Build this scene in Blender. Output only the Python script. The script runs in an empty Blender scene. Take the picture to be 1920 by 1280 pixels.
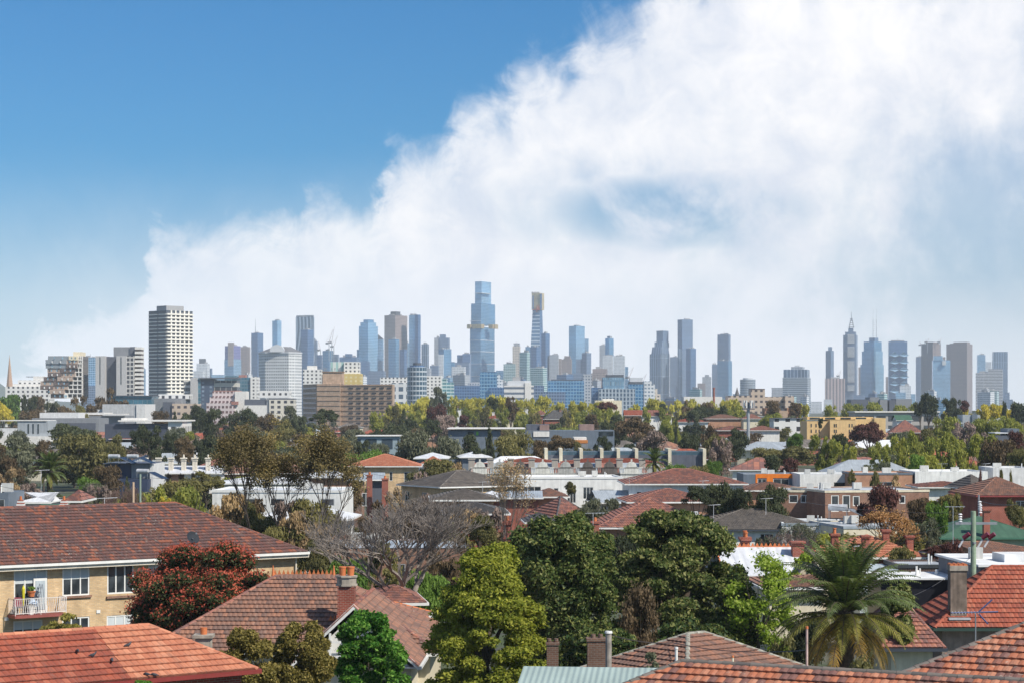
import bpy, math, random
import numpy as np
from mathutils import Vector, Matrix
from math import sin, cos, tan, pi, radians as R, sqrt, atan2
random.seed(7); RNG = np.random.default_rng(7)
sc = bpy.context.scene; COL = sc.collection
# ---------------------------------------------------------------- camera, sky, sun
CAMH, F, HY = 15.0, 4000.0, 762.0
cam = bpy.data.objects.new('camera', bpy.data.cameras.new('camera')); COL.objects.link(cam); sc.camera = cam
cam.location = (0, 0, CAMH); cam.rotation_euler = (R(90), 0, 0)
cam.data.lens = 75.0; cam.data.sensor_width = 36.0; cam.data.shift_y = (HY-640)/1920
cam.data.clip_start = 1.0; cam.data.clip_end = 60000
SUN_EL, SUN_AZ = R(46), R(128)        # azimuth measured from the view direction towards the right
sc.view_settings.view_transform = 'Standard'; sc.view_settings.look = 'None'
sc.view_settings.exposure = 0.36; sc.view_settings.gamma = 1.0
sc.render.engine = 'CYCLES'
sc.cycles.use_denoising = True
sc.cycles.max_bounces = 6; sc.cycles.diffuse_bounces = 2; sc.cycles.glossy_bounces = 2; sc.cycles.transmission_bounces = 2
sc.cycles.volume_bounces = 0; sc.cycles.transparent_max_bounces = 8
sdir = Vector((sin(SUN_AZ)*cos(SUN_EL), cos(SUN_AZ)*cos(SUN_EL), sin(SUN_EL)))
sl = bpy.data.lights.new('sun', 'SUN'); sl.energy = 4.7; sl.angle = R(1.0); sl.color = (1, 0.925, 0.80)
so = bpy.data.objects.new('sun', sl); COL.objects.link(so); so.rotation_euler = sdir.to_track_quat('Z', 'Y').to_euler()

class NT:
    """small node-tree writer"""
    def __init__(s, tree): s.t = tree; s.n = tree.nodes; s.l = tree.links
    def put(s, sock, v):
        if isinstance(v, bpy.types.NodeSocket): s.l.new(v, sock)
        elif v is not None:
            if isinstance(v, (tuple, list)) and sock.type == 'RGBA' and len(v) == 3: v = (*v, 1)
            sock.default_value = v
    def node(s, typ, ins=None, out=0, **kw):
        n = s.n.new(typ)
        for k, v in kw.items(): setattr(n, k, v)
        for k, v in (ins or {}).items(): s.put(n.inputs[k], v)
        return n.outputs[out] if out is not None else n
    def m(s, op, a, b=None, c=None, clamp=False):
        n = s.n.new('ShaderNodeMath'); n.operation = op; n.use_clamp = clamp
        for i, v in enumerate((a, b, c)):
            if v is not None: s.put(n.inputs[i], v)
        return n.outputs[0]
    def mix(s, f, a, b, typ='MIX'):
        n = s.n.new('ShaderNodeMix'); n.data_type = 'RGBA'; n.blend_type = typ
        s.put(n.inputs[0], f); s.put(n.inputs[6], a); s.put(n.inputs[7], b); return n.outputs[2]
    def rng(s, v, a, b, c=0.0, d=1.0, smooth=True):
        n = s.n.new('ShaderNodeMapRange'); n.interpolation_type = 'SMOOTHSTEP' if smooth else 'LINEAR'
        for i, x in enumerate((v, a, b, c, d)): s.put(n.inputs[i], x)
        return n.outputs[0]
    def noise(s, vec, scale, detail=3, rough=.55, out=0, **kw):
        return s.node('ShaderNodeTexNoise', {'Vector': vec, 'Scale': scale, 'Detail': detail, 'Roughness': rough}, out, **kw)
    def xyz(s, v):
        n = s.n.new('ShaderNodeSeparateXYZ'); s.put(n.inputs[0], v); return n.outputs
    def vec(s, x, y, z=0.0): return s.node('ShaderNodeCombineXYZ', {0: x, 1: y, 2: z})
    def curve(s, v, pts):
        n = s.n.new('ShaderNodeFloatCurve'); s.put(n.inputs['Value'], v); c = n.mapping.curves[0]
        while len(c.points) < len(pts): c.points.new(0.5, 0.5)
        for p, q in zip(c.points, pts): p.location = q; p.handle_type = 'AUTO'
        n.mapping.update(); return n.outputs[0]

world = bpy.data.worlds.new('World'); sc.world = world; world.use_nodes = True
w = NT(world.node_tree); w.n.clear()
sky = w.node('ShaderNodeTexSky', sky_type='NISHITA', sun_disc=False, sun_elevation=SUN_EL, sun_rotation=SUN_AZ,
             altitude=0, air_density=1.0, dust_density=0.6, ozone_density=2.5)
sky = w.mix(1.0, sky, (0.17, 0.70, 1.12), 'MULTIPLY')
d = w.node('ShaderNodeTexCoord', out=0)
dx, dy, dz = w.xyz(d)
dys = w.m('MAXIMUM', dy, 0.05)
u = w.m('DIVIDE', dx, dys); v = w.m('DIVIDE', dz, dys)
s_ = w.m('ADD', w.m('MULTIPLY', u, 4000/1920), 0.5)               # 0..1 across the view
t_ = w.m('SUBTRACT', HY/1280, w.m('MULTIPLY', v, 4000/1280))      # 0..1 down the view
p2 = w.vec(s_, w.m('MULTIPLY', t_, 0.667))
rot = w.node('ShaderNodeMapping', {'Vector': p2, 'Rotation': (0, 0, R(52)), 'Scale': (1.0, 0.45, 1)})
n1 = w.node('ShaderNodeTexNoise', {'Vector': p2, 'Scale': 6.5, 'Detail': 10, 'Roughness': .6, 'Distortion': .5}); n2 = w.node('ShaderNodeTexNoise', {'Vector': w.node('ShaderNodeMapping', {'Vector': p2, 'Location': (3.1, 7.7, 0)}), 'Scale': 22, 'Detail': 9, 'Roughness': .62, 'Distortion': .6})
n0 = w.noise(w.node('ShaderNodeMapping', {'Vector': p2, 'Location': (1.7, 2.2, 0)}), 2.6, 7, .6)
nst = w.noise(rot, 16, 8, .62)
ws = w.m('ADD', s_, w.m('MULTIPLY', w.m('SUBTRACT', n2, .5), 0.05))
EDGE = [(-960, 800), (-100, 700), (40, 620), (110, 565), (200, 530), (262, 495), (272, 440), (290, 402), (340, 390), (430, 390), (500, 408), (550, 388), (600, 368), (650, 388), (692, 385), (715, 320), (750, 268), (830, 252), (860, 208),
        (940, 182), (985, 138), (1065, 105), (1090, 68), (1180, 22), (1240, -20), (1500, -220), (2880, -400)]   # upper edge of the cloud bank
bnd = w.curve(w.m('MULTIPLY_ADD', ws, 0.5, 0.25, clamp=True), [(0.25+x/3840, (y/1280+.4)/1.4) for x, y in EDGE])
dist = w.m('SUBTRACT', t_, w.m('MULTIPLY_ADD', bnd, 1.4, -0.4))
dist = w.m('ADD', dist, w.m('MULTIPLY', w.m('SUBTRACT', n1, .5), 0.19))
dist = w.m('ADD', dist, w.m('MULTIPLY', w.m('SUBTRACT', n2, .5), 0.10))
dist = w.m('ADD', dist, w.m('MULTIPLY', w.m('SUBTRACT', nst, .5), 0.05))
cov = w.rng(dist, -0.035, 0.07)
cov = w.m('MULTIPLY', cov, w.m('ADD', w.rng(dist, 0.0, 0.22, 0.86, 1.0), 0))
def blob(cx, cy, rx, ry):
    a = w.m('DIVIDE', w.m('SUBTRACT', s_, cx), rx); b = w.m('DIVIDE', w.m('SUBTRACT', t_, cy), ry)
    return w.rng(w.m('ADD', w.m('MULTIPLY', a, a), w.m('MULTIPLY', b, b)), 0.0, 1.6, 1.0, 0.0)
mot = w.m('ADD', w.m('MULTIPLY', n0, .75), w.m('MULTIPLY', nst, .25))
hole = w.m('MAXIMUM', blob(0.66, 0.30, 0.17, 0.085), w.m('MULTIPLY', blob(0.95, 0.30, 0.16, 0.26), .8))
hole = w.m('MAXIMUM', hole, w.m('MULTIPLY', blob(1.0, 0.02, 0.22, 0.22), .85))
hole = w.m('MAXIMUM', hole, w.rng(s_, .5, .8, 0, .5))
thin = w.m('MULTIPLY', hole, w.rng(mot, 0.43, 0.60, 0.0, 0.72))
thin = w.m('MAXIMUM', thin, w.m('MULTIPLY', w.m('MULTIPLY', blob(0.66, 0.31, 0.13, 0.055), w.rng(n1, .3, .55)), 0.80))
cov = w.m('MULTIPLY', cov, w.m('SUBTRACT', 1.0, thin))
low = w.rng(w.m('ADD', t_, w.m('MULTIPLY', n1, .08)), 0.24, 0.62, 0.0, 0.85)
low = w.m('MULTIPLY', low, w.rng(s_, -0.05, 0.16, 0.62, 1.0))
cov = w.m('MAXIMUM', cov, low)
# the rest of the sky dome: broken cloud
dn = w.rng(w.noise(d, 2.6, 8, .58), 0.46, 0.66, 0.0, 0.75)
front = w.rng(dy, 0.75, 0.93)
cov = w.m('ADD', w.m('MULTIPLY', cov, front), w.m('MULTIPLY', dn, w.m('SUBTRACT', 1.0, front)))
shade = w.m('ADD', w.m('MULTIPLY', n2, 0.30), w.m('ADD', w.m('MULTIPLY', n1, 0.5), w.m('MULTIPLY', nst, 0.25)))
white = w.mix(w.rng(shade, 0.36, 0.66), (0.66, 0.70, 0.79), (0.93, 0.915, 0.915))
white = w.mix(w.rng(t_, 0.30, 0.52), white, (0.86, 0.885, 0.94))
bg1 = w.node('ShaderNodeBackground', {'Color': sky, 'Strength': 0.072})
bg2 = w.node('ShaderNodeBackground', {'Color': white, 'Strength': 0.95})
mx = w.node('ShaderNodeMixShader', {0: cov, 1: bg1, 2: bg2})
w.node('ShaderNodeOutputWorld', {'Surface': mx}, None)

# ---------------------------------------------------------------- helpers
def P(px, py, D): return Vector(((px-960)/F*D, D, CAMH-(py-HY)/F*D))
def PZ(px, py, z):
    D = (CAMH-z)*F/(py-HY); return Vector(((px-960)/F*D, D, z))
def tag(o, label=None, cat=None, group=None, kind=None):
    if label: o['label'] = label
    if cat: o['category'] = cat
    if group: o['group'] = group
    if kind: o['kind'] = kind
    return o
def empty(name, loc, rz=0, label=None, cat=None, group=None, parent=None):
    o = bpy.data.objects.new(name, None); COL.objects.link(o); o.location = loc; o.rotation_euler = (0, 0, rz)
    o.empty_display_size = 1
    if parent: o.parent = parent
    return tag(o, label, cat, group)
def link(name, me, parent=None, loc=None, rz=0):
    o = bpy.data.objects.new(name, me); COL.objects.link(o)
    if parent is not None: o.parent = parent
    if loc is not None: o.location = loc
    if rz: o.rotation_euler = (0, 0, rz)
    return o
class MB:
    """mesh collector: every method adds faces, build() links ONE object"""
    def __init__(s): s.v = []; s.f = []; s.uv = []; s.mi = []; s.sm = []
    def face(s, pts, mi=0, uv=None, smooth=False):
        pts = [Vector(p) for p in pts]; i = len(s.v); s.v += pts; s.f.append(tuple(range(i, i+len(pts)))); s.mi.append(mi); s.sm.append(smooth)
        if uv is None:
            n = (pts[1]-pts[0]).cross(pts[2]-pts[0])
            n = n.normalized() if n.length > 1e-9 else Vector((0, 0, 1))
            t = Vector((0, 0, 1)).cross(n)
            t = t.normalized() if t.length > 1e-3 else Vector((1, 0, 0))
            b = n.cross(t); uv = [(p.dot(t), p.dot(b)) for p in pts]
        s.uv += uv
    def box(s, c, size, rz=0, mi=0, bottom=False, pivot=None):
        """c = centre of the base, size = (sx, sy, sz)"""
        x, y, z = size[0]/2, size[1]/2, size[2]; M = Matrix.Rotation(rz, 3, 'Z'); c = Vector(c)
        q = [M@Vector(k)+c for k in ((-x,-y,0),(x,-y,0),(x,y,0),(-x,y,0),(-x,-y,z),(x,-y,z),(x,y,z),(-x,y,z))]
        for a in ((0,1,5,4),(1,2,6,5),(2,3,7,6),(3,0,4,7),(4,5,6,7))+(((3,2,1,0),) if bottom else ()): s.face([q[k] for k in a], mi)
    def bx(s, x0, x1, y0, y1, z0, z1, mi=0): s.box(((x0+x1)/2, (y0+y1)/2, z0), (x1-x0, y1-y0, z1-z0), 0, mi, True)
    def prism(s, pts, z0, z1, mi=0, top=True):
        n = len(pts)
        for i in range(n):
            a, b = pts[i], pts[(i+1) % n]; s.face([(a[0],a[1],z0),(b[0],b[1],z0),(b[0],b[1],z1),(a[0],a[1],z1)], mi)
        if top: s.face([(p[0],p[1],z1) for p in pts], mi)
    def cyl(s, c, r0, h, r1=None, n=12, mi=0, cap=True, smooth=True):
        r1 = r0 if r1 is None else r1; c = Vector(c)
        a = [c+Vector((r0*cos(2*pi*k/n), r0*sin(2*pi*k/n), 0)) for k in range(n)]
        b = [c+Vector((r1*cos(2*pi*k/n), r1*sin(2*pi*k/n), h)) for k in range(n)]
        for k in range(n): s.face([a[k], a[(k+1)%n], b[(k+1)%n], b[k]], mi, smooth=smooth)
        if cap: s.face(b, mi)
    def tube(s, p, q, r0, r1=None, n=6, mi=0, cap=False):
        r1 = r0 if r1 is None else r1; p = Vector(p); q = Vector(q); d = q-p
        if d.length < 1e-6: return
        d.normalize(); e = d.orthogonal().normalized(); g = d.cross(e)
        a = [p+(e*cos(2*pi*k/n)+g*sin(2*pi*k/n))*r0 for k in range(n)]; b = [q+(e*cos(2*pi*k/n)+g*sin(2*pi*k/n))*r1 for k in range(n)]
        for k in range(n): s.face([a[k], a[(k+1)%n], b[(k+1)%n], b[k]], mi, smooth=True)
        if cap: s.face(b, mi); s.face(a[::-1], mi)
    def build(s, name, mats, parent=None, loc=None, rz=0, off=None):
        me = bpy.data.meshes.new(name)
        V = np.array([tuple(p) for p in s.v], dtype=np.float32).reshape(-1, 3)
        if off is not None: V = V-np.array(tuple(off), dtype=np.float32)
        cnt = np.array([len(f) for f in s.f], dtype=np.int32); me.vertices.add(len(V)); me.vertices.foreach_set('co', V.ravel())
        tot = int(cnt.sum()); me.loops.add(tot); me.loops.foreach_set('vertex_index', np.arange(tot, dtype=np.int32))
        me.polygons.add(len(cnt)); st = np.concatenate(([0], np.cumsum(cnt)[:-1])).astype(np.int32)
        me.polygons.foreach_set('loop_start', st); me.polygons.foreach_set('loop_total', cnt)
        me.polygons.foreach_set('material_index', np.array(s.mi, dtype=np.int32)); me.polygons.foreach_set('use_smooth', np.array(s.sm, dtype=bool))
        uvl = me.uv_layers.new(name='UVMap'); uvl.data.foreach_set('uv', np.array(s.uv, dtype=np.float32).ravel())
        for m_ in (mats if isinstance(mats, (list, tuple)) else [mats]): me.materials.append(m_)
        me.update(calc_edges=True)
        return link(name, me, parent, loc, rz)

# ---------------------------------------------------------------- materials
MAT = {}
def newmat(name):
    m_ = bpy.data.materials.new(name); m_.use_nodes = True; t = NT(m_.node_tree); t.n.clear(); return m_, t
def finish(t, col, rough=.7, metal=0.0, bump=None, bs=.3, bd=.02, spec=.5, emit=None):
    ins = {'Base Color': col, 'Roughness': rough, 'Metallic': metal, 'Specular IOR Level': spec}
    if bump is not None: ins['Normal'] = t.node('ShaderNodeBump', {'Height': bump, 'Strength': bs, 'Distance': bd})
    b = t.node('ShaderNodeBsdfPrincipled', ins); t.node('ShaderNodeOutputMaterial', {'Surface': b}, None)
def plain(name, col=(.5,.5,.5), rough=.65, metal=0.0, var=.18, scale=1.2, spec=.4, streak=True):
    """painted, rendered or metal surface with weathering"""
    if name in MAT: return MAT[name]
    m_, t = newmat(name); o = t.node('ShaderNodeTexCoord', out=3); uv = t.node('ShaderNodeTexCoord', out=2)
    n = t.noise(o, scale, 5, .6); st = t.noise(t.node('ShaderNodeMapping', {'Vector': uv, 'Scale': (1.6, .12, 1)}), 2.2, 4, .6)
    f = t.m('MULTIPLY', n, st) if streak else t.m('MULTIPLY', n, n)
    k = t.rng(f, .14, .38, 1-var, 1+var*.5, False)
    c = t.mix(1.0, col, t.vec(k, k, k), 'MULTIPLY')
    finish(t, c, rough, metal, n, .15, .01, spec); MAT[name] = m_; return m_
def facade(name, wall, glass, fh=3.4, bw=3.0, ww=.7, wh=.6, metal=.55, grough=.22, var=.35, hstripe=0.0, off=(0, 0), wallvar=.12):
    """storeys fh high and bays bw wide from the metre UVs: window openings of ratio ww x wh in a wall"""
    if name in MAT: return MAT[name]
    m_, t = newmat(name); uv = t.node('ShaderNodeTexCoord', out=2); ux, uy, _ = t.xyz(uv)
    a = t.m('ADD', t.m('DIVIDE', ux, bw), 500.37+off[0]); b = t.m('ADD', t.m('DIVIDE', uy, fh), 500.0+off[1])
    fa = t.m('FRACT', a); fb = t.m('FRACT', b)
    wa = t.m('LESS_THAN', t.m('ABSOLUTE', t.m('SUBTRACT', fa, .5)), ww/2); wb = t.m('LESS_THAN', t.m('ABSOLUTE', t.m('SUBTRACT', fb, .5)), wh/2)
    win = t.m('MULTIPLY', wa, wb)
    cell = t.vec(t.m('FLOOR', a), t.m('FLOOR', b)); wn = t.node('ShaderNodeTexWhiteNoise', {'Vector': cell}, noise_dimensions='2D')
    o = t.node('ShaderNodeTexCoord', out=3); big = t.noise(o, .018, 3, .5)
    k = t.m('ADD', t.m('MULTIPLY', wn, var), t.rng(big, .35, .65, 1-var*.9, 1.0+var*.2)); g = t.mix(1.0, glass, t.vec(k, k, k), 'MULTIPLY')
    kw = t.rng(t.noise(o, .12, 4, .6), .3, .7, 1-wallvar, 1+wallvar*.5, False); wc = t.mix(1.0, wall, t.vec(kw, kw, kw), 'MULTIPLY')
    nz = t.xyz(t.node('ShaderNodeNewGeometry', out=1))[2]; flat = t.m('GREATER_THAN', nz, .6); win = t.m('MULTIPLY', win, t.m('SUBTRACT', 1, flat))
    c = t.mix(win, wc, g)
    finish(t, c, t.m('ADD', t.m('MULTIPLY', win, grough-.6), .6), t.m('MULTIPLY', win, metal), win, .4, -.15); MAT[name] = m_; return m_
def tiles(name, c1, c2, c3, lichen=(.42, .42, .36), lf=.5, grime=.3, mix2=.5):
    """terracotta / cement roof tiles, UVs in tile units"""
    if name in MAT: return MAT[name]
    m_, t = newmat(name); uv = t.node('ShaderNodeTexCoord', out=2); ux, uy, _ = t.xyz(uv); o = t.node('ShaderNodeTexCoord', out=3)
    cell = t.vec(t.m('FLOOR', ux), t.m('FLOOR', t.m('ADD', uy, .001))); wn = t.node('ShaderNodeTexWhiteNoise', {'Vector': cell}, noise_dimensions='2D')
    wn2 = t.node('ShaderNodeTexWhiteNoise', {'Vector': t.node('ShaderNodeVectorMath', {0: cell, 1: (13.3, 5.1, 0)}, operation='ADD')}, noise_dimensions='2D')
    big = t.noise(o, .45, 3, .55)
    sel = t.rng(t.m('ADD', wn, t.m('MULTIPLY', t.m('SUBTRACT', big, .5), 1.6)), mix2-.12, mix2+.12)
    c = t.mix(sel, c1, c2); c = t.mix(t.rng(wn2, .72, .86), c, c3)
    fx = t.m('FRACT', ux); seam = t.rng(t.m('ABSOLUTE', t.m('SUBTRACT', fx, .5)), .36, .5, 0, 1); c = t.mix(t.m('MULTIPLY', seam, .45), c, t.mix(1.0, c, (.35, .3, .28), 'MULTIPLY'))
    fy = t.m('FRACT', uy); lap_shade = t.rng(fy, .0, .22, 1, 0); c = t.mix(t.m('MULTIPLY', lap_shade, .33), c, (.05,.038,.034))  # dark strip along each course: shadow under the lap put into the colour
    gr = t.noise(o, 3.2, 6, .7); c = t.mix(t.rng(gr, .45, .75, 0, grime), c, (.09, .075, .07))
    st = t.noise(t.node('ShaderNodeMapping', {'Vector': uv, 'Scale': (.9, .07, 1)}), 1.0, 5, .65); c = t.mix(t.rng(st, .50, .72, 0, .45), c, (.10,.085,.075)); c = t.mix(t.rng(st, .28, .44, .25, 0), c, (.40,.33,.28))
    li = t.noise(o, 5.5, 6, .75); patch = t.noise(o, .35, 2, .5)
    lm = t.m('MULTIPLY', t.rng(li, .56, .66), t.rng(patch, .47, .62, .12, 1)); c = t.mix(t.m('MULTIPLY', lm, lf), c, lichen)
    finish(t, c, .78, 0, t.m('ADD', gr, t.m('MULTIPLY', seam, -.6)), .35, .02, .3); MAT[name] = m_; return m_
def brick(name, c1, c2, mortar, scale=1.0, rough=.85):
    if name in MAT: return MAT[name]
    m_, t = newmat(name); uv = t.node('ShaderNodeTexCoord', out=2); o = t.node('ShaderNodeTexCoord', out=3)
    bn = t.node('ShaderNodeTexBrick', {'Vector': uv, 'Color1': c1, 'Color2': c2, 'Mortar': mortar, 'Scale': 1/scale, 'Mortar Size': .012, 'Brick Width': .24, 'Row Height': .086, 'Bias': 0.0}, None)
    k = t.rng(t.noise(o, .6, 5, .6), .3, .7, .70, 1.12, False); k2 = t.rng(t.noise(t.node('ShaderNodeMapping', {'Vector': uv, 'Scale': (1, .15, 1)}), 1.5, 4), .35, .7, .85, 1.05, False)
    kk = t.m('MULTIPLY', k, k2); c = t.mix(1.0, bn.outputs[0], t.vec(kk, kk, kk), 'MULTIPLY')
    finish(t, c, rough, 0, bn.outputs[1], .4, -.01, .25); MAT[name] = m_; return m_
def metalroof(name, col=(.5,.5,.5), pitch=.2, rough=.4, metal=.0, dirt=.25):
    if name in MAT: return MAT[name]
    m_, t = newmat(name); uv = t.node('ShaderNodeTexCoord', out=2); o = t.node('ShaderNodeTexCoord', out=3); ux, uy, _ = t.xyz(uv)
    wv = t.m('SINE', t.m('MULTIPLY', ux, 2*pi/pitch)); n = t.noise(o, .8, 5, .65); n2 = t.noise(t.node('ShaderNodeMapping', {'Vector': uv, 'Scale': (1.5, .1, 1)}), 3, 4)
    k = t.rng(t.m('MULTIPLY', n, n2), .15, .4, 1-dirt, 1.05, False); c = t.mix(1.0, col, t.vec(k, k, k), 'MULTIPLY')
    finish(t, c, rough, metal, wv, .5, .02, .5); MAT[name] = m_; return m_
def foliage(name, c1, c2, c3=None, trans=.3, sc_=.35, rough=.6):
    """leaf material: two greens mixed by clump noise and per plant, c3 = leaf tips"""
    if name in MAT: return MAT[name]
    m_, t = newmat(name); o = t.node('ShaderNodeTexCoord', out=3); rnd = t.node('ShaderNodeObjectInfo', out=5)
    oo = t.node('ShaderNodeVectorMath', {0: o, 1: t.vec(t.m('MULTIPLY', rnd, 37), 0, 0)}, operation='ADD')
    geo = t.node('ShaderNodeNewGeometry', out=8)    # random per island = per leaf
    a = t.m('ADD', t.m('MULTIPLY', t.m('SUBTRACT', t.noise(oo, sc_, 3, .5), .5), 1.6), t.m('ADD', t.m('MULTIPLY', geo, .55), t.m('MULTIPLY', rnd, .35)))
    c1 = tuple(k*1.45 for k in c1); c2 = tuple(k*1.38 for k in c2); c3 = c3 and tuple(k*1.2 for k in c3)
    c = t.mix(t.rng(a, .1, .8), c1, c2)
    if c3: c = t.mix(t.rng(geo, .62, .8), c, c3)
    b = t.node('ShaderNodeBsdfPrincipled', {'Base Color': c, 'Roughness': rough, 'Specular IOR Level': .12})
    tr = t.node('ShaderNodeBsdfTranslucent', {'Color': t.mix(1.0, c, (1.3, 1.35, .7), 'MULTIPLY')})
    t.node('ShaderNodeOutputMaterial', {'Surface': t.node('ShaderNodeMixShader', {0: trans, 1: b, 2: tr})}, None); MAT[name] = m_; return m_
GLASS = None
def glassmat(name='window_glass', col=(.02, .025, .03), rough=.08):
    if name in MAT: return MAT[name]
    m_, t = newmat(name); o = t.node('ShaderNodeTexCoord', out=3); n = t.noise(o, .7, 2)
    finish(t, t.mix(t.rng(n, .4, .6), col, tuple(c*2.2+.01 for c in col)), rough, 0, None, spec=.8); MAT[name] = m_; return m_
# ---------------------------------------------------------------- ground
def ground():
    m_, t = newmat('ground'); o = t.node('ShaderNodeTexCoord', out=3)
    n = t.noise(o, .04, 6, .6); n2 = t.noise(o, .6, 5, .6)
    c = t.mix(t.rng(n, .4, .6), (.05, .075, .025), (.10, .095, .08)); c = t.mix(t.rng(n2, .45, .65), c, (.06, .06, .055))
    finish(t, c, .9)
    mb = MB(); X, Y0, Y1, nx, ny = 3500, -60, 7300, 30, 60
    g = [[(-X+2*X*i/nx, Y0+(Y1-Y0)*(j/ny)**1.6, 0) for i in range(nx+1)] for j in range(ny+1)]
    for j in range(ny):
        for i in range(nx): mb.face([g[j][i], g[j][i+1], g[j+1][i+1], g[j+1][i]])
    tag(mb.build('ground', m_), kind='structure')
ground()
def hills():
    m_ = plain('hillside', (.04, .06, .04), .9); mb = MB()
    pts = [(-400, 760), (-200, 742), (-90, 735), (-30, 715), (0, 718), (14, 728), (40, 746), (120, 752), (300, 758)]
    D = 6950
    for (a, ya), (b, yb) in zip(pts[:-1], pts[1:]):
        for k in range(4):
            u0, u1 = k/4, (k+1)/4; A = P(a+(b-a)*u0, ya+(yb-ya)*u0, D); B = P(a+(b-a)*u1, ya+(yb-ya)*u1, D)
            for (s0, h0), (s1, h1) in (((-400, -.02), (0, 1)), ((0, 1), (250, -.02))):
                mb.face([(A.x, D+s0, A.z*h0), (B.x, D+s0, B.z*h0), (B.x, D+s1, B.z*h1), (A.x, D+s1, A.z*h1)], smooth=True)
    tag(mb.build('hills', m_), kind='structure')
hills()
# ---------------------------------------------------------------- skyline
fc = facade
def S():
    f = {}
    f['blue'] = fc('blue_glass', (.20,.33,.46), (.10,.30,.52), 3.6, 3.2, .86, .80, .75, .18)
    f['sky'] = fc('pale_blue_glass', (.36,.50,.62), (.20,.44,.68), 3.6, 3.0, .85, .80, .7, .18)
    f['deep'] = fc('deep_blue_glass', (.12,.20,.34), (.06,.16,.34), 3.6, 3.0, .85, .78, .6, .2)
    f['slate'] = fc('slate_glass', (.17,.23,.34), (.10,.17,.29), 3.6, 3.0, .8, .7, .5, .25)
    f['cyan'] = fc('cyan_glass', (.46,.54,.54), (.16,.36,.40), 3.2, 4.0, .9, .6, .6, .2)
    f['brown'] = fc('brown_facade', (.27,.215,.205), (.12,.12,.15), 3.8, 3.4, .55, .5, .3, .3)
    f['rose'] = fc('rose_glass', (.34,.27,.25), (.30,.24,.24), 3.4, 3.0, .7, .7, .6, .22)
    f['grey'] = fc('grey_concrete_grid', (.38,.40,.44), (.14,.18,.24), 3.4, 3.2, .55, .5, .3)
    f['white'] = fc('white_concrete_grid', (.60,.62,.65), (.20,.26,.33), 3.4, 3.2, .6, .45, .3)
    f['cream'] = fc('cream_concrete_grid', (.58,.52,.46), (.14,.14,.16), 3.3, 3.6, .45, .45, .3)
    f['bandw'] = fc('white_banded_facade', (.58,.58,.60), (.10,.12,.16), 3.7, 60, .99, .5, .3)
    f['bands'] = fc('grey_banded_facade', (.34,.38,.42), (.12,.16,.22), 4.0, 60, .995, .55, .5)
    f['ribs'] = fc('rose_ribbed_facade', (.46,.35,.33), (.16,.13,.14), 400, 9.0, .4, .99, .3)
    f['vert'] = fc('ribbed_blue_glass', (.36,.43,.52), (.15,.22,.33), 50, 7.5, .84, .985, .6, .22)
    f['purple'] = fc('violet_glass', (.22,.22,.42), (.16,.16,.44), 3.6, 3.0, .8, .75, .6, .2)
    f['gold'] = plain('gold_cladding', (.52,.40,.22), .35, .35)
    f['conc'] = plain('tower_concrete', (.34,.34,.35), .7)
    f['dark'] = plain('dark_plant_screen', (.07,.08,.10), .6)
    f['pale'] = plain('pale_plant_screen', (.55,.57,.60), .6)
    f['steel'] = plain('mast_steel', (.30,.32,.35), .5, .3)
    return f
ST = S()
def tower_box(mb, D, x0, xc, x1, yt, yb=None, phi=34, mi=0, taper=0.0, pitch=0):
    """box seen with its near corner at pixel xc (xc None: seen square on)"""
    zt = CAMH-(yt-HY)/F*D; zb = 0 if yb is None else CAMH-(yb-HY)/F*D
    if xc is None: phi = 7; xc = x1-(x1-x0)*.09
    ph = R(phi); a = (xc-x0)/F*D/cos(ph); b = (x1-xc)/F*D/max(.12, sin(ph)); b = max(b, a*.45)if (x1-xc) > 1.5 else a*.6
    # keep the silhouette: the far right corner must land on x1
    b = (x1-xc)/F*D/max(.05, sin(ph)) if (x1-xc) > 0 else a*.6
    o = Vector(((xc-960)/F*D, D, 0)); e = Vector((-cos(ph), sin(ph), 0)); g = Vector((sin(ph), cos(ph), 0))
    q = [o+e*a, o, o+g*b, o+g*b+e*a]; c = (q[0]+q[2])/2
    t = [c+(k-c)*(1-taper) for k in q]
    Z = lambda k, z: (k.x, k.y, z)
    for i in range(4): mb.face([Z(q[i], zb), Z(q[(i+1)%4], zb), Z(t[(i+1)%4], zt), Z(t[i], zt)], mi)
    mb.face([Z(k, zt) for k in t], mi)
    return c, a, b, zt, ph
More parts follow.
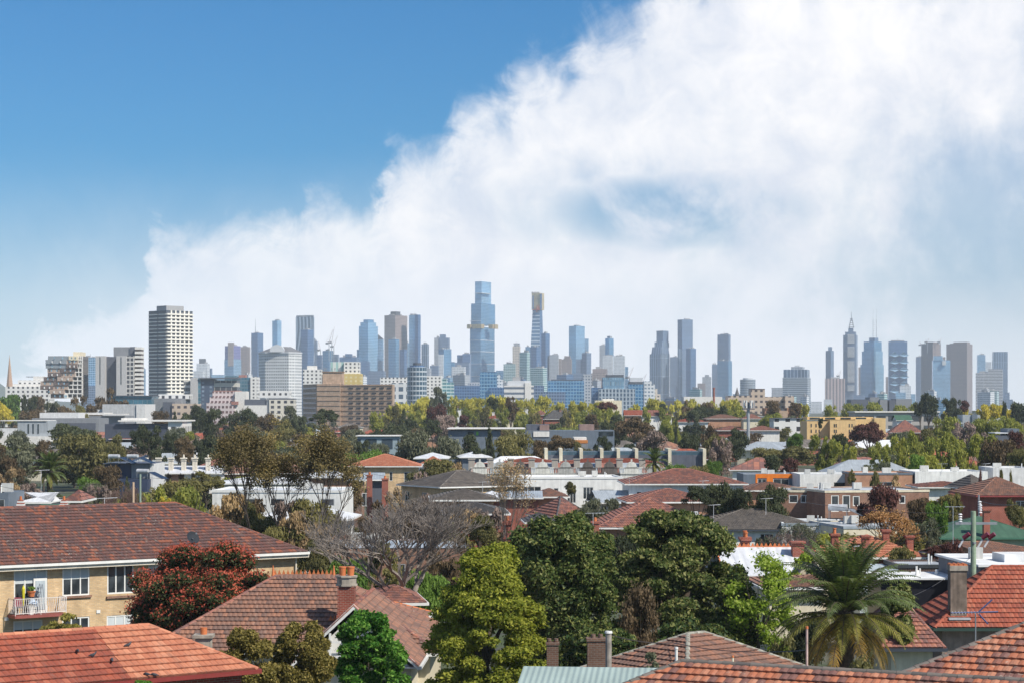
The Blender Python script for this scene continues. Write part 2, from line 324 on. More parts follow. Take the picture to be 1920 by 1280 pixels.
def tower(label, D, blocks, name='skyscraper', cat='skyscraper', group='skyscrapers of the distant skyline', plant=True):
    """blocks = (part, material key, x0, xc, x1, ytop, ybottom, extras...)"""
    x0 = min(b[2] for b in blocks); x1 = max(b[4] for b in blocks); base = Vector((((x0+x1)/2-960)/F*D, D, 0))
    if len(blocks) == 1 and not plant:
        b = blocks[0]; mb = MB(); tower_box(mb, D, *b[2:7], **(b[7] if len(b) > 7 else {}))
        o = mb.build(name, ST[b[1]] if isinstance(b[1], str) else b[1], None, base, 0, base); return tag(o, label, cat, group)
    root = empty(name, base, 0, label, cat, group)
    for i, b in enumerate(blocks):
        mb = MB(); kw = dict(b[7]) if len(b) > 7 else {}; dd = kw.pop('dd', 0)
        c, a, bb, zt, ph = tower_box(mb, D+dd, b[2], b[3], b[4], b[5], b[6], **kw)
        mb.build(b[0], ST[b[1]] if isinstance(b[1], str) else b[1], root, None, 0, base)
        if plant and i == 0:
            pm = MB(); rr = random.Random(int(b[2]*7+b[5])); e = Vector((-cos(ph), sin(ph), 0)); g = Vector((sin(ph), cos(ph), 0))
            for k in range(3):
                k1, k2 = rr.uniform(-.26, .26)*a, rr.uniform(-.26, .26)*bb
                pm.box((c.x+e.x*k1+g.x*k2, c.y+e.y*k1+g.y*k2, zt), (a*rr.uniform(.15, .4), bb*rr.uniform(.2, .4), rr.uniform(1.5, 4.5)), -ph)
            pm.tube((c.x, c.y, zt), (c.x, c.y, zt+rr.uniform(5, 9)), .35)
            pm.build('roof_plant', ST['conc'], root, None, 0, base)
    return root
T = tower
T('pale blue dotted glass block filling the gap between the patchwork flats and the grey towers', 3400, [('tower_block','sky',154,None,181,670,None),('podium','slate',152,None,182,722,None,{'dd':-15})], 'office_tower', 'office tower')
T('thin blue glass tower in the gap left of the tall white striped apartment tower', 4600, [('tower_block','blue',262,None,272,691,None)])
T('thin blue tower just right of the white striped apartment tower', 4600, [('tower_block','blue',355,None,361,683,None)])
T('pale grey tower with a dark square top, right of the striped tower', 4700, [('tower_block','white',368,None,391,681,None),('crown','dark',373,None,385,672,681,{'dd':8}),('side_wing','deep',386,None,397,690,None,{'dd':30}),('podium','white',360,None,382,695,None,{'dd':-30}),])
T('violet and blue glass tower with a brown strip down its middle', 5200, [('tower_block','purple',420,438,449,648,673),('core_strip','rose',427,None,438,642,686,{'dd':-6}),('lower_block','sky',419,438,450,673,None)])
T('plain grey brown tower with dark top beside the violet glass tower', 5250, [('tower_block','brown',451,None,468,650,None)])
t_ = T('slate blue slab tower with a tall thin mast on its roof', 5300, [('tower_block','deep',470,483,492,624,None)])
mb = MB(); a = P(479, 624, 5310); mb.tube(a, a+Vector((0,0,16)), .9, .7); mb.tube(a+Vector((0,0,16)), a+Vector((0,0,35)), .55, .25); mb.build('mast', ST['steel'], t_, None, 0, t_.location)
T('slim pale blue tower with a folded facade, behind the octagonal white block', 5500, [('tower_block','sky',509,520,527,601,None,{'phi':50}),('lower_flare','blue',507,520,528,650,None,{'dd':-6}),('side_wing','slate',503,None,511,655,None,{'dd':-20})])
def swoosh():
    m_, t = newmat('swoosh_facade'); uv = t.node('ShaderNodeTexCoord', out=2); ux, uy, _ = t.xyz(uv)
    sw = t.m('SINE', t.m('ADD', t.m('MULTIPLY', ux, .62), t.m('MULTIPLY', t.m('SINE', t.m('MULTIPLY', uy, .022)), 6.0))); f = t.rng(sw, -.1, .3)
    finish(t, t.mix(f, (.07,.13,.21), (.55,.60,.66)), .3, .45); return m_
T('tall tower with curving white and blue swoosh stripes down its face', 5300, [('tower_block',swoosh(),553,586,589,594,None,{'phi':25}),('crown','bands',554,586,588,591,594.5,{'phi':25,'dd':3})])
T('dark blue slab in front of the swoosh striped tower', 5000, [('tower_block','deep',563,577,587,618,None)])
T('narrow dark tower tucked right of the swoosh striped tower', 5400, [('tower_block','slate',585,None,595,640,None),('upper_step','slate',587,None,591,634,640)])
T('half built blue tower under the pair of tower cranes', 5100, [('tower_block','blue',604,617,624,657,None),('side_wing','deep',594,None,604,665,None,{'dd':10}),('rear_wing','slate',622,None,635,664,None,{'dd':20})])
T('low dark blue office block with stepped roof between the cranes and the stepped crown tower', 4700, [('tower_block','deep',636,None,672,669,None),('upper_step','deep',647,None,660,663,669)], 'office_tower', 'office tower')
T('broad pale blue glass tower with stepped rounded crown', 5000, [('tower_block','sky',672,690,707,611,None),('crown','sky',675,690,704,604,611,{'dd':6}),('crown_top','blue',681,690,700,599,604,{'dd':12}),('side_wing','blue',669,None,675,655,None,{'dd':20}),('lower_wing','deep',674,None,693,677,None,{'dd':-30})])
t_ = T('white blue tower with a sloping dark top, right of the stepped crown tower', 5050, [('tower_block','sky',706,None,719,636,None),('podium','white',706,None,717,675,None,{'dd':-12})])
mb = MB(); a = P(706.3, 636, 5050); b = P(719, 636, 5050); h = 14; mb.face([a, b, a+Vector((0,0,h))]); mb.face([a+Vector((0,0,h)), b, b+Vector((0,25,0)), a+Vector((0,25,h))]); mb.face([b+Vector((0,25,0)), a+Vector((0,25,0)), a+Vector((0,25,h))]); mb.build('sloping_roof', ST['dark'], t_, None, 0, t_.location)
T('tall rose brown mirrored tower with a dark square cap', 5200, [('tower_block','rose',720,741,762,591,None,{'phi':30}),('cap','dark',732,742,750,584,591,{'dd':10,'phi':30}),('side_wing','deep',749,758,763,655,None,{'dd':-20})])
T('lower rounded blue glass tower in front of the rose brown tower', 5000, [('tower_block','blue',728,742,748,636,None,{'phi':25})])
T('narrow teal sliver between the rose brown tower and the rounded blue tower', 5400, [('tower_block','sky',761,None,767,643,None)])
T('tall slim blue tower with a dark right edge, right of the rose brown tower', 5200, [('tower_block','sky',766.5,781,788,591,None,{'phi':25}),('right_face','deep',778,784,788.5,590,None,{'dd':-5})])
T('pale blue slim tower with ribbed face behind the round glass block', 5600, [('tower_block','vert',790,801,804,645,None,{'phi':28})])
T('grey tower with dark upper block and a raised dark cap', 5300, [('tower_block','grey',814,None,825,633,None),('dark_block','slate',823,None,843,633,None,{'dd':-4}),('cap','slate',824.5,None,836,627,633)])
T('bright blue glass block in front of the dark capped grey tower', 5000, [('tower_block','blue',822,832,846,654,None,{'phi':50}),('podium','white',822,None,832,664,None,{'dd':-8})])
T('small dark block left of the bright blue glass block', 4900, [('tower_block','slate',806,None,823,685,None)])
T('white gridded slab under the dark blue pair of blocks', 4300, [('tower_block','white',847,None,873,687,None),('side_wing','blue',846,None,853,678,None,{'dd':30})])
T('dark blue pair of blocks left of the tallest tower', 5200, [('tower_block','deep',867,None,883,663,None),('side_wing','deep',857,None,868,665,None,{'dd':10}),('lower_wing','slate',852,None,882,679,None,{'dd':-30})])
# the tallest tower
D = 5500
t_ = T('tallest blue glass tower, stepping in above a golden collar', D, [('tower_block','blue',881,901,927,613,None,{'phi':28}),('middle_tier','blue',883,902,928,569,609,{'phi':28}),('top_tier','sky',890.5,903,920.5,527.5,569,{'phi':28,'dd':14})], plant=False)
mb = MB(); a = P(901, 613, D)
for x, w_ in ((881, 7), (892, 9), (901, 10), (922.5, 9), (928, 7)):
    for k in range(1): mb.box((P(x, 0, D).x, D+(4 if x != 901 else -3)+abs(x-901)*.75-3, P(0, 616, D).z), (w_*1.35, 16, 11), R(-28))
mb.build('golden_collar', ST['gold'], t_, None, 0, t_.location)
mb = MB()
for y in (549, 601, 637, 658, 681, 704):
    x0, xc, x1 = (890.5, 903, 920.5) if y < 569 else (880.6, 901, 927.4)
    zz = P(0, y, D).z; tower_box(mb, D-1.5, x0-.2, xc, x1+.2, y, y+.9, 28)
mb.build('floor_bands', ST['pale'], t_, None, 0, t_.location)
T('cream concrete tower with square cap and balconies above the cyan blocks', 4300, [('tower_block','cream',961,None,976,649,None),('cap','grey',963,None,975,643,650,{'dd':5})])
T('cyan glass balcony block beside the cream concrete tower', 4250, [('tower_block','cyan',974,988,994,660,None)])
T('wide low cyan glass block left of the cream concrete tower', 4300, [('tower_block','cyan',944,None,969,682,None)])
T('small blue slab peeping behind the cyan balcony block', 5200, [('tower_block','blue',985,None,994,650,None)])
# gold crowned tower
D = 5400; base = P(1007, HY, D); base.z = 0
t_ = empty('skyscraper', base, 0, 'slender flaring blue tower with a golden crown', 'skyscraper', 'skyscrapers of the distant skyline')
prof = [(750, 994, 1019.5), (700, 994.3, 1019), (640, 995.6, 1018.5), (600, 998, 1017.5), (581, 998.6, 1016.8)]
mb = MB()
for (ya, xa, xb), (yb, xc_, xd) in zip(prof[:-1], prof[1:]):
    za = 0 if ya == 750 else P(0, ya, D).z; zb = P(0, yb, D).z
    L = lambda x, y_, z: (P(x, 0, D).x, D+y_, z)
    ma = xa+(xb-xa)*.72; mc = xc_+(xd-xc_)*.72
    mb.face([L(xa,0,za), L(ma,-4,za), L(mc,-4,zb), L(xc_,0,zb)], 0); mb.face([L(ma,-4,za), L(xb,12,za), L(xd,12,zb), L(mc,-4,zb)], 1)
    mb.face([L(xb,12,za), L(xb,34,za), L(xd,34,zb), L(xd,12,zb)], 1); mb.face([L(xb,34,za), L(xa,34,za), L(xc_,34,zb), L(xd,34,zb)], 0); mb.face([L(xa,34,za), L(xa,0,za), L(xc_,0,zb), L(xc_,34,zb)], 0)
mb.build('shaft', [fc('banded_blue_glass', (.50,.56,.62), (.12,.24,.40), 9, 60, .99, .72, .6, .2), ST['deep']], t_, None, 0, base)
mb = MB(); tower_box(mb, D-6, 997, 1013, 1020.5, 549.5, 581, 24); mb.build('golden_crown', fc('gold_grid', (.50,.41,.28), (.60,.46,.24), 3.4, 3, .8, .8, .4, .3), t_, None, 0, base)
mb = MB(); tower_box(mb, D-8.5, 1012.6, None, 1016.2, 551, 580.5, 24); mb.bx(P(998.3,0,D).x, P(1000.6,0,D).x, D-9, D-2, P(0,580,D).z, P(0,555,D).z); mb.build('crown_slots', ST['deep'], t_, None, 0, base)
mb = MB(); mb.bx(P(1005.9,0,D).x, P(1006.8,0,D).x, D-14, D-3, P(0,586,D).z, P(0,573,D).z); mb.bx(P(998.6,0,D).x, P(1012,0,D).x, D-12, D-2, P(0,581.8,D).z, P(0,580.6,D).z); mb.build('red_stripe', plain('red_cladding', (.35,.06,.04), .5), t_, None, 0, base)
mb = MB(); mb.box((P(1004,0,D).x, D+10, P(0,549.5,D).z), (20, 12, 3)); mb.build('roof_plant', ST['conc'], t_, None, 0, base)
T('dark slab leaning against the gold crowned tower on its right', 5200, [('tower_block','deep',1015,1023,1031,625,None,{'phi':40})])
T('dark lower front block before the gold crowned tower', 5000, [('tower_block','deep',994,1006,1014,650,None,{'phi':30})])
T('cyan and white banded block below the gold crowned tower', 3600, [('tower_block','cyan',994,1018,1026,689,None,{'phi':26})])
T('grey tower with a dark top and logo panel, left of the brown stepped one', 5200, [('tower_block','grey',1030,None,1048,665,None),('side_wing','rose',1047,None,1053,672,None,{'dd':20})])
T('brown stepped tower below the pale blue broad tower', 5300, [('tower_block','brown',1053,None,1073,673,None),('cap','brown',1058,None,1070,667,673)])
T('broad pale blue tower with flat roof right of the gold crowned tower', 5800, [('tower_block','sky',1067,1080,1097,611,None,{'phi':45}),('rear_wing','sky',1096,None,1104,635,None,{'dd':30})])
T('dark slate block in front of the broad pale blue tower', 5400, [('tower_block','slate',1091,1100,1109,661,None),('side_wing','slate',1080,None,1092,673,None,{'dd':10})])
T('grey blue slab to the left of the round topped slim tower', 5900, [('tower_block','grey',1124,None,1137,647,None)])
T('slim blue tower with a rounded top', 5800, [('tower_block','blue',1135,1142,1151,634,None,{'phi':45}),('crown','slate',1138.5,1143,1147.5,630,634,{'dd':6})])
T('pale gridded block below the round topped slim tower', 5300, [('tower_block','white',1130,None,1151,667,None)])
T('cream white slab with a sign band right of the round topped slim tower', 5200, [('tower_block','white',1151,None,1173,667,None),('side_wing','blue',1172,None,1178,687,None,{'dd':20})])
T('brown box with flat roof in front of the cream white slab', 4400, [('tower_block','brown',1111,None,1140,691,None),('podium','rose',1108,None,1137,699,None,{'dd':-20})], 'office_tower', 'office tower')
# ribbed shouldered tower
T('tall ribbed tower with sloped shoulders and a flat dark crown', 5900, [('tower_block','vert',1219,1239,1257,663,None,{'phi':38}),('shoulder','vert',1222,1240,1256.5,650,663,{'phi':38,'taper':.12}),('upper_block','vert',1228,1241,1256,641,651,{'phi':38,'dd':10}),('crown','slate',1231.5,1243,1254.5,620,641,{'phi':38,'dd':20})])
T('plain dark slab between the ribbed shouldered tower and the tall plain slab', 6100, [('tower_block','slate',1256,None,1273,669,None)])
T('tall plain slab tower with wavy top, tallest right of the gold crown', 5900, [('tower_block','slate',1271.5,1279,1300,599,None,{'phi':60}),('front_face','vert',1272,None,1279,653,None,{'dd':-10})])
T('lower blue half joined to the tall plain slab tower', 5850, [('tower_block','deep',1287,1295,1306,653,None,{'phi':45})])
T('small brown block with a grey stepped neighbour left of the twin slabs', 5600, [('tower_block','brown',1308,None,1324,718,None)], plant=False)
T('grey stepped block between the small brown block and the lone tall slab', 5600, [('tower_block','grey',1317,None,1335,706,None),('cap','grey',1322,None,1330,702,706)])
T('lone tall blue grey slab with curved lower flank', 6000, [('tower_block','slate',1346,1366,1371,627,None,{'phi':24})])
T('lower grey slab joined to the lone tall slab on its left', 5900, [('tower_block','slate',1335,None,1346,683,None)])
T('front block with a curved white line before the lone tall slab', 5800, [('tower_block','blue',1346,1366,1374,676,None,{'phi':30})])
def cyltower(label, D, xm, r_px, yt, mat, caps=(), name='skyscraper', grp='skyscrapers of the distant skyline', cat='skyscraper'):
    base = Vector(((xm-960)/F*D, D, 0)); r = empty(name, base, 0, label, cat, grp); mb = MB(); rr = r_px/F*D; zt = P(0, yt, D).z; n = 28
    for k in range(n):
        a0, a1 = 2*pi*k/n, 2*pi*(k+1)/n; q = lambda a: (rr*cos(a), rr*sin(a))
        mb.face([(*q(a0), 0), (*q(a1), 0), (*q(a1), zt), (*q(a0), zt)], uv=[(rr*a0, 0), (rr*a1, 0), (rr*a1, zt), (rr*a0, zt)], smooth=True)
    mb.face([(rr*cos(2*pi*k/n), rr*sin(2*pi*k/n), zt) for k in range(n)]); mb.build('tower_block', mat, r)
    for (w_, y0, m_) in caps:
        mb = MB(); z0 = zt; z1 = P(0, y0, D).z; mb.cyl((0, 0, z0), w_/F*D, z1-z0, n=16, smooth=False); mb.build('cap', m_, r); zt = z1
    return r
cyltower('round pale hotel tower by the thin dark church spire', 5000, 1402, 14.5, 711, ST['bands'], [(9, 708, ST['pale'])])
T('low grey block left of the wide stepped office tower', 4800, [('tower_block','grey',1447,None,1471,726,None)], plant=False)
T('wide office tower with broken stepped crown and horizontal bands', 4500, [('tower_block','bands',1469,1514,1526,707,None,{'phi':16}),('upper_tier','vert',1470.5,1513,1523,692,707,{'phi':16,'dd':5}),('crown','grey',1484,1505,1512,687,692,{'phi':16,'dd':15}),('crown_top','pale',1490,None,1500,684.5,687,{'dd':20})], 'office_tower', 'office tower')
T('slim brown grey tower with a small round top knob', 6400, [('tower_block','slate',1549,1558,1565,657,None),('cap','slate',1553,None,1561,650,657)])
T('rose coloured tower with vertical ribs at the foot of the slim knob topped tower', 5900, [('tower_block','ribs',1548,None,1588,709,None)])
t_ = T('dark tower with white panelled centre and a lattice spire', 6200, [('tower_block','slate',1582,1605,1611,628,None,{'phi':18}),('crown','slate',1585.5,1604,1607,622,628,{'phi':18,'dd':8}),('crown_top','slate',1591,None,1601,615,622,{'dd':16})], plant=False)
mb = MB()
for y0, y1 in ((627, 643), (650, 668), (677, 715), (722, 733)):
    y = y0
    while y < y1: mb.bx(P(1589,0,6200).x, P(1602,0,6200).x, 6207-9, 6207, P(0,y+1.1,6200).z, P(0,y,6200).z); y += 2.2
mb.build('white_bands', ST['pale'], t_, None, 0, t_.location)
mb = MB(); a = P(1596.5, 615, 6220)
for sx in (-1, 1):
    for sy in (-1, 1): mb.tube(a+Vector((sx*6, sy*6, 0)), a+Vector((sx*2, sy*2, 28)), .8, .6, 4)
for k in range(5): mb.box(a+Vector((0, 0, 3+k*6)), (15-2*k, 15-2*k, 1))
mb.tube(a+Vector((0,0,20)), a+Vector((0,0,47)), 1.2, .5); mb.build('lattice_spire', ST['steel'], t_, None, 0, t_.location)
T('brown grey slab between the lattice spire tower and the twin mast tower', 6400, [('tower_block','brown',1610,None,1619,688,None)], plant=False)
t_ = T('pointed blue tower stepping in towards twin white masts', 6000, [('tower_block','sky',1616.5,1639,1661.5,683,None,{'phi':42}),('middle_tier','sky',1619,1639,1659,658,683,{'phi':42,'dd':6}),('upper_tier','blue',1622,1639,1656.5,640,658,{'phi':42,'dd':10}),('crown','slate',1631,1640,1648.5,633,640,{'phi':42,'dd':26})], plant=False)
mb = MB(); a = P(1637, 633, 6040); b = P(1643.5, 633, 6040)
for q in (a, b):
    mb.tube(q, q+Vector((0,0,50)), 1.0, .8, 5); mb.tube(q+Vector((0,0,50)), q+Vector((0,0,84)), .5, .2, 4)
for k in range(8): mb.tube(a+Vector((0,0,6+k*6.2)), b+Vector((0,0,6+k*6.2)), .5, None, 4)
mb.build('twin_mast', ST['pale'], t_, None, 0, t_.location)
mb = MB(); tower_box(mb, 5998, 1635.5, 1639, 1642.5, 650, 745, 42); mb.build('centre_bay', ST['blue'], t_, None, 0, t_.location)
T('narrow brown slab between the twin mast tower and the diamond faced tower', 6500, [('tower_block','brown',1661,None,1668,706,None)], plant=False)
t_ = T('blue grey tower with rows of diamond folds on its face', 5900, [('tower_block','deep',1667.5,None,1704.5,640,None)])
mb = MB(); D = 5900
for r_ in range(6):
    for c_ in range(2):
        x = 1676.5+c_*18; y = 662+r_*13.5; a, b, c, e = (P(x-9, y+4, D), P(x, y-3, D), P(x+9, y+4, D), P(x, y+7, D))
        o = Vector((0, -14, 0)); mb.face([a+o*.4, e+o, c+o*.4, b+o*.6]); mb.face([a+o*.4, b+o*.6, b+Vector((0,8,0)), a+Vector((0,8,0))]); mb.face([c+o*.4, c+Vector((0,8,0)), b+Vector((0,8,0)), b+o*.6])
mb.build('diamond_fold', ST['blue'], t_, None, 0, t_.location)
T('pale low blocks with white tops at the foot of the diamond faced tower', 4600, [('tower_block','white',1688,None,1710,723,None),('side_wing','sky',1680,None,1700,735,None,{'dd':-10})], 'office_tower', 'office tower')
T('grey slab peeping left of the brown tower with cranes', 6300, [('tower_block','slate',1718,None,1733,669,None)])
T('brown banded tower with rows of dark windows and cranes on its roof', 6100, [('tower_block','brown',1730,1749,1769,644,None,{'phi':40}),('crown','brown',1738,1750,1763,641,644,{'phi':40}),('side_wing','brown',1768,None,1773,669,None,{'dd':30})])
T('clear sky blue glass slab in front of the brown crane tower', 5700, [('tower_block','sky',1750,None,1785,675,None),('upper_step','sky',1751,None,1769,667,675),('roof_sign','pale',1767,None,1774.5,676,684,{'dd':-6})])
T('massive square brown tower with a corner facing forward', 6000, [('tower_block','brown',1778,1813,1831,644.5,None,{'phi':27}),('crown','brown',1790,1813,1823,641,644.6,{'phi':27,'dd':12})])
T('pale grey stepped tower behind the white banded hotel block', 6600, [('tower_block','sky',1833,None,1849,665,None),('side_wing','white',1848,None,1860,678,None,{'dd':10})])
T('dark tower with an open white grid crown at the right end of the skyline', 6500, [('tower_block','slate',1863,None,1892,690,None),('grid_crown','vert',1863,None,1892,659,690)])
T('white banded hotel block with rounded end at the right end of the skyline', 5200, [('tower_block','bandw',1832,1880,1886,698,None,{'phi':14}),('upper_tier','bandw',1854,1880,1884,691,698,{'phi':14}),('side_wing','slate',1884,None,1894,735,None,{'dd':20})], 'hotel_building', 'hotel')
T('tall thin white blue tower left edge of the rose ribbed tower base', 5500, [('tower_block','white',1545,None,1562,748,None)], plant=False)
# low background blocks that close the foot of the skyline
low = [(1700,1718,738,'sky','pale office block right of the diamond faced tower'),(1600,1625,740,'slate','dark low office block at the foot of the lattice spire tower'),
 (1500,1545,752,'white','low white blocks right of the wide stepped office tower'),(1205,1222,742,'grey','low grey block left of the ribbed shouldered tower'),(1374,1390,738,'sky','pale low block beside the round hotel tower'),
 (1418,1448,745,'white','distant low white block right of the round hotel tower'),(396,421,702,'sky','pale low block between the capped grey tower and the violet tower'),(930,946,694,'blue','small blue block right of the tallest tower'),
 (1060,1098,700,'slate','dark low block under the brown stepped tower'),(1172,1190,712,'blue','small blue glass block behind the patterned blue offices'),(782,808,690,'grey','grey low block beside the round glass block'),
 (1890,1900,748,'slate','low dark block at the far right end of the skyline'),(655,675,690,'deep','low deep blue block left of the stepped crown tower'),(690,722,695,'slate','slate block at the foot of the stepped crown tower')]
for x0, x1, y, m_, lb in low: T(lb, 4600+x0*.3, [('tower_block', m_, x0, None, x1, y, None)], 'office_tower', 'office tower', plant=False)
rl = random.Random(9); LM = [(470,'the violet glass tower'),(560,'the octagonal white block'),(670,'the half built tower'),(765,'the rose brown tower'),(860,'the dark capped tower'),(980,'the tallest tower'),(1060,'the gold crowned tower'),(1200,'the round topped slim tower'),(1300,'the tall plain slab tower'),(1420,'the lone tall slab'),(1560,'the wide stepped office tower'),(1680,'the twin mast tower'),(1900,'the square brown tower')]
for i in range(44):
    x = rl.uniform(400, 1330) if i < 34 else rl.uniform(1420, 1880); w_ = rl.uniform(12, 34); nm = next(n for m, n in LM if x < m); k_ = rl.choice(['deep','blue','sky','grey','white','slate','cyan','white','grey']); y = rl.uniform(700, 738) if x < 1200 else rl.uniform(728, 750)
    c_ = {'deep':'deep blue','blue':'mid blue','sky':'pale blue','grey':'grey','white':'whitish','slate':'slate','cyan':'cyan green'}[k_]
    T('low %s block near the foot of %s' % (c_, nm), rl.uniform(3300, 4400), [('tower_block', k_, x, x+w_*rl.uniform(.5,.85), x+w_, y, None, {'phi': rl.uniform(20,50)}),('upper_box','conc', x+w_*.3, None, x+w_*.6, y-rl.uniform(1.5,4), y, {'dd': 10})], 'office_tower', 'office tower', 'low %s blocks near %s' % (c_, nm))
# cranes
def crane(px, py, h, ang, D, label, lean=1):
    base = P(px, py, D); r = empty('tower_crane', base, 0, label, 'crane', 'tower cranes on the skyline'); mb = MB()
    mb.tube((0,0,-25), (0,0,h), 1.1, 1.1, 4); mb.build('mast', ST['steel'], r)
    mb = MB(); L = h*1.25; a = R(ang); d = Vector((cos(a)*lean, 0, sin(a)))
    mb.tube((0,0,h), Vector((0,0,h))+d*L*1.5, .9, .5, 4); mb.tube((0,0,h), Vector((-6*lean,0,h+5)), .8, .6, 4); mb.tube((-6*lean,0,h+5), Vector((0,0,h))+d*L*1.3, .25, None, 3); mb.build('jib', plain('crane_white', (.55,.5,.5), .5), r)
    mb = MB(); mb.box((-5*lean,0,h-3), (7,3,4)); mb.build('counterweight', ST['dark'], r)
crane(617, 657, 18, 74, 5090, 'left luffing crane of the close pair above the half built blue tower')
crane(622, 657, 20, 80, 5100, 'middle luffing crane above the half built blue tower')
crane(626, 660, 14, 70, 5110, 'right luffing crane of the close trio above the half built blue tower')
crane(601, 665, 12, 104, 5120, 'luffing crane standing apart, left of the close trio')
crane(1728, 650, 6, 122, 6100, 'left leaning luffing crane on the brown banded tower')
crane(1739, 645, 6, 66, 6100, 'middle luffing crane on the brown banded tower')
crane(1763, 645, 6, 74, 6100, 'right luffing crane on the brown banded tower')
crane(1574, 709, 8, 76, 6000, 'small crane on the rose ribbed tower')
crane(1204, 730, 12, 66, 4300, 'short crane left of the ribbed shouldered tower')
crane(1180, 718, 12, 68, 4300, 'short crane beyond the patterned blue offices')
# ---------------------------------------------------------------- plants
def leafmesh(name, blobs, n, leaf, mat, seed=1, shell=.55, droop=0.0, asp=1.6, inner=.15, jit=.15):
    """leaf-sized faces spread over lumpy clumps; blobs = (x, y, z, rx, rz)"""
    g = np.random.default_rng(seed); B = np.array(blobs, dtype=float); wt = B[:, 3]**1.6*B[:, 4]**.6; idx = g.choice(len(B), n, p=wt/wt.sum())
    d = g.normal(size=(n, 3)); d /= np.linalg.norm(d, axis=1)[:, None]; d[:, 2] = np.where(g.random(n) < .55, np.abs(d[:, 2]), d[:, 2])
    rad = np.where(g.random(n) < inner, g.random(n)*.8, shell+(1-shell)*g.random(n)**.6)*(1+jit*g.normal(size=n))
    b = B[idx]; p = b[:, :3]+d*rad[:, None]*np.stack([b[:, 3], b[:, 3], b[:, 4]], 1)
    nn = d*.7+g.normal(size=(n, 3))*.8; nn[:, 2] += .35; nn /= np.linalg.norm(nn, axis=1)[:, None]
    a = np.cross(nn, g.normal(size=(n, 3))); a /= np.linalg.norm(a, axis=1)[:, None]+1e-9
    if droop: a[:, 2] -= droop; a /= np.linalg.norm(a, axis=1)[:, None]
    c = np.cross(nn, a); L = (leaf*(.55+.9*g.random(n)))[:, None]
    V = np.stack([p-a*L*.5*asp, p+c*L*.42, p+a*L*.5*asp, p-c*L*.42], 1).reshape(-1, 3)
    return quadmesh(name, V, mat)
def quadmesh(name, V, mat):
    me = bpy.data.meshes.new(name); n = len(V)//4; me.vertices.add(n*4); me.vertices.foreach_set('co', V.astype(np.float32).ravel())
    me.loops.add(n*4); me.loops.foreach_set('vertex_index', np.arange(n*4, dtype=np.int32)); me.polygons.add(n)
    me.polygons.foreach_set('loop_start', np.arange(0, n*4, 4, dtype=np.int32)); me.polygons.foreach_set('loop_total', np.full(n, 4, dtype=np.int32))
    me.materials.append(mat); me.update(calc_edges=True); return me
def blobs(kind, seed):
    r = random.Random(seed); out = []
    if kind == 'round':
        for _ in range(24):
            a = r.uniform(0, 2*pi); q = sqrt(r.random())*.66; z = r.uniform(.2, .84); k = sqrt(max(.08, 1-((z-.47)/.56)**2)); s = r.uniform(.22, .40)
            out.append((q*k*cos(a), q*k*sin(a), z, s*r.choice((.7,1,1.1)), s*.50))
    elif kind == 'umbrella':
        for _ in range(26):
            a = r.uniform(0, 2*pi); q = sqrt(r.random())*.8; z = .86-.5*q*q+r.uniform(-.22, .05); s = r.uniform(.16, .32)
            out.append((q*cos(a), q*sin(a), z, s, s*.42))
    elif kind == 'gum':
        for _ in range(20):
            a = r.uniform(0, 2*pi); z = r.uniform(.12, .93); q = sqrt(r.random())*.75*sqrt(max(.1, 1-((z-.5)/.58)**2)); s = r.uniform(.13, .3)
            out.append((q*cos(a), q*sin(a), z, s, s*.55))
    elif kind == 'cone':
        for _ in range(34):
            z = r.random()**1.1*.93; a = r.uniform(0, 2*pi); q = (1-z)*.72*sqrt(r.random()); s = .12+.26*(1-z)
            out.append((q*cos(a), q*sin(a), z, s, .1))
    elif kind == 'column':
        for _ in range(22):
            z = r.uniform(.04, .93); a = r.uniform(0, 2*pi); q = .35*r.random(); s = .62*sqrt(max(.12, 1-((z-.42)/.6)**2)); out.append((q*cos(a), q*sin(a), z, s, .1))
    elif kind == 'vase':
        for _ in range(30):
            z = r.uniform(.1, .95); a = r.uniform(0, 2*pi); q = (.25+.55*z)*sqrt(r.random()); s = r.uniform(.12, .22); out.append((q*cos(a), q*sin(a), z, s, s*.7))
    return out
BARK = plain('tree_bark', (.11, .085, .065), .9, 0, .4, 2.0); BARKG = plain('grey_bark', (.30, .27, .25), .9, 0, .4, 2.0)
FO = {
 'gold': foliage('gold_green_leaves', (.24,.225,.045), (.40,.36,.08), None, .4),
 'goldy': foliage('yellow_leaves', (.32,.27,.035), (.48,.40,.06), None, .4),
 'spring': foliage('spring_olive_leaves', (.13,.145,.04), (.26,.26,.06), None, .4),
 'dark': foliage('dark_green_leaves', (.028,.036,.020), (.062,.072,.036), None, .2),
 'brown': foliage('bronze_brown_leaves', (.060,.042,.026), (.125,.090,.050), None, .2),
 'grey': foliage('grey_green_leaves', (.062,.070,.048), (.125,.130,.085), None, .25),
 'olive': foliage('olive_leaves', (.075,.072,.030), (.15,.135,.05), None, .25),
 'green': foliage('fresh_green_leaves', (.055,.10,.020), (.12,.19,.04), None, .35),
 'plum': foliage('plum_leaves', (.050,.022,.022), (.11,.050,.042), None, .2),
 'twig': foliage('twiggy_buds', (.13,.10,.085), (.23,.17,.15), None, .1),
 'tan': foliage('tan_leaves', (.20,.14,.08), (.34,.24,.13), None, .2)}
PROTO = {}
def proto(kind, mat, far):
    k = (kind, mat, far)
    if k not in PROTO:
        n = {'round': 9000, 'umbrella': 8500, 'gum': 6500, 'cone': 6000, 'column': 4000, 'vase': 6500}[kind]; L = .050
        if far: n, L = int(n*.28), .088
        if kind in ('column',): L *= 1.5
        sd = sum(map(ord, kind+mat)); PROTO[k] = [leafmesh('crown', blobs(kind, sd+i), n, L, FO[mat], sd+i, droop=.5 if kind == 'gum' else 0) for i in range(3 if not far else 2)]
    return PROTO[k]
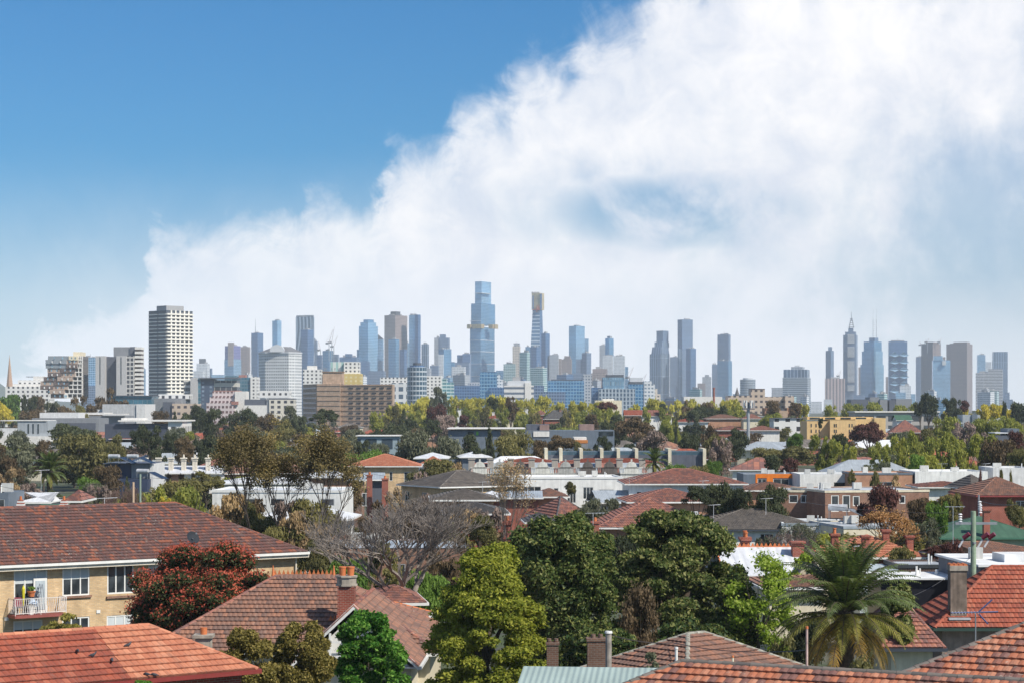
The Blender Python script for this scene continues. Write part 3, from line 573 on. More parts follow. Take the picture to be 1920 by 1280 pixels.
def trunkmesh(seed, mat):
    r = random.Random(seed); mb = MB(); top = Vector((r.uniform(-.06, .06), r.uniform(-.06, .06), .5)); mb.tube((0,0,0), top, .055, .038, 7)
    for k in range(6):
        a = k*2*pi/6+r.uniform(-.4, .4); s = top*r.uniform(.55, 1); e = Vector((cos(a)*r.uniform(.3, .6), sin(a)*r.uniform(.3, .6), r.uniform(.66, .9))); mid = (s+e)/2+Vector((0, 0, -.03))
        mb.tube(s, mid, .026, .018, 5); mb.tube(mid, e, .018, .006, 5)
    o = mb.build('trunk', mat); me = o.data; bpy.data.objects.remove(o); return me
TRUNKS = [trunkmesh(i, BARK) for i in range(3)]+[trunkmesh(9, BARKG)]
def tree(x, yt, w_, D, kind, mat, label, cf=.78, name='tree', group=None, rs=None, cat='tree', h=None):
    base = Vector(((x-960)/F*D, D, 0)); H = P(x, yt, D).z if h is None else h; r = w_/2/F*D
    t = empty(name, base, 0, label, cat, group); rr = random.Random(int(x*13+yt*7)); far = w_ < 46 or D > 900
    hc = min(H*cf, r*{'round': 2.3, 'umbrella': 1.5, 'gum': 2.8, 'cone': 4, 'column': 9, 'vase': 2.6}[kind]) if w_ > 14 else H*cf
    pm = proto(kind, mat, far); c = link('crown', pm[rr.randrange(len(pm))], t, (0, 0, H-hc), rr.uniform(0, 6.28)); c.scale = (r, r, hc)
    if cf < .97:
        k = link('trunk', TRUNKS[rr.randrange(3)], t, (0, 0, 0), rr.uniform(0, 6)); k.scale = (min(r, H*.6), min(r, H*.6), H)
    return t
def shrub(*a, **k): k.setdefault('cf', .98); k.setdefault('name', 'shrub'); k.setdefault('cat', 'shrub'); return tree(*a, **k)
def baretree(name, base, H, R_, seed, mat, label, depth=6, lean=(0, 0), spread=.62, minr=.012, cat='bare tree', buds=None, trunk_r=None, forks=3, start=.25):
    """leafless tree: recursive tapering limbs"""
    r = random.Random(seed); t = empty(name, base, 0, label, cat); tm = MB(); bm_ = MB(); tips = []
    def grow(p, d, L, rad, lev):
        seg = 3 if lev < 3 else 2; mbx = tm if lev == 0 else bm_; q = p
        for s in range(seg):
            d = (d+Vector((r.uniform(-1, 1), r.uniform(-1, 1), r.uniform(-.6, .9)))*.17).normalized(); nq = q+d*L/seg; r0 = rad*(1-.3*s/seg); r1 = rad*(1-.3*(s+1)/seg)
            mbx.tube(q, nq, max(r0, minr), max(r1, minr), 6 if lev < 2 else (4 if lev < 4 else 3)); q = nq
            if lev >= 2 and s == 0 and r.random() < .6:
                e = (d+Vector((r.uniform(-1, 1), r.uniform(-1, 1), r.uniform(-.3, .8)))*.9).normalized(); bm_.tube(q, q+e*L*.45, max(rad*.35, minr), minr*.7, 3)
        if lev >= depth: tips.append(q); return
        for k in range(forks if lev else forks+1):
            a = r.uniform(0, 2*pi); o = Vector((cos(a), sin(a), 0))*spread*r.uniform(.6, 1.25)+Vector((0, 0, r.uniform(-.1, .35)))
            grow(q, (d+o).normalized(), L*r.uniform(.66, .86), rad*.62, lev+1)
    tr = trunk_r or H*.028; grow(Vector((0, 0, -.1)), Vector((lean[0], lean[1], 1)).normalized(), H*start, tr, 0)
    V = np.array([tuple(v) for v in bm_.v]); k = np.array([R_/max(1e-3, np.percentile(np.abs(V[:, 0]), 99)), R_/max(1e-3, np.percentile(np.abs(V[:, 1]), 99)), H/V[:, 2].max()])
    for m_ in (tm, bm_): m_.v = [Vector((v.x*k[0], v.y*k[1], v.z*k[2])) for v in m_.v]
    tm.build('trunk', mat, t); bm_.build('branches', mat, t)
    if buds:
        m_, n, L = buds; g = np.random.default_rng(seed); T_ = np.array([(q.x*k[0], q.y*k[1], q.z*k[2]) for q in tips]); idx = g.integers(0, len(T_), n); bl = T_[idx]+g.normal(size=(n, 3))*H*.02
        a = g.normal(size=(n, 3)); a /= np.linalg.norm(a, axis=1)[:, None]; b = np.cross(a, g.normal(size=(n, 3))); b /= np.linalg.norm(b, axis=1)[:, None]
        V = np.stack([bl-a*L, bl+b*L*.6, bl+a*L, bl-b*L*.6], 1).reshape(-1, 3); link('leaves', quadmesh('leaves', V, m_), t)
    return t
def frondmesh(L, arch, seed, mat, w_=.55, n=38):
    """one arching palm frond along +x, leaflets both sides, drooping"""
    r = random.Random(seed); mb = MB(); pts = []; ang = arch[0]; p = Vector((0, 0, 0))
    for i in range(n+1):
        pts.append(p.copy()); ang += (arch[1]-arch[0])/n*(1.3 if i > n*.4 else .55); p = p+Vector((cos(ang), 0, sin(ang)))*L/n
    for i in range(0, n, 3): mb.tube(pts[i], pts[min(n, i+3)], .035*(1-i/n)+.008, .035*(1-(i+3)/n)+.008, 4, 1)
    for i in range(5, n+1):
        u = i/n; ll = w_*sin(pi*min(1, .12+u*.92))**.6*(1.0 if u < .8 else .8)+.05; tdir = (pts[i]-pts[i-1]).normalized()
        for sd in (-1, 1):
            o = Vector((tdir.x*.55, sd*.85, tdir.z*.55-.22+r.uniform(-.12, .12))).normalized()*ll*r.uniform(.85, 1.1); a = pts[i]; wv = tdir*.036
            m1 = a+o*.55+Vector((0, 0, .03)); e = a+o+Vector((0, 0, -.16*ll)); mb.face([a-wv, a+wv, m1+wv*.9, m1-wv*.9]); mb.face([m1-wv*.9, m1+wv*.9, e])
    o = mb.build('frond', mat); me = o.data; bpy.data.objects.remove(o); return me
def palm(base, zc, L, nf, label, mats, seed=3, trunk_r=.38, dead=True):
    r = random.Random(seed); t = empty('palm_tree', base, 0, label, 'palm'); mb = MB(); n = 22
    for k in range(n): z0, z1 = zc*k/n, zc*(k+1)/n; rr = trunk_r*(1+.35*max(0, (k-n*.7)/(n*.3))); mb.cyl((0,0,z0), rr*1.06, z1-z0, rr*.93, 14, cap=False)
    mb.cyl((0,0,zc), trunk_r*1.4, .5, trunk_r*.5, 14); mb.build('trunk', mats[3], t)
    fm = [[frondmesh(L*s, a, seed+i*3+j, [mats[0 if i < 3 else (1 if i == 3 else 2)], mats[3]], .5*L/3.6) for j in range(2)] for i, (s, a) in enumerate([(.92, (1.35, .55)), (1.0, (1.05, -.25)), (1.0, (.65, -.75)), (.98, (.2, -1.15)), (.85, (-.35, -1.45))])]
    for k in range(nf):
        u = (k+.5)/nf; lev = min(4, int(u**1.25*4.6)); 
        if lev == 4 and not dead: lev = 3
        o = link('frond', fm[lev][k % 2], t, (0, 0, zc+.5-.55*u), k*2.39996+r.uniform(-.15, .15)); o.rotation_euler.y = r.uniform(-.12, .12)
    return t

# ---------------------------------------------------------------- buildings
WH = plain('white_paint', (.74, .74, .72), .55); CR = plain('cream_paint', (.66, .60, .46), .6); DK = plain('charcoal_paint', (.06, .065, .075), .5)
FRM = plain('window_frame_white', (.70, .70, .68), .45, 0, .08); FRD = plain('window_frame_dark', (.05, .055, .06), .4, 0, .1)
GL = glassmat(); GLB = glassmat('sky_glass', (.12, .20, .26), .1); BLIND = plain('window_blind', (.50, .54, .56), .8, 0, .08)
GUT = plain('gutter_white', (.72, .72, .70), .4, 0, .1); GUTD = plain('gutter_dark', (.05, .06, .08), .4, 0, .1)
YB = brick('cream_brick', (.72,.51,.28), (.57,.38,.20), (.50,.41,.30)); BB = brick('brown_brick', (.22,.10,.065), (.32,.15,.09), (.32,.26,.22)); RB = brick('red_brick', (.36,.075,.045), (.28,.06,.04), (.36,.25,.2))
OB = brick('orange_brick', (.50,.23,.12), (.40,.18,.10), (.45,.35,.28)); TANB = brick('tan_brick', (.50,.355,.25), (.44,.30,.21), (.46,.37,.30))
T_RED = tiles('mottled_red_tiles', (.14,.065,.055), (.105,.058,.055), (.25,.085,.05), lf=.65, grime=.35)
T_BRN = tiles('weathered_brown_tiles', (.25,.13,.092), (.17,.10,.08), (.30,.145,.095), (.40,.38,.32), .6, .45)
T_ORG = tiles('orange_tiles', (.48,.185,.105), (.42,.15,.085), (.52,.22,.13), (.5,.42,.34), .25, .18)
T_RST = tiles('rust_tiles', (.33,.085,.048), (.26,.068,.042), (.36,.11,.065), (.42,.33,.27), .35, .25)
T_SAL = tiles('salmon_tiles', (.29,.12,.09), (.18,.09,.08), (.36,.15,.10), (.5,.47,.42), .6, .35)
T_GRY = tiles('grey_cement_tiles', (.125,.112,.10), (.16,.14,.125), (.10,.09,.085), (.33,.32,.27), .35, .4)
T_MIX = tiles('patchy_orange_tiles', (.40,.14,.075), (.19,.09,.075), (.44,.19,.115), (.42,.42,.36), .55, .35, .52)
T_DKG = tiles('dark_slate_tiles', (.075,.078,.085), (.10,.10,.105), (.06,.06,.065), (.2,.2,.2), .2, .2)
MW = metalroof('white_metal_roof', (.74,.75,.77)); MG = metalroof('grey_metal_roof', (.36,.40,.44)); MB_ = metalroof('blue_grey_metal_roof', (.22,.27,.32)); MGR = metalroof('green_metal_roof', (.05,.12,.075), .76, .7); MPG = metalroof('pale_green_metal_roof', (.33,.41,.38), .2, dirt=.12)
ROOFF = plain('flat_roof_membrane', (.40,.43,.47), .8, 0, .3, .5, .2, False); ROOFW = plain('flat_roof_white', (.70,.71,.72), .7, 0, .2, .5, .2, False)
TW, TH = .24, .36
def slope(mb, a, b, c, d, seg=4, wave=.022, lift=.06, mi=0, u0=0.0):
    """courses of tiles on the roof plane a-b (eave) d-c (top), d above a, c above b"""
    a, b, c, d = map(Vector, (a, b, c, d)); e = (b-a).normalized(); n = (b-a).cross(((c+d)/2-a)); n.normalize(); up = n.cross(e)
    if up.z < 0: up = -up; n = -n
    H = (d-a).dot(up); L = (b-a).length
    if H < .05: return
    nc = max(1, round(H/TH)); xl = lambda t: (d-a).dot(e)*t; xr = lambda t: L+((c-a).dot(e)-L)*t
    step = TW/seg
    for i in range(nc):
        t0, t1 = i/nc, (i+1)/nc; l0, r0, l1, r1 = xl(t0), xr(t0), xl(t1), xr(t1)
        lo, hi = min(l0, l1), max(r0, r1); k0, k1 = math.floor(lo/step), math.ceil(hi/step); prev = None
        for k in range(k0, k1+1):
            u = k*step; ph = ((u/TW)+(.5 if i % 2 else 0)); wv = wave*(.5-.5*cos(2*pi*ph)) if seg > 1 else 0
            ua, ub = min(max(u, l0), max(r0, l0)), min(max(u, l1), max(r1, l1)); va, vb = H*t0, H*t1+.02
            A = a+e*ua+up*va; cur = (A+n*(lift+wv), a+e*ub+up*vb+n*(wv*.8+.004), A-n*.01, u/TW+u0+(.5 if i % 2 else 0))
            if prev is not None and (abs(prev[0].dot(e)-cur[0].dot(e)) > 1e-4 or abs(prev[1].dot(e)-cur[1].dot(e)) > 1e-4):
                uvs = [(prev[3]+1e-3, i+.01), (cur[3]-1e-3, i+.01), (cur[3]-1e-3, i+.99), (prev[3]+1e-3, i+.99)]
                mb.face([prev[0], cur[0], cur[1], prev[1]], mi, uvs); mb.face([prev[2], cur[2], cur[0], prev[0]], mi, [(prev[3]+1e-3, i+.01), (cur[3]-1e-3, i+.01)]*2)
            prev = cur
def caps(mb, p, q, r=.13, L=.42, mi=0, lift=.03):
    p, q = Vector(p), Vector(q); d = q-p; n = max(1, int(d.length/L)); e = d.normalized(); s = Vector((0, 0, 1)).cross(e)
    s = s.normalized() if s.length > .01 else Vector((1, 0, 0)); up = e.cross(s)
    if up.z < 0: up = -up
    for i in range(n):
        a = p+d*(i/n)+up*lift; b = p+d*((i+1)/n)+up*(lift)+e*.03; ra, rb = r, r*.86; k = 6; U = i*1.0+.3
        A = [a+s*ra*cos(pi*j/k)+up*ra*.8*sin(pi*j/k)-up*.05 for j in range(k+1)]; B = [b+s*rb*cos(pi*j/k)+up*rb*.8*sin(pi*j/k)-up*.05 for j in range(k+1)]
        for j in range(k): mb.face([A[j], A[j+1], B[j+1], B[j]], mi, [(U, 3.2), (U+.3, 3.2), (U+.3, 3.8), (U, 3.8)], True)
        mb.face(A, mi, [(U, 3.5)]*(k+1))
def flatslope(mb, a, b, c, d, mi=0, th=.05):
    pts = [Vector(p) for p in (a, b, c, d)]
    if (pts[2]-pts[3]).length < 1e-3: pts = pts[:3]
    mb.face(pts, mi)
def wall(mb, A, B, z0, z1, holes=(), mi=0, reveal=.12):
    """vertical wall from A to B (2D, outside on the right-hand side of A->B); holes = (u0, u1, v0, v1)"""
    A = Vector((A[0], A[1], 0)); B = Vector((B[0], B[1], 0)); L = (B-A).length; e = (B-A)/L; n = Vector((e.y, -e.x, 0))
    hs = [(max(.02, h[0]), min(L-.02, h[1]), h[2], min(z1-.02, h[3])) for h in holes]
    us = sorted({0, L, *[h[0] for h in hs], *[h[1] for h in hs]}); vs = sorted({z0, z1, *[h[2] for h in hs], *[h[3] for h in hs]})
    Q = lambda u_, v_, o=0: A+e*u_+Vector((0, 0, v_))-n*o
    for i in range(len(us)-1):
        for j in range(len(vs)-1):
            um, vm = (us[i]+us[i+1])/2, (vs[j]+vs[j+1])/2
            if any(h[0] < um < h[1] and h[2] < vm < h[3] for h in hs): continue
            mb.face([Q(us[i], vs[j]), Q(us[i+1], vs[j]), Q(us[i+1], vs[j+1]), Q(us[i], vs[j+1])], mi)
    for h in hs:
        a, b, c, d = h; r = reveal
        mb.face([Q(a,c), Q(b,c), Q(b,c,r), Q(a,c,r)], mi); mb.face([Q(a,d,r), Q(b,d,r), Q(b,d), Q(a,d)], mi); mb.face([Q(a,c), Q(a,c,r), Q(a,d,r), Q(a,d)], mi); mb.face([Q(b,c,r), Q(b,c), Q(b,d), Q(b,d,r)], mi)
WC = {}
def window(parent, A, B, h, mull=1, bars=0, frame=None, glass=None, blind=0.0, reveal=.12, ft=.06, name='window', label=None):
    """framed window filling hole h of the wall A-B: frame mesh with a pane child"""
    A = Vector((A[0], A[1], 0)); B = Vector((B[0], B[1], 0)); L = (B-A).length; e = (B-A)/L; n = Vector((e.y, -e.x, 0)); w_, hh = h[1]-h[0], h[3]-h[2]
    frame = frame or FRM; glass = glass or GL; key = (round(w_, 3), round(hh, 3), mull, bars, frame.name, glass.name, blind, ft)
    if key not in WC:
        mb = MB(); T = .05
        mb.bx(0, w_, -T, 0, 0, ft); mb.bx(0, w_, -T, 0, hh-ft, hh); mb.bx(0, ft, -T, 0, ft, hh-ft); mb.bx(w_-ft, w_, -T, 0, ft, hh-ft)
        for k in range(1, mull): x = w_*k/mull; mb.bx(x-ft*.45, x+ft*.45, -T*.9, 0, ft, hh-ft)
        for k in range(1, bars+1): z = hh*k/(bars+1); mb.bx(ft, w_-ft, -T*.8, 0, z-ft*.35, z+ft*.35)
        o = mb.build('window', frame); fm = o.data; bpy.data.objects.remove(o); mb = MB(); mb.face([(ft*.5, -.012, ft*.5), (w_-ft*.5, -.012, ft*.5), (w_-ft*.5, -.012, hh-ft*.5), (ft*.5, -.012, hh-ft*.5)])
        o = mb.build('pane', glass); pm = o.data; bpy.data.objects.remove(o); bm_ = None
        if blind:
            mb = MB(); mb.bx(ft, w_-ft, -.022, -.014, hh*(1-blind), hh-ft); o = mb.build('blind', BLIND); bm_ = o.data; bpy.data.objects.remove(o)
        WC[key] = (fm, pm, bm_)
    fm, pm, bm_ = WC[key]; loc = A+e*h[0]+Vector((0, 0, h[2]))-n*(reveal-.045); o = link(name, fm, parent, loc, atan2(e.y, e.x)); link('pane', pm, o)
    if bm_: link('blind', bm_, o)
    if label: o['label'] = label
    return o
def chimney(root, x, y, z0, z1, w_, mat, pots=1, potmat=None, cap=True, capmat=None, rz=0, name='chimney'):
    mb = MB(); mb.box((x, y, z0), (w_, w_, z1-z0-.25), rz); mb.box((x, y, z1-.25), (w_+.14, w_+.14, .1), rz); mb.box((x, y, z1-.15), (w_+.24, w_+.24, .15), rz)
    o = mb.build(name, [mat], root)
    for k in range(pots):
        pm = MB(); q = (x+(k-(pots-1)/2)*w_*.5, y, z1); pm.cyl(q, .13, .42, .11, 10, cap=False); pm.cyl((q[0], q[1], z1+.36), .155, .07, .155, 10); pm.build('chimney_pot', potmat or plain('terracotta_pot', (.55,.17,.06), .7), o)
    return o
def house(label, xa, xb, ye, D, rz, W, yr=None, roof=None, wallm=None, hip=(1, 1), seg=1, oh=.5, pitch=None, wins=(), swins=(), gut=None, caps_=True, tile=True, name='house', cat='house', group=None, chim=(), z0=0, capm=None, frame=None, gable=None, ze=None, bars=0, mull=2, Lf=None, split=None, pxwins=(), pxmull=3, blind=0, ft=.06, barge=None):
    """tiled or metal hipped/gabled house; A = pixel (xa, ye) of the near left eave corner, xb = pixel of the right eave corner, rz = degrees its front turns away to the right"""
    r_ = R(rz); A = P(xa, ye, D); ze = A.z if ze is None else ze
    kx = (xb-960)/F; L = Lf or (kx*A.y-A.x)/(cos(r_)-kx*sin(r_)); base = Vector((A.x, A.y, z0)); root = empty(name, base, r_, label, cat, group)
    if yr is not None:
        ang = r_; cy = A.y+sin(r_)*L*.4+cos(r_)*W/2; rise = CAMH-(yr-HY)/F*cy-ze; rise = max(.3, rise)
    else: rise = tan(R(pitch or 22))*W/2
    ze -= z0; hl = W/2 if hip[0] else 0; hr = W/2 if hip[1] else 0
    if hl+hr > L: hl = hr = L/2 if hip[0] and hip[1] else min(L, W/2)
    zr = ze+rise; p1, p2 = Vector((hl, W/2, zr)), Vector((L-hr, W/2, zr)); c = [Vector((0,0,ze)), Vector((L,0,ze)), Vector((L,W,ze)), Vector((0,W,ze))]
    mb = MB(); sl_ = (lambda *q: slope(mb, *q, seg=seg)) if tile else (lambda *q: flatslope(mb, *q))
    if split:
        e1, q1 = Vector((split[0], 0, ze)), Vector((split[0], W/2, zr)); slope(mb, c[0], e1, q1, p1, seg=seg, mi=1); slope(mb, e1, c[1], p2, q1, seg=seg)
    else: sl_(c[0], c[1], p2, p1)
    sl_(c[2], c[3], p1, p2)
    if hip[1]: sl_(c[1], c[2], p2, p2)
    if hip[0]: sl_(c[3], c[0], p1, p1)
    if not tile:
        for a, b in ((0,1),(1,2),(2,3),(3,0)): q, s = c[a], c[b]; mb.face([q-Vector((0,0,.1)), s-Vector((0,0,.1)), s, q])
    ro = mb.build('roof', [roof, split[1]] if split else roof, root)
    if caps_:
        mb = MB(); cr = .12 if tile else .07
        if (p2-p1).length > .3: caps(mb, p1, p2, cr)
        for a, p, f in ((c[0], p1, hip[0]), (c[3], p1, hip[0]), (c[1], p2, hip[1]), (c[2], p2, hip[1])): caps(mb, a, p, cr)
        mb.build('ridge_capping', capm or roof, root)
    g = gut or GUT; mb = MB(); o = .02
    mb.bx(-.08, L+.08, -.14, -o, ze-.16, ze-.01); mb.bx(-.08, L+.08, W+o, W+.14, ze-.16, ze-.01); mb.bx(-.14, -o, -.02, W+.02, ze-.16, ze-.01) if hip[0] else None; mb.bx(L+o, L+.14, -.02, W+.02, ze-.16, ze-.01) if hip[1] else None
    mb.bx(-.02, L+.02, -.018, W+.018, ze-.12, ze-.06)
    mb.build('gutter', g, root)
    mb = MB(); k = [(oh, oh), (L-oh, oh), (L-oh, W-oh), (oh, W-oh)]; zt = ze-.12
    wl = [(u0, u1, v0-z0, v1-z0) for (u0, u1, v0, v1) in wins]
    for (x0, x1, y0, y1) in pxwins:      # openings given where they are seen
        O = Vector((A.x, A.y))+Vector((-sin(r_), cos(r_)))*oh; us = []
        for x in (x0, x1): kk = (x-960)/F; us.append((kk*O.y-O.x)/(cos(r_)-kk*sin(r_)))
        Dm = O.y+sin(r_)*sum(us)/2; wl.append((us[0]-oh, us[1]-oh, max(.05, CAMH-(y1-HY)/F*Dm), min(zt-.03, CAMH-(y0-HY)/F*Dm)))
    sw = list(swins)
    wall(mb, k[0], k[1], 0, zt, wl); wall(mb, k[1], k[2], 0, zt); wall(mb, k[2], k[3], 0, zt); wall(mb, k[3], k[0], 0, zt, sw)
    for s, f in ((0, hip[0]), (1, hip[1])):
        if not f:
            x = oh if s == 0 else L-oh; zz = zr-.06-.0; pts = [(x, oh, zt), (x, W-oh, zt), (x, W/2, zt+(zz-zt)*(1-oh*2/W)+.02)]; mb.face(pts if s else pts[::-1], 1 if gable else 0)
    mb.build('wall', [wallm or WH]+([gable] if gable else []), root)
    for i_, h in enumerate(wl): window(root, k[0], k[1], h, (pxmull if pxwins else mull) if h[1]-h[0] > .9 else 1, bars, frame, blind=blind if i_ % 3 != 2 else 0, ft=ft)
    for h in sw: window(root, k[3], k[0], h, mull if h[1]-h[0] > .9 else 1, bars, frame)
    if barge:
        mb = MB()
        for s, f in ((0, hip[0]), (1, hip[1])):
            if f: continue
            x = -.06 if s == 0 else L+.06
            for a, b in ((Vector((x, 0, ze)), Vector((x, W/2, zr))), (Vector((x, W, ze)), Vector((x, W/2, zr)))):
                for xx in (x-.03, x+.03): mb.face([(xx, a.y, a.z+.06), (xx, b.y, b.z+.06), (xx, b.y, b.z-.2), (xx, a.y, a.z-.2)])
                mb.face([(x-.03, a.y, a.z+.06), (x+.03, a.y, a.z+.06), (x+.03, b.y, b.z+.06), (x-.03, b.y, b.z+.06)])
        mb.build('barge_board', barge, root)
    for (cx, cy, cz, cw, cm, n) in chim: chimney(root, cx, cy, max(ze-1, .5), cz-z0, cw, cm, n)
    root['_L'] = L; return root, L, ze, rise
def block(label, xa, xb, yt, D, rz, W, wallm=None, roofm=None, wins=(), swins=(), par=.35, ac=True, name='flat_roofed_building', cat='building', group=None, frame=None, trim=None, mull=2, glass=None, zt=None, z0=0, kid=None, bars=0, ft=.06):
    """flat-roofed block with parapet; pixel anchor as in house()"""
    r_ = R(rz); A = P(xa, yt, D); zt = A.z if zt is None else zt; kx = (xb-960)/F; L = (kx*A.y-A.x)/(cos(r_)-kx*sin(r_)); base = Vector((A.x, A.y, z0)); zt -= z0
    root = empty(name, base, r_, label, cat, group); mb = MB(); k = [(0,0),(L,0),(L,W),(0,W)]; wins = [h for h in wins if h[1] < L-.1]
    wall(mb, k[0], k[1], 0, zt, wins); wall(mb, k[1], k[2], 0, zt); wall(mb, k[2], k[3], 0, zt); wall(mb, k[3], k[0], 0, zt, swins)
    i = .2; zi = zt-par
    for (x0,x1,y0,y1) in ((0,L,0,i),(0,L,W-i,W),(0,i,i,W-i),(L-i,L,i,W-i)): mb.face([(x0,y0,zt),(x1,y0,zt),(x1,y1,zt),(x0,y1,zt)])
    mb.face([(i,i,zi),(i,i,zt),(L-i,i,zt),(L-i,i,zi)]); mb.face([(i,W-i,zt),(i,W-i,zi),(L-i,W-i,zi),(L-i,W-i,zt)]); mb.face([(i,i,zt),(i,i,zi),(i,W-i,zi),(i,W-i,zt)]); mb.face([(L-i,i,zi),(L-i,i,zt),(L-i,W-i,zt),(L-i,W-i,zi)])
    mb.build('wall', wallm or WH, root); mb = MB(); mb.face([(i,i,zi),(L-i,i,zi),(L-i,W-i,zi),(i,W-i,zi)]); mb.build('roof', roofm or ROOFF, root)
    rr = random.Random(int(xa*7+yt))
    for q in range((2 if L > 6 else 1) if ac else 0):
        mb = MB(); ux_, uy_ = rr.uniform(.15, .85)*L, rr.uniform(.3, .8)*W; mb.box((ux_, uy_, zi+.1), (rr.uniform(.7, 1.2), .45, rr.uniform(.5, .8)), 0, 0, True); mb.box((ux_, uy_, zi), (.5, .3, .1)); mb.build('air_conditioner', plain('unit_casing', (.5,.5,.48), .5), root)
    mb = MB(); ux_ = rr.uniform(.1, .9)*L; mb.tube((ux_, W*.4, zi), (ux_, W*.4, zi+.7), .06, None, 6); mb.tube((ux_+.4, W*.6, zi), (ux_+.4, W*.6, zi+.5), .05, None, 6); mb.build('vent_pipe', FRM, root)
    if trim:
        mb = MB(); o = .06
        for q in ((-o, L+o, -o, 0), (-o, L+o, W, W+o), (-o, 0, 0, W), (L, L+o, 0, W)): mb.bx(*q, zt-.22, zt+.02)
        mb.build('fascia', trim, root)
    for h in wins: window(root, k[0], k[1], h, mull if h[1]-h[0] > 1.0 else 1, bars, frame, glass, ft=ft)
    for h in swins: window(root, k[3], k[0], h, mull if h[1]-h[0] > 1.0 else 1, bars, frame, glass, ft=ft)
    return root, L, zt
def grid(n, m_, u0, du, v0, dv, w_, h): return [(u0+du*i, u0+du*i+w_, v0+dv*j, v0+dv*j+h) for j in range(m_) for i in range(n)]
# ---------------------------------------------------------------- mid-rise buildings between suburb and skyline
GM = 'buildings between the suburb and the skyline'
# tall white striped apartment tower: balcony slabs as geometry
D = 1790; base = P(312, 0, D); base.z = 0
t_ = empty('apartment_tower', base, 0, 'tall white striped apartment tower with a dark left face and grey roof box', 'apartment tower')
mb = MB(); c, a, b, zt, ph = tower_box(mb, D, 272.5, 312, 354.5, 582, None, 44); mb.build('wall', fc('dark_window_bands', (.10,.11,.13), (.05,.07,.10), 3.02, 2.6, .88, .62, .3, .25), t_, None, 0, base)
zs = [k*3.02+1.2 for k in range(1, 31) if k*3.02+1.2 < zt+1.2]
e = Vector((-cos(ph), sin(ph), 0)); g_ = Vector((sin(ph), cos(ph), 0)); o = Vector((c.x, c.y, 0))-e*a/2-g_*b/2
def band(p, q, out, z, h, mb):
    p2, q2 = p+out, q+out; Z = lambda k, zz: (k.x, k.y, zz)
    mb.face([Z(p2,z), Z(q2,z), Z(q2,z+h), Z(p2,z+h)]); mb.face([Z(p2,z+h), Z(q2,z+h), Z(q,z+h), Z(p,z+h)]); mb.face([Z(p,z), Z(q,z), Z(q2,z), Z(p2,z)]); mb.face([Z(p,z), Z(p2,z), Z(p2,z+h), Z(p,z+h)]); mb.face([Z(q2,z), Z(q,z), Z(q,z+h), Z(q2,z+h)])
bal = plain('balcony_white', (.78,.75,.68), .6)
for z in zs:
    mb = MB(); band(o+e*a, o+e*a*.50, -g_*.5, z, .95, mb); band(o+e*a*.44, o, -g_*.5, z, .95, mb); band(o, o+g_*b, -e*1.3, z, 1.25, mb)
    mb.build('balcony_band', bal, t_, None, 0, base)
mb = MB()
for k in range(1, 6): q = o+g_*b*k/6-e*.7; mb.box((q.x, q.y, 8), (1.4, .5, zt-8), -ph+pi/2)
mb.build('balcony_divider', bal, t_, None, 0, base)
mb = MB(); tower_box(mb, D+8, 290, 312, 340, 573, 582, 44); mb.build('roof_box', ST['conc'], t_, None, 0, base)
# tan brick hospital-like block with two wings and a plant tower
TANW = facade('tan_brick_bands', (.44,.30,.20), (.44,.30,.20), 3.02, 400, .999, .12, 0, .8, .1)
D = 1240; base = P(650, 0, D); base.z = 0
t_ = empty('tan_brick_block', base, 0, 'big tan brick block of two wings with small windows and a square plant tower', 'apartment block')
X = lambda px, d=D: P(px, 0, d).x
zt = P(0, 719, D).z
mb = MB(); mb.prism([(X(568,D+40), D+40), (X(594,D+3), D+3), (X(638,D), D), (X(638,D), D+40)], 0, zt); mb.build('left_wing', TANB, t_, None, 0, base)
mb = MB(); mb.prism([(X(638)+.05, D+2), (X(736,D-8), D-8), (X(740,D+14), D+14), (X(638)+.05, D+30)], 0, zt-.4); mb.build('right_wing', TANB, t_, None, 0, base)
mb = MB(); mb.box((X(622), D+12, zt-.1), (X(641)-X(603), 12, P(0,697,D).z-zt)); mb.build('plant_tower', TANB, t_, None, 0, base)
mb = MB(); mb.box((X(622), D+12, P(0,697,D).z), (X(642)-X(602), 13, .5)); mb.build('tower_coping', plain('tan_coping', (.30,.20,.14), .7), t_, None, 0, base)
mb = MB(); v0 = Vector((X(638), D+2-.1, 0)); v1 = Vector((X(736,D-8), D-8-.1, 0)); ev = (v1-v0).normalized(); Lw = (v1-v0).length; l0 = Vector((X(594,D+3), D+3, 0)); l1 = Vector((X(568,D+40), D+40, 0))
for j in range(9):
    z = zt-1.1-j*2.9; mb.box(((v0+v1)/2+Vector((0,0,z))), (Lw, .35, .3), atan2(ev.y, ev.x)); mb.box(((l0+Vector((X(638),D,0)))/2+Vector((0,-.1,z))), (X(638)-X(594,D+3), .3, .3), atan2(-3, X(638)-l0.x))
mb.build('brick_band', plain('tan_band', (.38,.25,.18), .8), t_, None, 0, base)
wm = None
for j in range(8):
    for i in range(6):
        if wm is None:
            mb = MB()
            for k in range(3): mb.bx(-1.35+k*.92, -1.35+k*.92+.78, -.06, .05, 0, .85)
            oo = mb.build('window', facade('dark_triple_window', (.03,.035,.05), (.03,.035,.05), 1, 1, .9, .9, 0, .15, .8)); wm = oo.data; bpy.data.objects.remove(oo)
        p = v0+ev*(Lw*(.20+.148*i))+Vector((0,-.08,zt-2.9-j*2.9)); link('window', wm, t_, p-base, atan2(ev.y, ev.x))
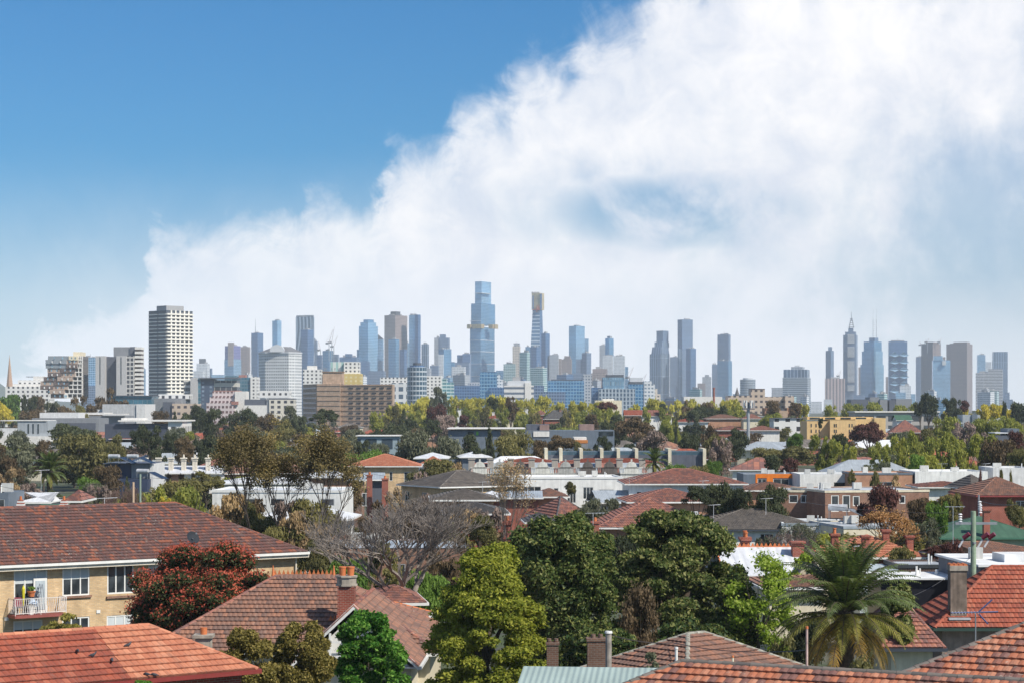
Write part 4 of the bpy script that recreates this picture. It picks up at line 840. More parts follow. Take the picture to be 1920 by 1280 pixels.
for j in range(8):
    mb = MB(); z = zt-2.9-j*2.9; d2 = (l0-l1).normalized(); mb.box(((l0*.5+l1*.5)+Vector((-.1,-.1,z))), ((l0-l1).length*.92, .2, 1.1), atan2(d2.y, d2.x)); mb.build('window_band', facade('pale_window_band', (.50,.46,.42), (.22,.26,.32), 20, 1.6, .72, .99, .1, .2), t_, None, 0, base)
for px in (606, 609, 620, 626, 632, 635):
    mb = MB(); q = Vector((X(px), D+8, P(0,697,D).z)); mb.tube(q, q+Vector((0,0,2.6)), .12, None, 4); mb.box(q+Vector((0,-.2,1.2)), (.5,.3,1.4)); mb.build('roof_antenna', ST['steel'], t_, None, 0, base)
# octagonal white office block with a crested grey roof
D = 2600; base = P(525, 0, D); base.z = 0; X = lambda px, d=D: P(px, 0, d).x
t_ = empty('office_block', base, 0, 'octagonal white office block with a grid of small dark windows and grey crested roof', 'office block')
pl = [(485, 26), (497, 8), (541, 0), (553, 6), (566, 24), (566, 60), (485, 62)]; mb = MB(); mb.prism([(X(x, D+d), D+d) for x, d in pl], 0, P(0,662,D).z); mb.build('wall', fc('octagon_window_grid', (.62,.63,.64), (.06,.08,.11), 3.75, 2.35, .5, .5, .1, .3, .3), t_, None, 0, base)
zr, z1, z2 = P(0,662,D).z, P(0,664.5,D).z, P(0,649,D).z; mb = MB(); mb.prism([(X(x, D+d)+(x-525)*.012, D+d-1) for x, d in pl], zr, zr+1.6); mb.build('cornice', ST['pale'], t_, None, 0, base)
mb = MB(); cen = Vector((X(526), D+32, 0)); lo_ = [Vector((X(x, D+d), D+d, zr+1.6)) for x, d in pl]; hi = [Vector((cen.x+(p.x-cen.x)*.42, cen.y+(p.y-cen.y)*.42, z2)) for p in lo_]
for i in range(7): mb.face([lo_[i], lo_[(i+1)%7], hi[(i+1)%7], hi[i]])
mb.face(hi); mb.build('crested_roof', plain('grey_roof_sheet', (.16,.16,.17), .6), t_, None, 0, base)
mb = MB(); nn = 12; q = [(X(519)+9*cos(pi*k/nn), D+1, zr+1.6+9*sin(pi*k/nn)) for k in range(nn+1)]; mb.face(q[::-1]); 
for k in range(nn): mb.face([q[k], q[k+1], (q[k+1][0], D+14, q[k+1][2]), (q[k][0], D+14, q[k][2])])
mb.build('arched_gable', ST['pale'], t_, None, 0, base)
# patchwork flats
D = 1500; base = P(115, 0, D); base.z = 0; X = lambda px, d=D: P(px, 0, d).x
t_ = empty('apartment_block', base, 0, 'stepped apartment block patched in brown, tan and grey boxes with white balconies', 'apartment block', GM)
pc = {'t': plain('tan_panel', (.42,.32,.26), .6), 'b': plain('dark_brown_panel', (.15,.11,.10), .6), 'g': plain('blue_grey_panel', (.25,.28,.31), .6), 'c': plain('cream_panel', (.72,.64,.48), .6), 'w': plain('white_panel', (.70,.68,.65), .6)}
rows = [(667, [(90,129,'g'),(129,146,'c')]), (674, [(86,125,'g'),(125,146,'t')]), (682, [(86,125,'g'),(125,145,'b')]), (690, [(89,114,'t'),(114,140,'b')]), (698, [(90,115,'b'),(115,141,'t')]), (706, [(82,108,'b'),(108,136,'t')]),
  (714, [(76,102,'t'),(102,128,'b')]), (722, [(76,100,'b'),(100,127,'t')]), (730, [(90,93,'b'),(93,121,'t')]), (738, [(95,120,'b'),(120,126,'w')])]
k_ = 0
for y, cells in rows:
    for x0, x1, m_ in cells:
        mb = MB(); mb.bx(X(x0), X(x1), D-(k_ % 3)*.6, D+24, P(0,y+8,D).z+.05, P(0,y,D).z); o_ = mb.build('box_unit', pc[m_], t_, None, 0, base); k_ += 1
        mb = MB(); xm = (x0+x1)/2
        for q in (-.2, .2): mb.bx(X(xm+q*(x1-x0)), X(xm+q*(x1-x0))+.8, D-1.9, D-1.7, P(0,y+6,D).z, P(0,y+2.2,D).z)
        mb.build('window', GLB if k_ % 3 else FRM, o_, None, 0, base)
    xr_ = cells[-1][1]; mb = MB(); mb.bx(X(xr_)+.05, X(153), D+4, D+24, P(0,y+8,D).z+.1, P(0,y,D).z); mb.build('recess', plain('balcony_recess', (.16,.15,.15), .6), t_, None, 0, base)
    mb = MB(); mb.bx(X(xr_)+.05, X(153.3), D+1, D+3.8, P(0,y+8,D).z, P(0,y+6,D).z)
    n_ = max(2, int((153-xr_)/8))
    for q in range(n_+1): xx = X(xr_+(153-xr_)*q/n_); mb.bx(xx-.25, xx+.25, D+1.1, D+3.7, P(0,y+6,D).z, P(0,y,D).z)
    mb.build('balcony_frame', pc['w'], t_, None, 0, base)
mb = MB(); mb.bx(X(134), X(150), D+6, D+20, P(0,667,D).z, P(0,659,D).z); mb.build('roof_box', pc['c'], t_, None, 0, base)
# grey residential towers
D = 1500; base = P(220, 0, D); base.z = 0
t_ = empty('apartment_tower', base, 0, 'grey apartment towers in flat panels with a white balconied right edge', 'apartment tower', GM)
gp = {'l': plain('pale_grey_panel', (.46,.45,.45), .6), 'd': plain('dark_grey_panel', (.10,.11,.14), .55), 'm': plain('mid_grey_panel', (.22,.23,.25), .6)}
for x0, x1, y, m_, d0, nm in [(179,196.5,667,'l',0,'left_panel'),(196.6,218,668,'d',6,'recessed_wall'),(208,251,649.5,'m',10,'rear_tower'),(218,237,667,'l',0,'middle_panel'),(240,251,649.2,'d',8.8,'tower_side')]:
    mb = MB(); mb.bx(X(x0), X(x1), D+d0, D+26+d0, 0, P(0,y,D).z); mb.build(nm, gp[m_], t_, None, 0, base)
mb = MB(); mb.bx(X(237), X(251), D+1, D+8.7, 0, P(0,667,D).z); mb.build('window_wall', fc('dark_gridded_windows', (.50,.49,.47), (.06,.06,.07), 3.1, 2.6, .72, .72, .1, .3, .5), t_, None, 0, base)
mb = MB(); mb.bx(X(186.6), X(188.4), D-.1, D, P(0,720,D).z, P(0,669,D).z); mb.bx(X(226), X(227.8), D-.1, D, P(0,720,D).z, P(0,669,D).z); mb.build('slot_window', GL, t_, None, 0, base)
y = 650
while y < 742:
    mb = MB(); mb.bx(X(251.3), X(263), D+3, D+16, P(0,y+4.6,D).z, P(0,y,D).z); mb.build('balcony', pc['w'], t_, None, 0, base); y += 8.1
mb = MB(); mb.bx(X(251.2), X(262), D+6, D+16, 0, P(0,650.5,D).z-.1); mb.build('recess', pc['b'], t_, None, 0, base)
# church spire
base = P(18, 0, 1700); base.z = 0; t_ = empty('church_spire', base, 0, 'slim pale brown church spire at the far left', 'church spire')
mb = MB(); z0 = P(0,724,1700).z; mb.box((0,0,0), (4.2,4.2,z0)); mb.build('tower', plain('spire_stone', (.42,.29,.22), .8), t_); mb = MB(); mb.cyl((0,0,z0), 2.6, P(0,668,1700).z-z0, .15, 8, smooth=False); mb.tube((0,0,P(0,669,1700).z), (0,0,P(0,665,1700).z), .12); mb.build('spire', plain('spire_stone'), t_)
def stepblock(label, D, parts, name='office_block', cat='office block', group=GM):
    """parts = (name, material, x0, x1, ytop, ybot|None, depth offset, depth)"""
    xm = (min(p[2] for p in parts)+max(p[3] for p in parts))/2; base = P(xm, 0, D); base.z = 0; t = empty(name, base, 0, label, cat, group)
    for (n_, m_, x0, x1, yt, yb, d0, dp) in parts:
        mb = MB(); mb.bx(P(x0,0,D).x, P(x1,0,D).x, D+d0, D+d0+dp, 0 if yb is None else P(0,yb,D).z, P(0,yt,D).z); mb.build(n_, m_ if not isinstance(m_, str) else ST[m_], t, None, 0, base)
    return t
SB = stepblock; W_ = pc['w']; Dk = gp['d']
wwin = fc('white_wall_dark_windows', (.70,.69,.67), (.06,.06,.07), 3.1, 3.6, .42, .5, .1, .3, .5); pink = fc('pinkish_terraces', (.56,.48,.48), (.13,.07,.07), 3.3, 2.5, .62, .5, .1, .4, .6)
navy = fc('navy_windows', (.045,.07,.12), (.16,.2,.26), 3.2, 6, .3, .5, .2, .2, .9); teal = fc('teal_glass_block', (.10,.16,.20), (.09,.24,.32), 3.2, 2.4, .85, .7, .5, .25)
SB('white three level terraced flats at the far left beside the spire', 1600, [('lower_level', wwin, 10,92,724,None,0,20),('middle_level', W_, 22,84,719,724,3,16),('upper_level', wwin, 30,84,712,719,6,14),('penthouse', W_, 58,78,704.5,712,8,8),('roof_canopy', Dk, 44,58,705,706,8,8)], 'apartment_block', 'apartment block')
SB('dark glass and concrete block right of the striped tower', 1650, [('concrete_core', gp['l'], 357,371,708,None,0,20),('glass_side', teal, 371,376,708,None,1,20),('navy_wing', navy, 375,400,710,None,2,20),('balcony_wing', fc('deep_balconies', (.50,.48,.43), (.05,.05,.06), 8.0, 4.4, .93, .62, .1, .2, .9), 398,443,712,None,3,20),('roof_slab', Dk, 373,446,707.5,709.5,-1,24),('left_balconies', fc('slatted_balconies', (.62,.60,.56), (.06,.07,.08), 4.4, 4, .95, .6, .1, .2,.6), 343,357,713,None,4,10)], 'apartment_block', 'apartment block')
SB('pinkish white terraced flats stepping down to the left, behind the gum trees', 1400, [('level_one', pink, 387,440,754,None,0,20),('level_two', pink, 392,440,744,754,3,16),('level_three', pink, 396,443,733,744,6,14),('roof_slab', plain('rust_trim', (.35,.16,.13), .7), 398,446,731.5,733,6,15),('white_stair', W_, 440,461,733,None,1,16),('red_panel', plain('rust_trim'), 434,447,752,758,-.5,1)], 'apartment_block', 'apartment block')
SB('white box flats with small square windows and a dark recessed storey', 1380, [('upper_box', wwin, 482,540,731.5,745,8,14),('dark_storey', Dk, 458,504,748,759,1,14),('white_base', W_, 458,500,759,None,0,14),('grey_wing', gp['l'], 500,512,748,None,0,14),('cream_wing', fc('cream_wall_square_windows', (.62,.58,.50), (.05,.05,.06), 3.3, 4.2, .5,.55,.1,.3,.4), 505,552,748.5,None,-1,14),('roof_rail', Dk, 504,552,746,748.5,-1,14)], 'apartment_block', 'apartment block')
SB('teal glass offices with a brick dome plant, behind the terraced flats', 1900, [('glass_wing', teal, 440,470,707,None,0,30),('left_wing', teal, 420,442,704,None,4,30),('roof_plant', plain('rust_trim'), 445,458,702,707,10,10),('grey_wing', wwin, 470,483,706,None,-2,20)])
SB('small white block with scattered windows left of the plant tower of the tan block', 1800, [('wall', wwin, 568,601,692,None,0,20),('upper_box', W_, 575,592,685,692,4,10)], 'apartment_block', 'apartment block')
SB('white and mint striped block with a bright yellow corner, behind the tan block', 1800, [('striped_wall', fc('mint_striped_wall', (.62,.66,.62), (.30,.48,.46), 90, 4.5, .4,.99,.1,.5,.1), 619,648,678,None,4,20),('white_wing', wwin, 645,673,678,None,0,20),('yellow_wing', fc('yellow_wall', (.58,.44,.15), (.60,.52,.3), 3.2, 4, .4,.5,0,.5,.3), 643,678,700,None,-4,20)], 'apartment_block', 'apartment block')
SB('white offices with square window grid right of the tan block', 2000, [('wall', wwin, 713,763,707,None,0,30),('window_grid', fc('square_window_grid', (.60,.61,.62), (.08,.12,.17), 7,7,.6,.6,.3,.25), 735,763,717,None,-1,5)])
cyltower('round dark glass block with a stepped black cap and open floor rings', 1900, 782, 18.5, 688, fc('ringed_glass', (.42,.46,.50), (.07,.13,.19), 4.2, 3, .85,.72,.5,.2), [(14, 685, ST['deep']), (8, 680, ST['dark'])], 'office_block', GM, 'office block')
SB('white offices stepping down to green glass terraces, right of the round glass block', 2000, [('wall', wwin, 800,828,704,None,0,30),('terrace', 'cyan', 828,838,709,None,4,20),('lower_terrace', 'cyan', 838,850,716,None,6,20)])
SB('long dark glass offices at the foot of the tallest tower', 2600, [('wall', 'deep', 848,900,722,None,0,30),('upper_box', 'grey', 877,899,716,722,6,15)])
SB('blue mirror glass office with a white stepped side, in front of the tallest tower', 2300, [('glass_wall', 'blue', 900,932,697,None,0,30),('roof_plant', 'dark', 903,930,696,697.5,6,20),('step_one', 'white', 932,938,702,None,2,20),('step_two', 'white', 938,943,711,None,4,20),('base', 'deep', 918,950,726,None,-4,10)])
SB('white office with long horizontal bands and roof plant, under the gold crowned tower', 2000, [('wall', fc('long_white_bands', (.62,.61,.60), (.14,.17,.22), 5.0, 80, .995,.42,.3,.3,.2), 945,1001,722,None,0,30),('upper_storey', 'pale', 952,996,713,722,4,20),('roof_plant', 'conc', 961,976,706,713,8,10),('white_end', W_, 984,996,717,None,-.8,10)])
SB('wide dark blue mirror offices right of the white banded office', 2400, [('wall', 'blue', 1027,1095,713,None,0,30),('roof_plant', 'dark', 1034,1092,710.5,713,6,20),('front_wing', 'slate', 1018,1060,734,None,-10,10),('left_wing', 'slate', 1001,1020,722,None,4,20),('right_wing', 'grey', 1094,1110,701,None,4,20)])
SB('blue offices with a patterned window mosaic and dark flat cap', 2200, [('wall', fc('mosaic_windows', (.10,.20,.30), (.30,.42,.50), 6, 2.6, .5,.7,.5,.25,.9), 1131,1171,707,None,0,30),('cap', 'dark', 1137,1170,702,707,4,20),('lower_wing', fc('mosaic_windows_lower', (.34,.40,.46), (.06,.10,.16), 4.2, 3.6, .55,.75,.4,.3), 1122,1190,728,None,-8,10),('side_wing', 'deep', 1110,1131,726,None,4,20)])
SB('dark capped blue offices between the mosaic offices and the white stepped flats', 2250, [('wall', 'blue', 1178,1208,720,None,0,30),('cap', 'dark', 1180,1207,715,720,3,20),('roof_plant', 'pale', 1182,1206,707,715,8,12)])
SB('white stepped balcony flats falling to the right, left of the ribbed tower foot', 2000, [('tall_part', 'white', 1208,1222,714,None,0,20),('step_one', 'white', 1222,1228,720,None,1,20),('step_two', 'cream', 1228,1233,728,None,2,20),('step_three', 'cream', 1233,1239,738,None,3,20)], 'apartment_block', 'apartment block')
SB('long low white factory beside the red brick chimney stack', 1300, [('wall', W_, 1282,1354,743,None,0,20),('dark_strip', Dk, 1246,1300,751,None,-2,20)], 'factory_building', 'factory')
base = P(1338.5, 0, 1290); base.z = 0; t_ = empty('chimney_stack', base, 0, 'tall round red brick factory chimney', 'chimney stack'); mb = MB(); mb.cyl((0,0,0), .95, P(0,726,1290).z, .55, 12); mb.build('shaft', RB, t_); mb = MB(); mb.cyl((0,0,P(0,729,1290).z), .8, 1.0, .8, 12); mb.build('collar', RB, t_)
tan2 = fc('tan_hospital_wall', (.50,.40,.32), (.09,.08,.09), 3.3, 3.3, .5,.42,.1,.3,.4)
SB('low tan apartment complex with a taller square stair tower, right of the chimney', 1300, [('left_wing', tan2, 1365,1410,741,None,0,16),('stair_tower', tan2, 1409,1435,729,None,2,14),('tower_cap', pc['b'], 1409,1435,728,729.3,1.8,14),('right_wing', tan2, 1435,1475,743,None,4,14),('end_wing', tan2, 1471,1488,742,None,-3,10)], 'apartment_block', 'apartment block')
base = P(1382, 0, 2000); base.z = 0; t_ = empty('church_spire', base, 0, 'tiny dark church spire beside the round pale hotel', 'church spire'); mb = MB(); mb.box((0,0,0), (3.2,3.2,P(0,740,2000).z)); mb.build('tower', plain('dark_stone', (.12,.11,.11), .8), t_); mb = MB(); mb.cyl((0,0,P(0,740,2000).z), 2.2, P(0,725,2000).z-P(0,740,2000).z, .08, 8, smooth=False); mb.build('spire', plain('dark_stone'), t_)
SB('cream low building with a curved white roof in the golden trees', 1100, [('wall', pc['c'], 1116,1166,750,None,0,14),('upper_box', W_, 1130,1152,747,750,2,8)], 'low_building', 'building')
SB('row of dark grey flat blocks in front of the twin mast tower', 1500, [('left_block', Dk, 1596,1632,748,None,0,20),('middle_block', gp['m'], 1632,1650,744,None,3,20),('glass_block', gp['m'], 1650,1664,748,None,0,20),('right_block', Dk, 1668,1680,749,None,1,20),('end_block', gp['m'], 1682,1712,747,None,4,20)], 'apartment_block', 'apartment block')
# left mid-ground sheds and halls
SB('large pale concrete hall with blank ribbed walls', 900, [('wall', metalroof('ribbed_concrete', (.50,.51,.53), 1.2, .7), 192,272,757,None,0,26),('side_wall', plain('pale_render', (.62,.62,.62), .7), 256,272.2,757.2,None,-.6,26),('low_annex', plain('pale_render'), 177,193,767,None,4,20)], 'hall_building', 'hall')
SB('dark glass rooftop storey behind the pale concrete hall', 1100, [('glass_storey', teal, 205,285,742,None,0,20),('roof_slab', Dk, 203,287,740.5,742,-1,22),('grey_wing', gp['m'], 285,337,746,None,6,18),('cream_wing', wwin, 285,345,738,747,20,10),('slanted_wing', gp['d'], 307,325,753,None,-3,8),('right_wing', tan2, 325,372,756,None,-4,14)], 'apartment_block', 'apartment block')
SB('long pale grey warehouse with a white upper wall at the left', 800, [('upper_wall', plain('pale_render'), 70,143,773,None,4,20),('lower_wall', gp['m'], 60,185,783,None,0,20),('dark_base', Dk, 78,180,792,None,-1,4)], 'warehouse', 'warehouse')
SB('long dark shed with a bright white flat roof and white end', 700, [('roof', W_, 222,345,787,789.5,-1,26),('white_wall', wwin, 315,342,789.5,None,0,20),('dark_wall', plain('blue_black_cladding', (.06,.07,.10), .6), 196,315,794,None,.5,20),('pale_parapet', W_, 222,262,783,787,5,10)], 'warehouse', 'warehouse')
SB('pale slab roofed hall with curved white canopy beside the concrete hall', 850, [('canopy', W_, 155,192,773,777,4,18),('front_canopy', W_, 194,236,775,777,-3,10),('wall', gp['m'], 160,235,779,None,0,20)], 'hall_building', 'hall')
# suburb buildings further away ------------------------------------------------
S_ = house; GS = 'suburban houses'
bluec = plain('blue_grey_cladding', (.14,.17,.21), .55); 
SB('pale grey mansard building with three tall slot windows', 620, [('lower_wall', W_, 0,95,817,None,-1,14),('mansard_wall', plain('mansard_grey', (.34,.37,.40), .55), 33,90,788,817,0,12),('gabled_bay', plain('pale_render'), 0,33,802,817,-.5,12),('slot_window', GL, 52,54.5,794,812,-.1,.4),('slot_window', GL, 61,63.5,794,812,-.1,.4),('slot_window', GL, 70.5,73,794,812,-.1,.4),('roof_slab', W_, 0,88,787,788.5,-.3,13)], 'apartment_block', 'apartment block')
def lowhouse(lb, x0, x1, ye, yr, D, roof, wall_, rz=0, W=11, hip=(1,1), **k):
    k.setdefault('group', GS); k.setdefault('caps_', False)
    h = house(lb, x0, x1, ye, D, rz, W, yr, roof, wall_, hip, seg=1, **k)[0]; return h
lh = lowhouse; rW = plain('white_paint'); 
def ww(n, u0, du, v0, v1, w_=1.2): return [(u0+i*du, u0+i*du+w_, v0, v1) for i in range(n)]
lh('low bright red tiled roof left of the dark gum trees', 204, 252, 822, 811, 700, T_RST, OB, tile=True)
lh('small salmon roof on a pale cottage, under the pinkish terraced flats', 425, 468, 804, 795, 800, T_SAL, rW)
lh('grey roofed house with white chimneys in the golden trees, right of the tan block', 759, 802, 772, 761, 1000, T_GRY, TANB)
lh('red roofed house behind the big dark round tree', 838, 880, 764, 757, 1100, T_SAL, rW)
lh('long red roofed mansion with three white chimneys', 908, 972, 784, 775, 950, T_RST, CR, chim=[(4,4,12.6,1.1,WH,0),(9,5,12.8,1.1,WH,0),(13.5,6,12.8,1.1,WH,0)])
lh('red brick house with a steep dark slate roof and grey gables', 1019, 1071, 785, 768, 900, T_DKG, RB, 4, 9, (1,0), chim=[(7.5,4,14,.9,BB,0),(9.8,4.5,14.5,.9,BB,0)])
lh('small red roof left of the dark slate roofed brick house', 1000, 1028, 777, 768, 980, T_SAL, RB)
lh('long red roofed house with an orange brick gable, right of the dark conifer', 1202, 1262, 779, 768, 900, T_SAL, rW, 3, 10, (0,1))
lh('orange brick gabled house beside the long red roof', 1170, 1204, 778, 768, 880, T_RST, OB, 0, 9, (0,0))
lh('long brown roofed orange brick flats under the tan apartment complex', 1324, 1392, 784, 776, 800, T_BRN, OB, 2, 11, wins=ww(6,1.5,2.1,1.2,2.6)+ww(6,1.5,2.1,4,5.4))
lh('cream rendered flats with a red roof, left of the phone tower mast', 1392, 1432, 784, 775, 790, T_SAL, CR, 0, 9, wins=ww(3,1.2,2.3,1.2,2.6,1)+ww(3,1.2,2.3,4,5.2,1))
lh('grey roofed long house behind the phone tower mast', 1372, 1434, 779, 771, 900, T_GRY, rW)
lh('dull red hipped roofs left of the yellow flats', 1400, 1465, 806, 797, 650, T_SAL, rW, 0, 10)
lh('flat looking red roof with brown wall, left of the green round tree', 1345, 1400, 806, 797, 640, T_SAL, RB)
lh('salmon roof to the left foot of the phone tower mast', 1264, 1330, 790, 783, 800, T_RST, rW)
lh('big dull red roofed brick flats right of the yellow flats', 1668, 1732, 810, 786, 720, T_SAL, RB, -6, 15, wins=ww(4,1.5,2.4,3.5,5,1.2))
lh('white roofed house in the olive trees at the right', 1785, 1812, 792, 784, 800, MW, rW, tile=False)
lh('pyramid white roofed house at the upper right', 1862, 1900, 792, 782, 780, MW, rW, tile=False)
lh('long white metal roof behind the yellow elm at the right', 1832, 1912, 769, 763.5, 1000, MW, CR, tile=False, W=14)
lh('dark green gabled roof behind the big dull red roof', 1680, 1712, 787, 777, 800, MGR, rW, tile=False, hip=(0,0))
SB('long white flat roofed school hall behind the yellow flats', 900, [('roof_slab', W_, 1602,1762,770,772.5,-1,20),('wall', fc('dark_pane_glazing', (.40,.38,.36), (.08,.09,.10), 4, 5, .8,.6,.1,.3), 1604,1760,772.5,None,0,18)], 'school_building', 'building')  # dark panes set in a grey wall
SB('small pale block with a blue framed stair, at the upper right', 800, [('wall', plain('mansard_grey'), 1805,1838,777,None,0,10),('stair_box', bluec, 1822,1832,776,None,-.6,6)], 'low_building', 'building')
SB('white flat fronted flats in a row left of the yellow flats', 700, [('wall', wwin, 1451,1500,784,None,0,12),('roof_slab', Dk, 1450,1502,783,784,-.4,13)], 'apartment_block', 'apartment block')
SB('pair of pinkish brick boxes joined by a dark roof, under the tan apartment complex', 900, [('left_box', OB, 1434,1452,764,None,0,10),('link', Dk, 1452,1478,767,None,2,8),('middle_box', TANB, 1459,1476,769,None,-2,8),('right_box', OB, 1476,1496,764,None,0,10)], 'apartment_block', 'apartment block')
SB('dark stepped roofs at the far right above the red leaved tree', 520, [('lower_roof', Dk, 1842,1912,816,None,0,12),('upper_box', bluec, 1893,1915,803,816,2,8),('white_roof', MW, 1868,1893,810,812,1,8)], 'low_building', 'building')
# yellow flats
D = 640; base = P(1585, 0, D); base.z = 0; X = lambda px, d=D: P(px, 0, d).x
YP = plain('yellow_render', (.66,.46,.22), .7, 0, .15)
t_ = empty('apartment_block', base, 0, 'three storey pale yellow flats with small paired windows', 'apartment block', 'suburban flats')
mb = MB(); zt = P(0,787,D).z; pts = [(X(1513),D,1554,788),(X(1555),D-2,1602,786),(X(1602),D,1634,784)]
for x0, x1, y, d0 in ((1513,1554,789,0),(1554,1604,787,-2.5),(1604,1640,785,.5),(1638,1659,783,-1.5)): mb.bx(X(x0), X(x1), D+d0, D+14, 0, P(0,y,D).z)
mb.build('wall', YP, t_, None, 0, base); mb = MB(); mb.bx(X(1516), X(1640), D+3, D+13, P(0,786,D).z, P(0,781,D).z); mb.build('upper_storey', YP, t_, None, 0, base)
mb = MB()
for k in range(4): mb.bx(X(1521+k*29), X(1540+k*29), D+2.9, D+3.0, P(0,785.3,D).z, P(0,782,D).z)
mb.build('dark_glazing', GL, t_, None, 0, base)
for j in range(3):
    for x, d0 in ((1520,0),(1529,0),(1535,0),(1561,-2.5),(1564.5,-2.5),(1589,-2.5),(1594,-2.5),(1615,.5),(1625,.5)):
        mb = MB(); z = P(0, 800+j*10.5, D).z; mb.bx(X(x), X(x+2.2), D+d0-.05, D+d0+.05, z, z+1.0); mb.build('window', GL, t_, None, 0, base)
# long blue grey sheds in the middle
SB('blue grey factory with a white roof edge and a green door', 470, [('wall', bluec, 840,938,806,None,0,14),('roof_slab', W_, 838,985,802,803.5,-1,22),('door', plain('bright_green_paint', (.16,.5,.06), .5), 893,897,808,815,-.1,.3),('window', GL, 877,888,808,814,-.1,.3)], 'factory_building', 'factory')
SB('long dark blue low building with brown roof boxes', 480, [('wall', bluec, 985,1152,806,None,0,12),('white_panel', W_, 1000,1030,808,818,-.2,1),('black_box', Dk, 987,1030,795,806,1,8),('pink_box', plain('pink_brown_render', (.28,.19,.17), .7), 1012,1030,796,806,.5,8),('brown_box', plain('pink_brown_render'), 1087,1115,795,806,2,8),('window', GL, 1123,1150,808,816,-.1,.3)], 'factory_building', 'factory')
SB('small white and orange panelled building in the trees', 420, [('wall', W_, 1076,1100,819,None,0,8),('orange_panel', plain('orange_panel_paint', (.52,.20,.06), .6), 1078,1102,824,830,-.3,1),('grey_base', gp['m'], 1078,1102,831,None,-.3,1)], 'low_building', 'building')
SB('long thin white roofed carport row left of the olive trees', 430, [('roof_slab', W_, 667,752,815.5,817,-.5,10),('wall', fc('dark_bays', (.25,.32,.36), (.05,.07,.09), 3, 3.2, .7,.7,.2,.3), 670,748,817,None,0,8)], 'low_building', 'building')  # dark bays set in a blue grey wall
D = 370; t_ = SB('blue glazed row building with cream fin walls', 370, [('glass_wall', fc('blue_strip_glazing', (.07,.10,.12), (.10,.17,.22), 3, .9, .92,.9,.4,.3), 1024,1322,846,None,0,9),('dark_undercroft', Dk, 1024,1318,852,None,-.3,2)], 'office_block', 'office block')
for x in (1024, 1051.5, 1089.5, 1128, 1159, 1193, 1255, 1320):
    mb = MB(); mb.bx(P(x-3,0,D).x, P(x+3,0,D).x, D-1.2, D+8, 0, P(0,840,D).z); mb.build('fin_wall', CR, t_, None, 0, t_.location)
SB('white metal roofed hall with a raised skylight, right of the orange tiled flats', 380, [('wall', bluec, 790,915,862,None,1,12)], 'hall_building', 'hall')
lh('white gabled metal roof left part of the hall, behind the olive bush', 776, 840, 858, 847, 372, MW, bluec, 0, 14, (1,1), tile=False)
lh('white metal gabled roof right of the skylight', 862, 922, 856, 845, 376, MW, bluec, 4, 12, (1,1), tile=False)
GP_ = 'terraced houses with ornate parapets'
D = 330; par_ = [(882,918,'w'),(918,956,'g'),(956,996,'d'),(996,1040,'w'),(1040,1082,'g'),(1082,1123,'d'),(1123,1163,'d'),(1163,1206,'w'),(1206,1250,'g')]
pm_ = {'w': plain('parapet_white', (.66,.65,.60), .7, 0, .35, 2), 'g': plain('parapet_grey', (.42,.42,.40), .7, 0, .4, 2), 'd': plain('parapet_dark', (.14,.12,.11), .8, 0, .4, 2)}
where = ['leftmost, white','second from left, grey','third from left, black stained','fourth from left, bright white','fifth from left, grey','sixth from left, black stained','seventh from left, black stained','eighth from left, white','rightmost, grey']
for i, (x0, x1, k) in enumerate(par_):
    base = P(x0, 0, D); base.z = 0; L = P(x1, 0, D).x-base.x-.06; zt = P(0, 877, D).z; t_ = empty('terrace_house', base, 0, 'terrace house with an arched parapet, %s of its row' % where[i], 'terrace house', GP_)
    mb = MB(); mb.bx(0, L, 0, 10, 0, zt-.9); mb.build('wall', pm_[k], t_); mb = MB(); mb.bx(0, L, -.12, .25, zt-.9, zt-.7); mb.bx(0, L, -.1, .22, zt, zt+.14)
    nb = 12
    for q in range(nb): xx = L*(q+.5)/nb; mb.bx(xx-.06, xx+.06, 0, .15, zt-.7, zt)
    mb.build('balustrade', pm_[k], t_); mb = MB(); n = 10; cx = L/2; q = [(cx+.85*cos(pi*j/n), -.1, zt+.1+.95*sin(pi*j/n)) for j in range(n+1)]; mb.face(q[::-1]); b_ = [(a, .2, c) for a, _, c in q]; mb.face(b_)
    for j in range(n): mb.face([q[j], q[j+1], b_[j+1], b_[j]])
    mb.bx(cx-1.15, cx+1.15, -.1, .2, zt-.7, zt+.1); mb.box((cx, .05, zt+1.05), (.25,.25,.35)); mb.build('pediment', pm_[k], t_)
    mb = MB(); zr = zt-.9; mb.face([(0,1,zr-.0),(L,1,zr-.0),(L,6,zr+1.6),(0,6,zr+1.6)]); mb.face([(0,6,zr+1.6),(L,6,zr+1.6),(L,10,zr),(0,10,zr)]); mb.build('roof', MG if i % 2 else T_SAL, t_)
    mb = MB(); mb.box((0.1, 4.5, zt-1), (.95,1.2,P(0,862,D).z-zt+1)); mb.box((0.1, 4.5, P(0,862,D).z), (1.15,1.4,.15)); mb.build('chimney', plain('cement_render_chimney', (.36,.33,.29), .8), t_)
lh('long red tiled roof behind the terraces, left half', 945, 1045, 866, 856, 352, T_RST, RB, 0, 9)
lh('long red tiled roof behind the terraces, right half', 1052, 1240, 867, 858, 350, T_RST, RB, 0, 9)
# orange tiled flats
house('cream brick flats with a bright orange tiled hip roof', 652, 790, 873, 334, 2, 11, 850.5, T_ORG, YB, (1,1), seg=1, wins=[(3.5,4.6,3.4,4.8),(6,6.5,3.4,4.8),(8.3,9.6,3.1,4.8)], name='apartment_block', cat='apartment block', group='suburban flats')
lh('lower orange roof wing running right behind the olive bush', 788, 832, 868, 854, 345, T_ORG, YB, 0, 8)
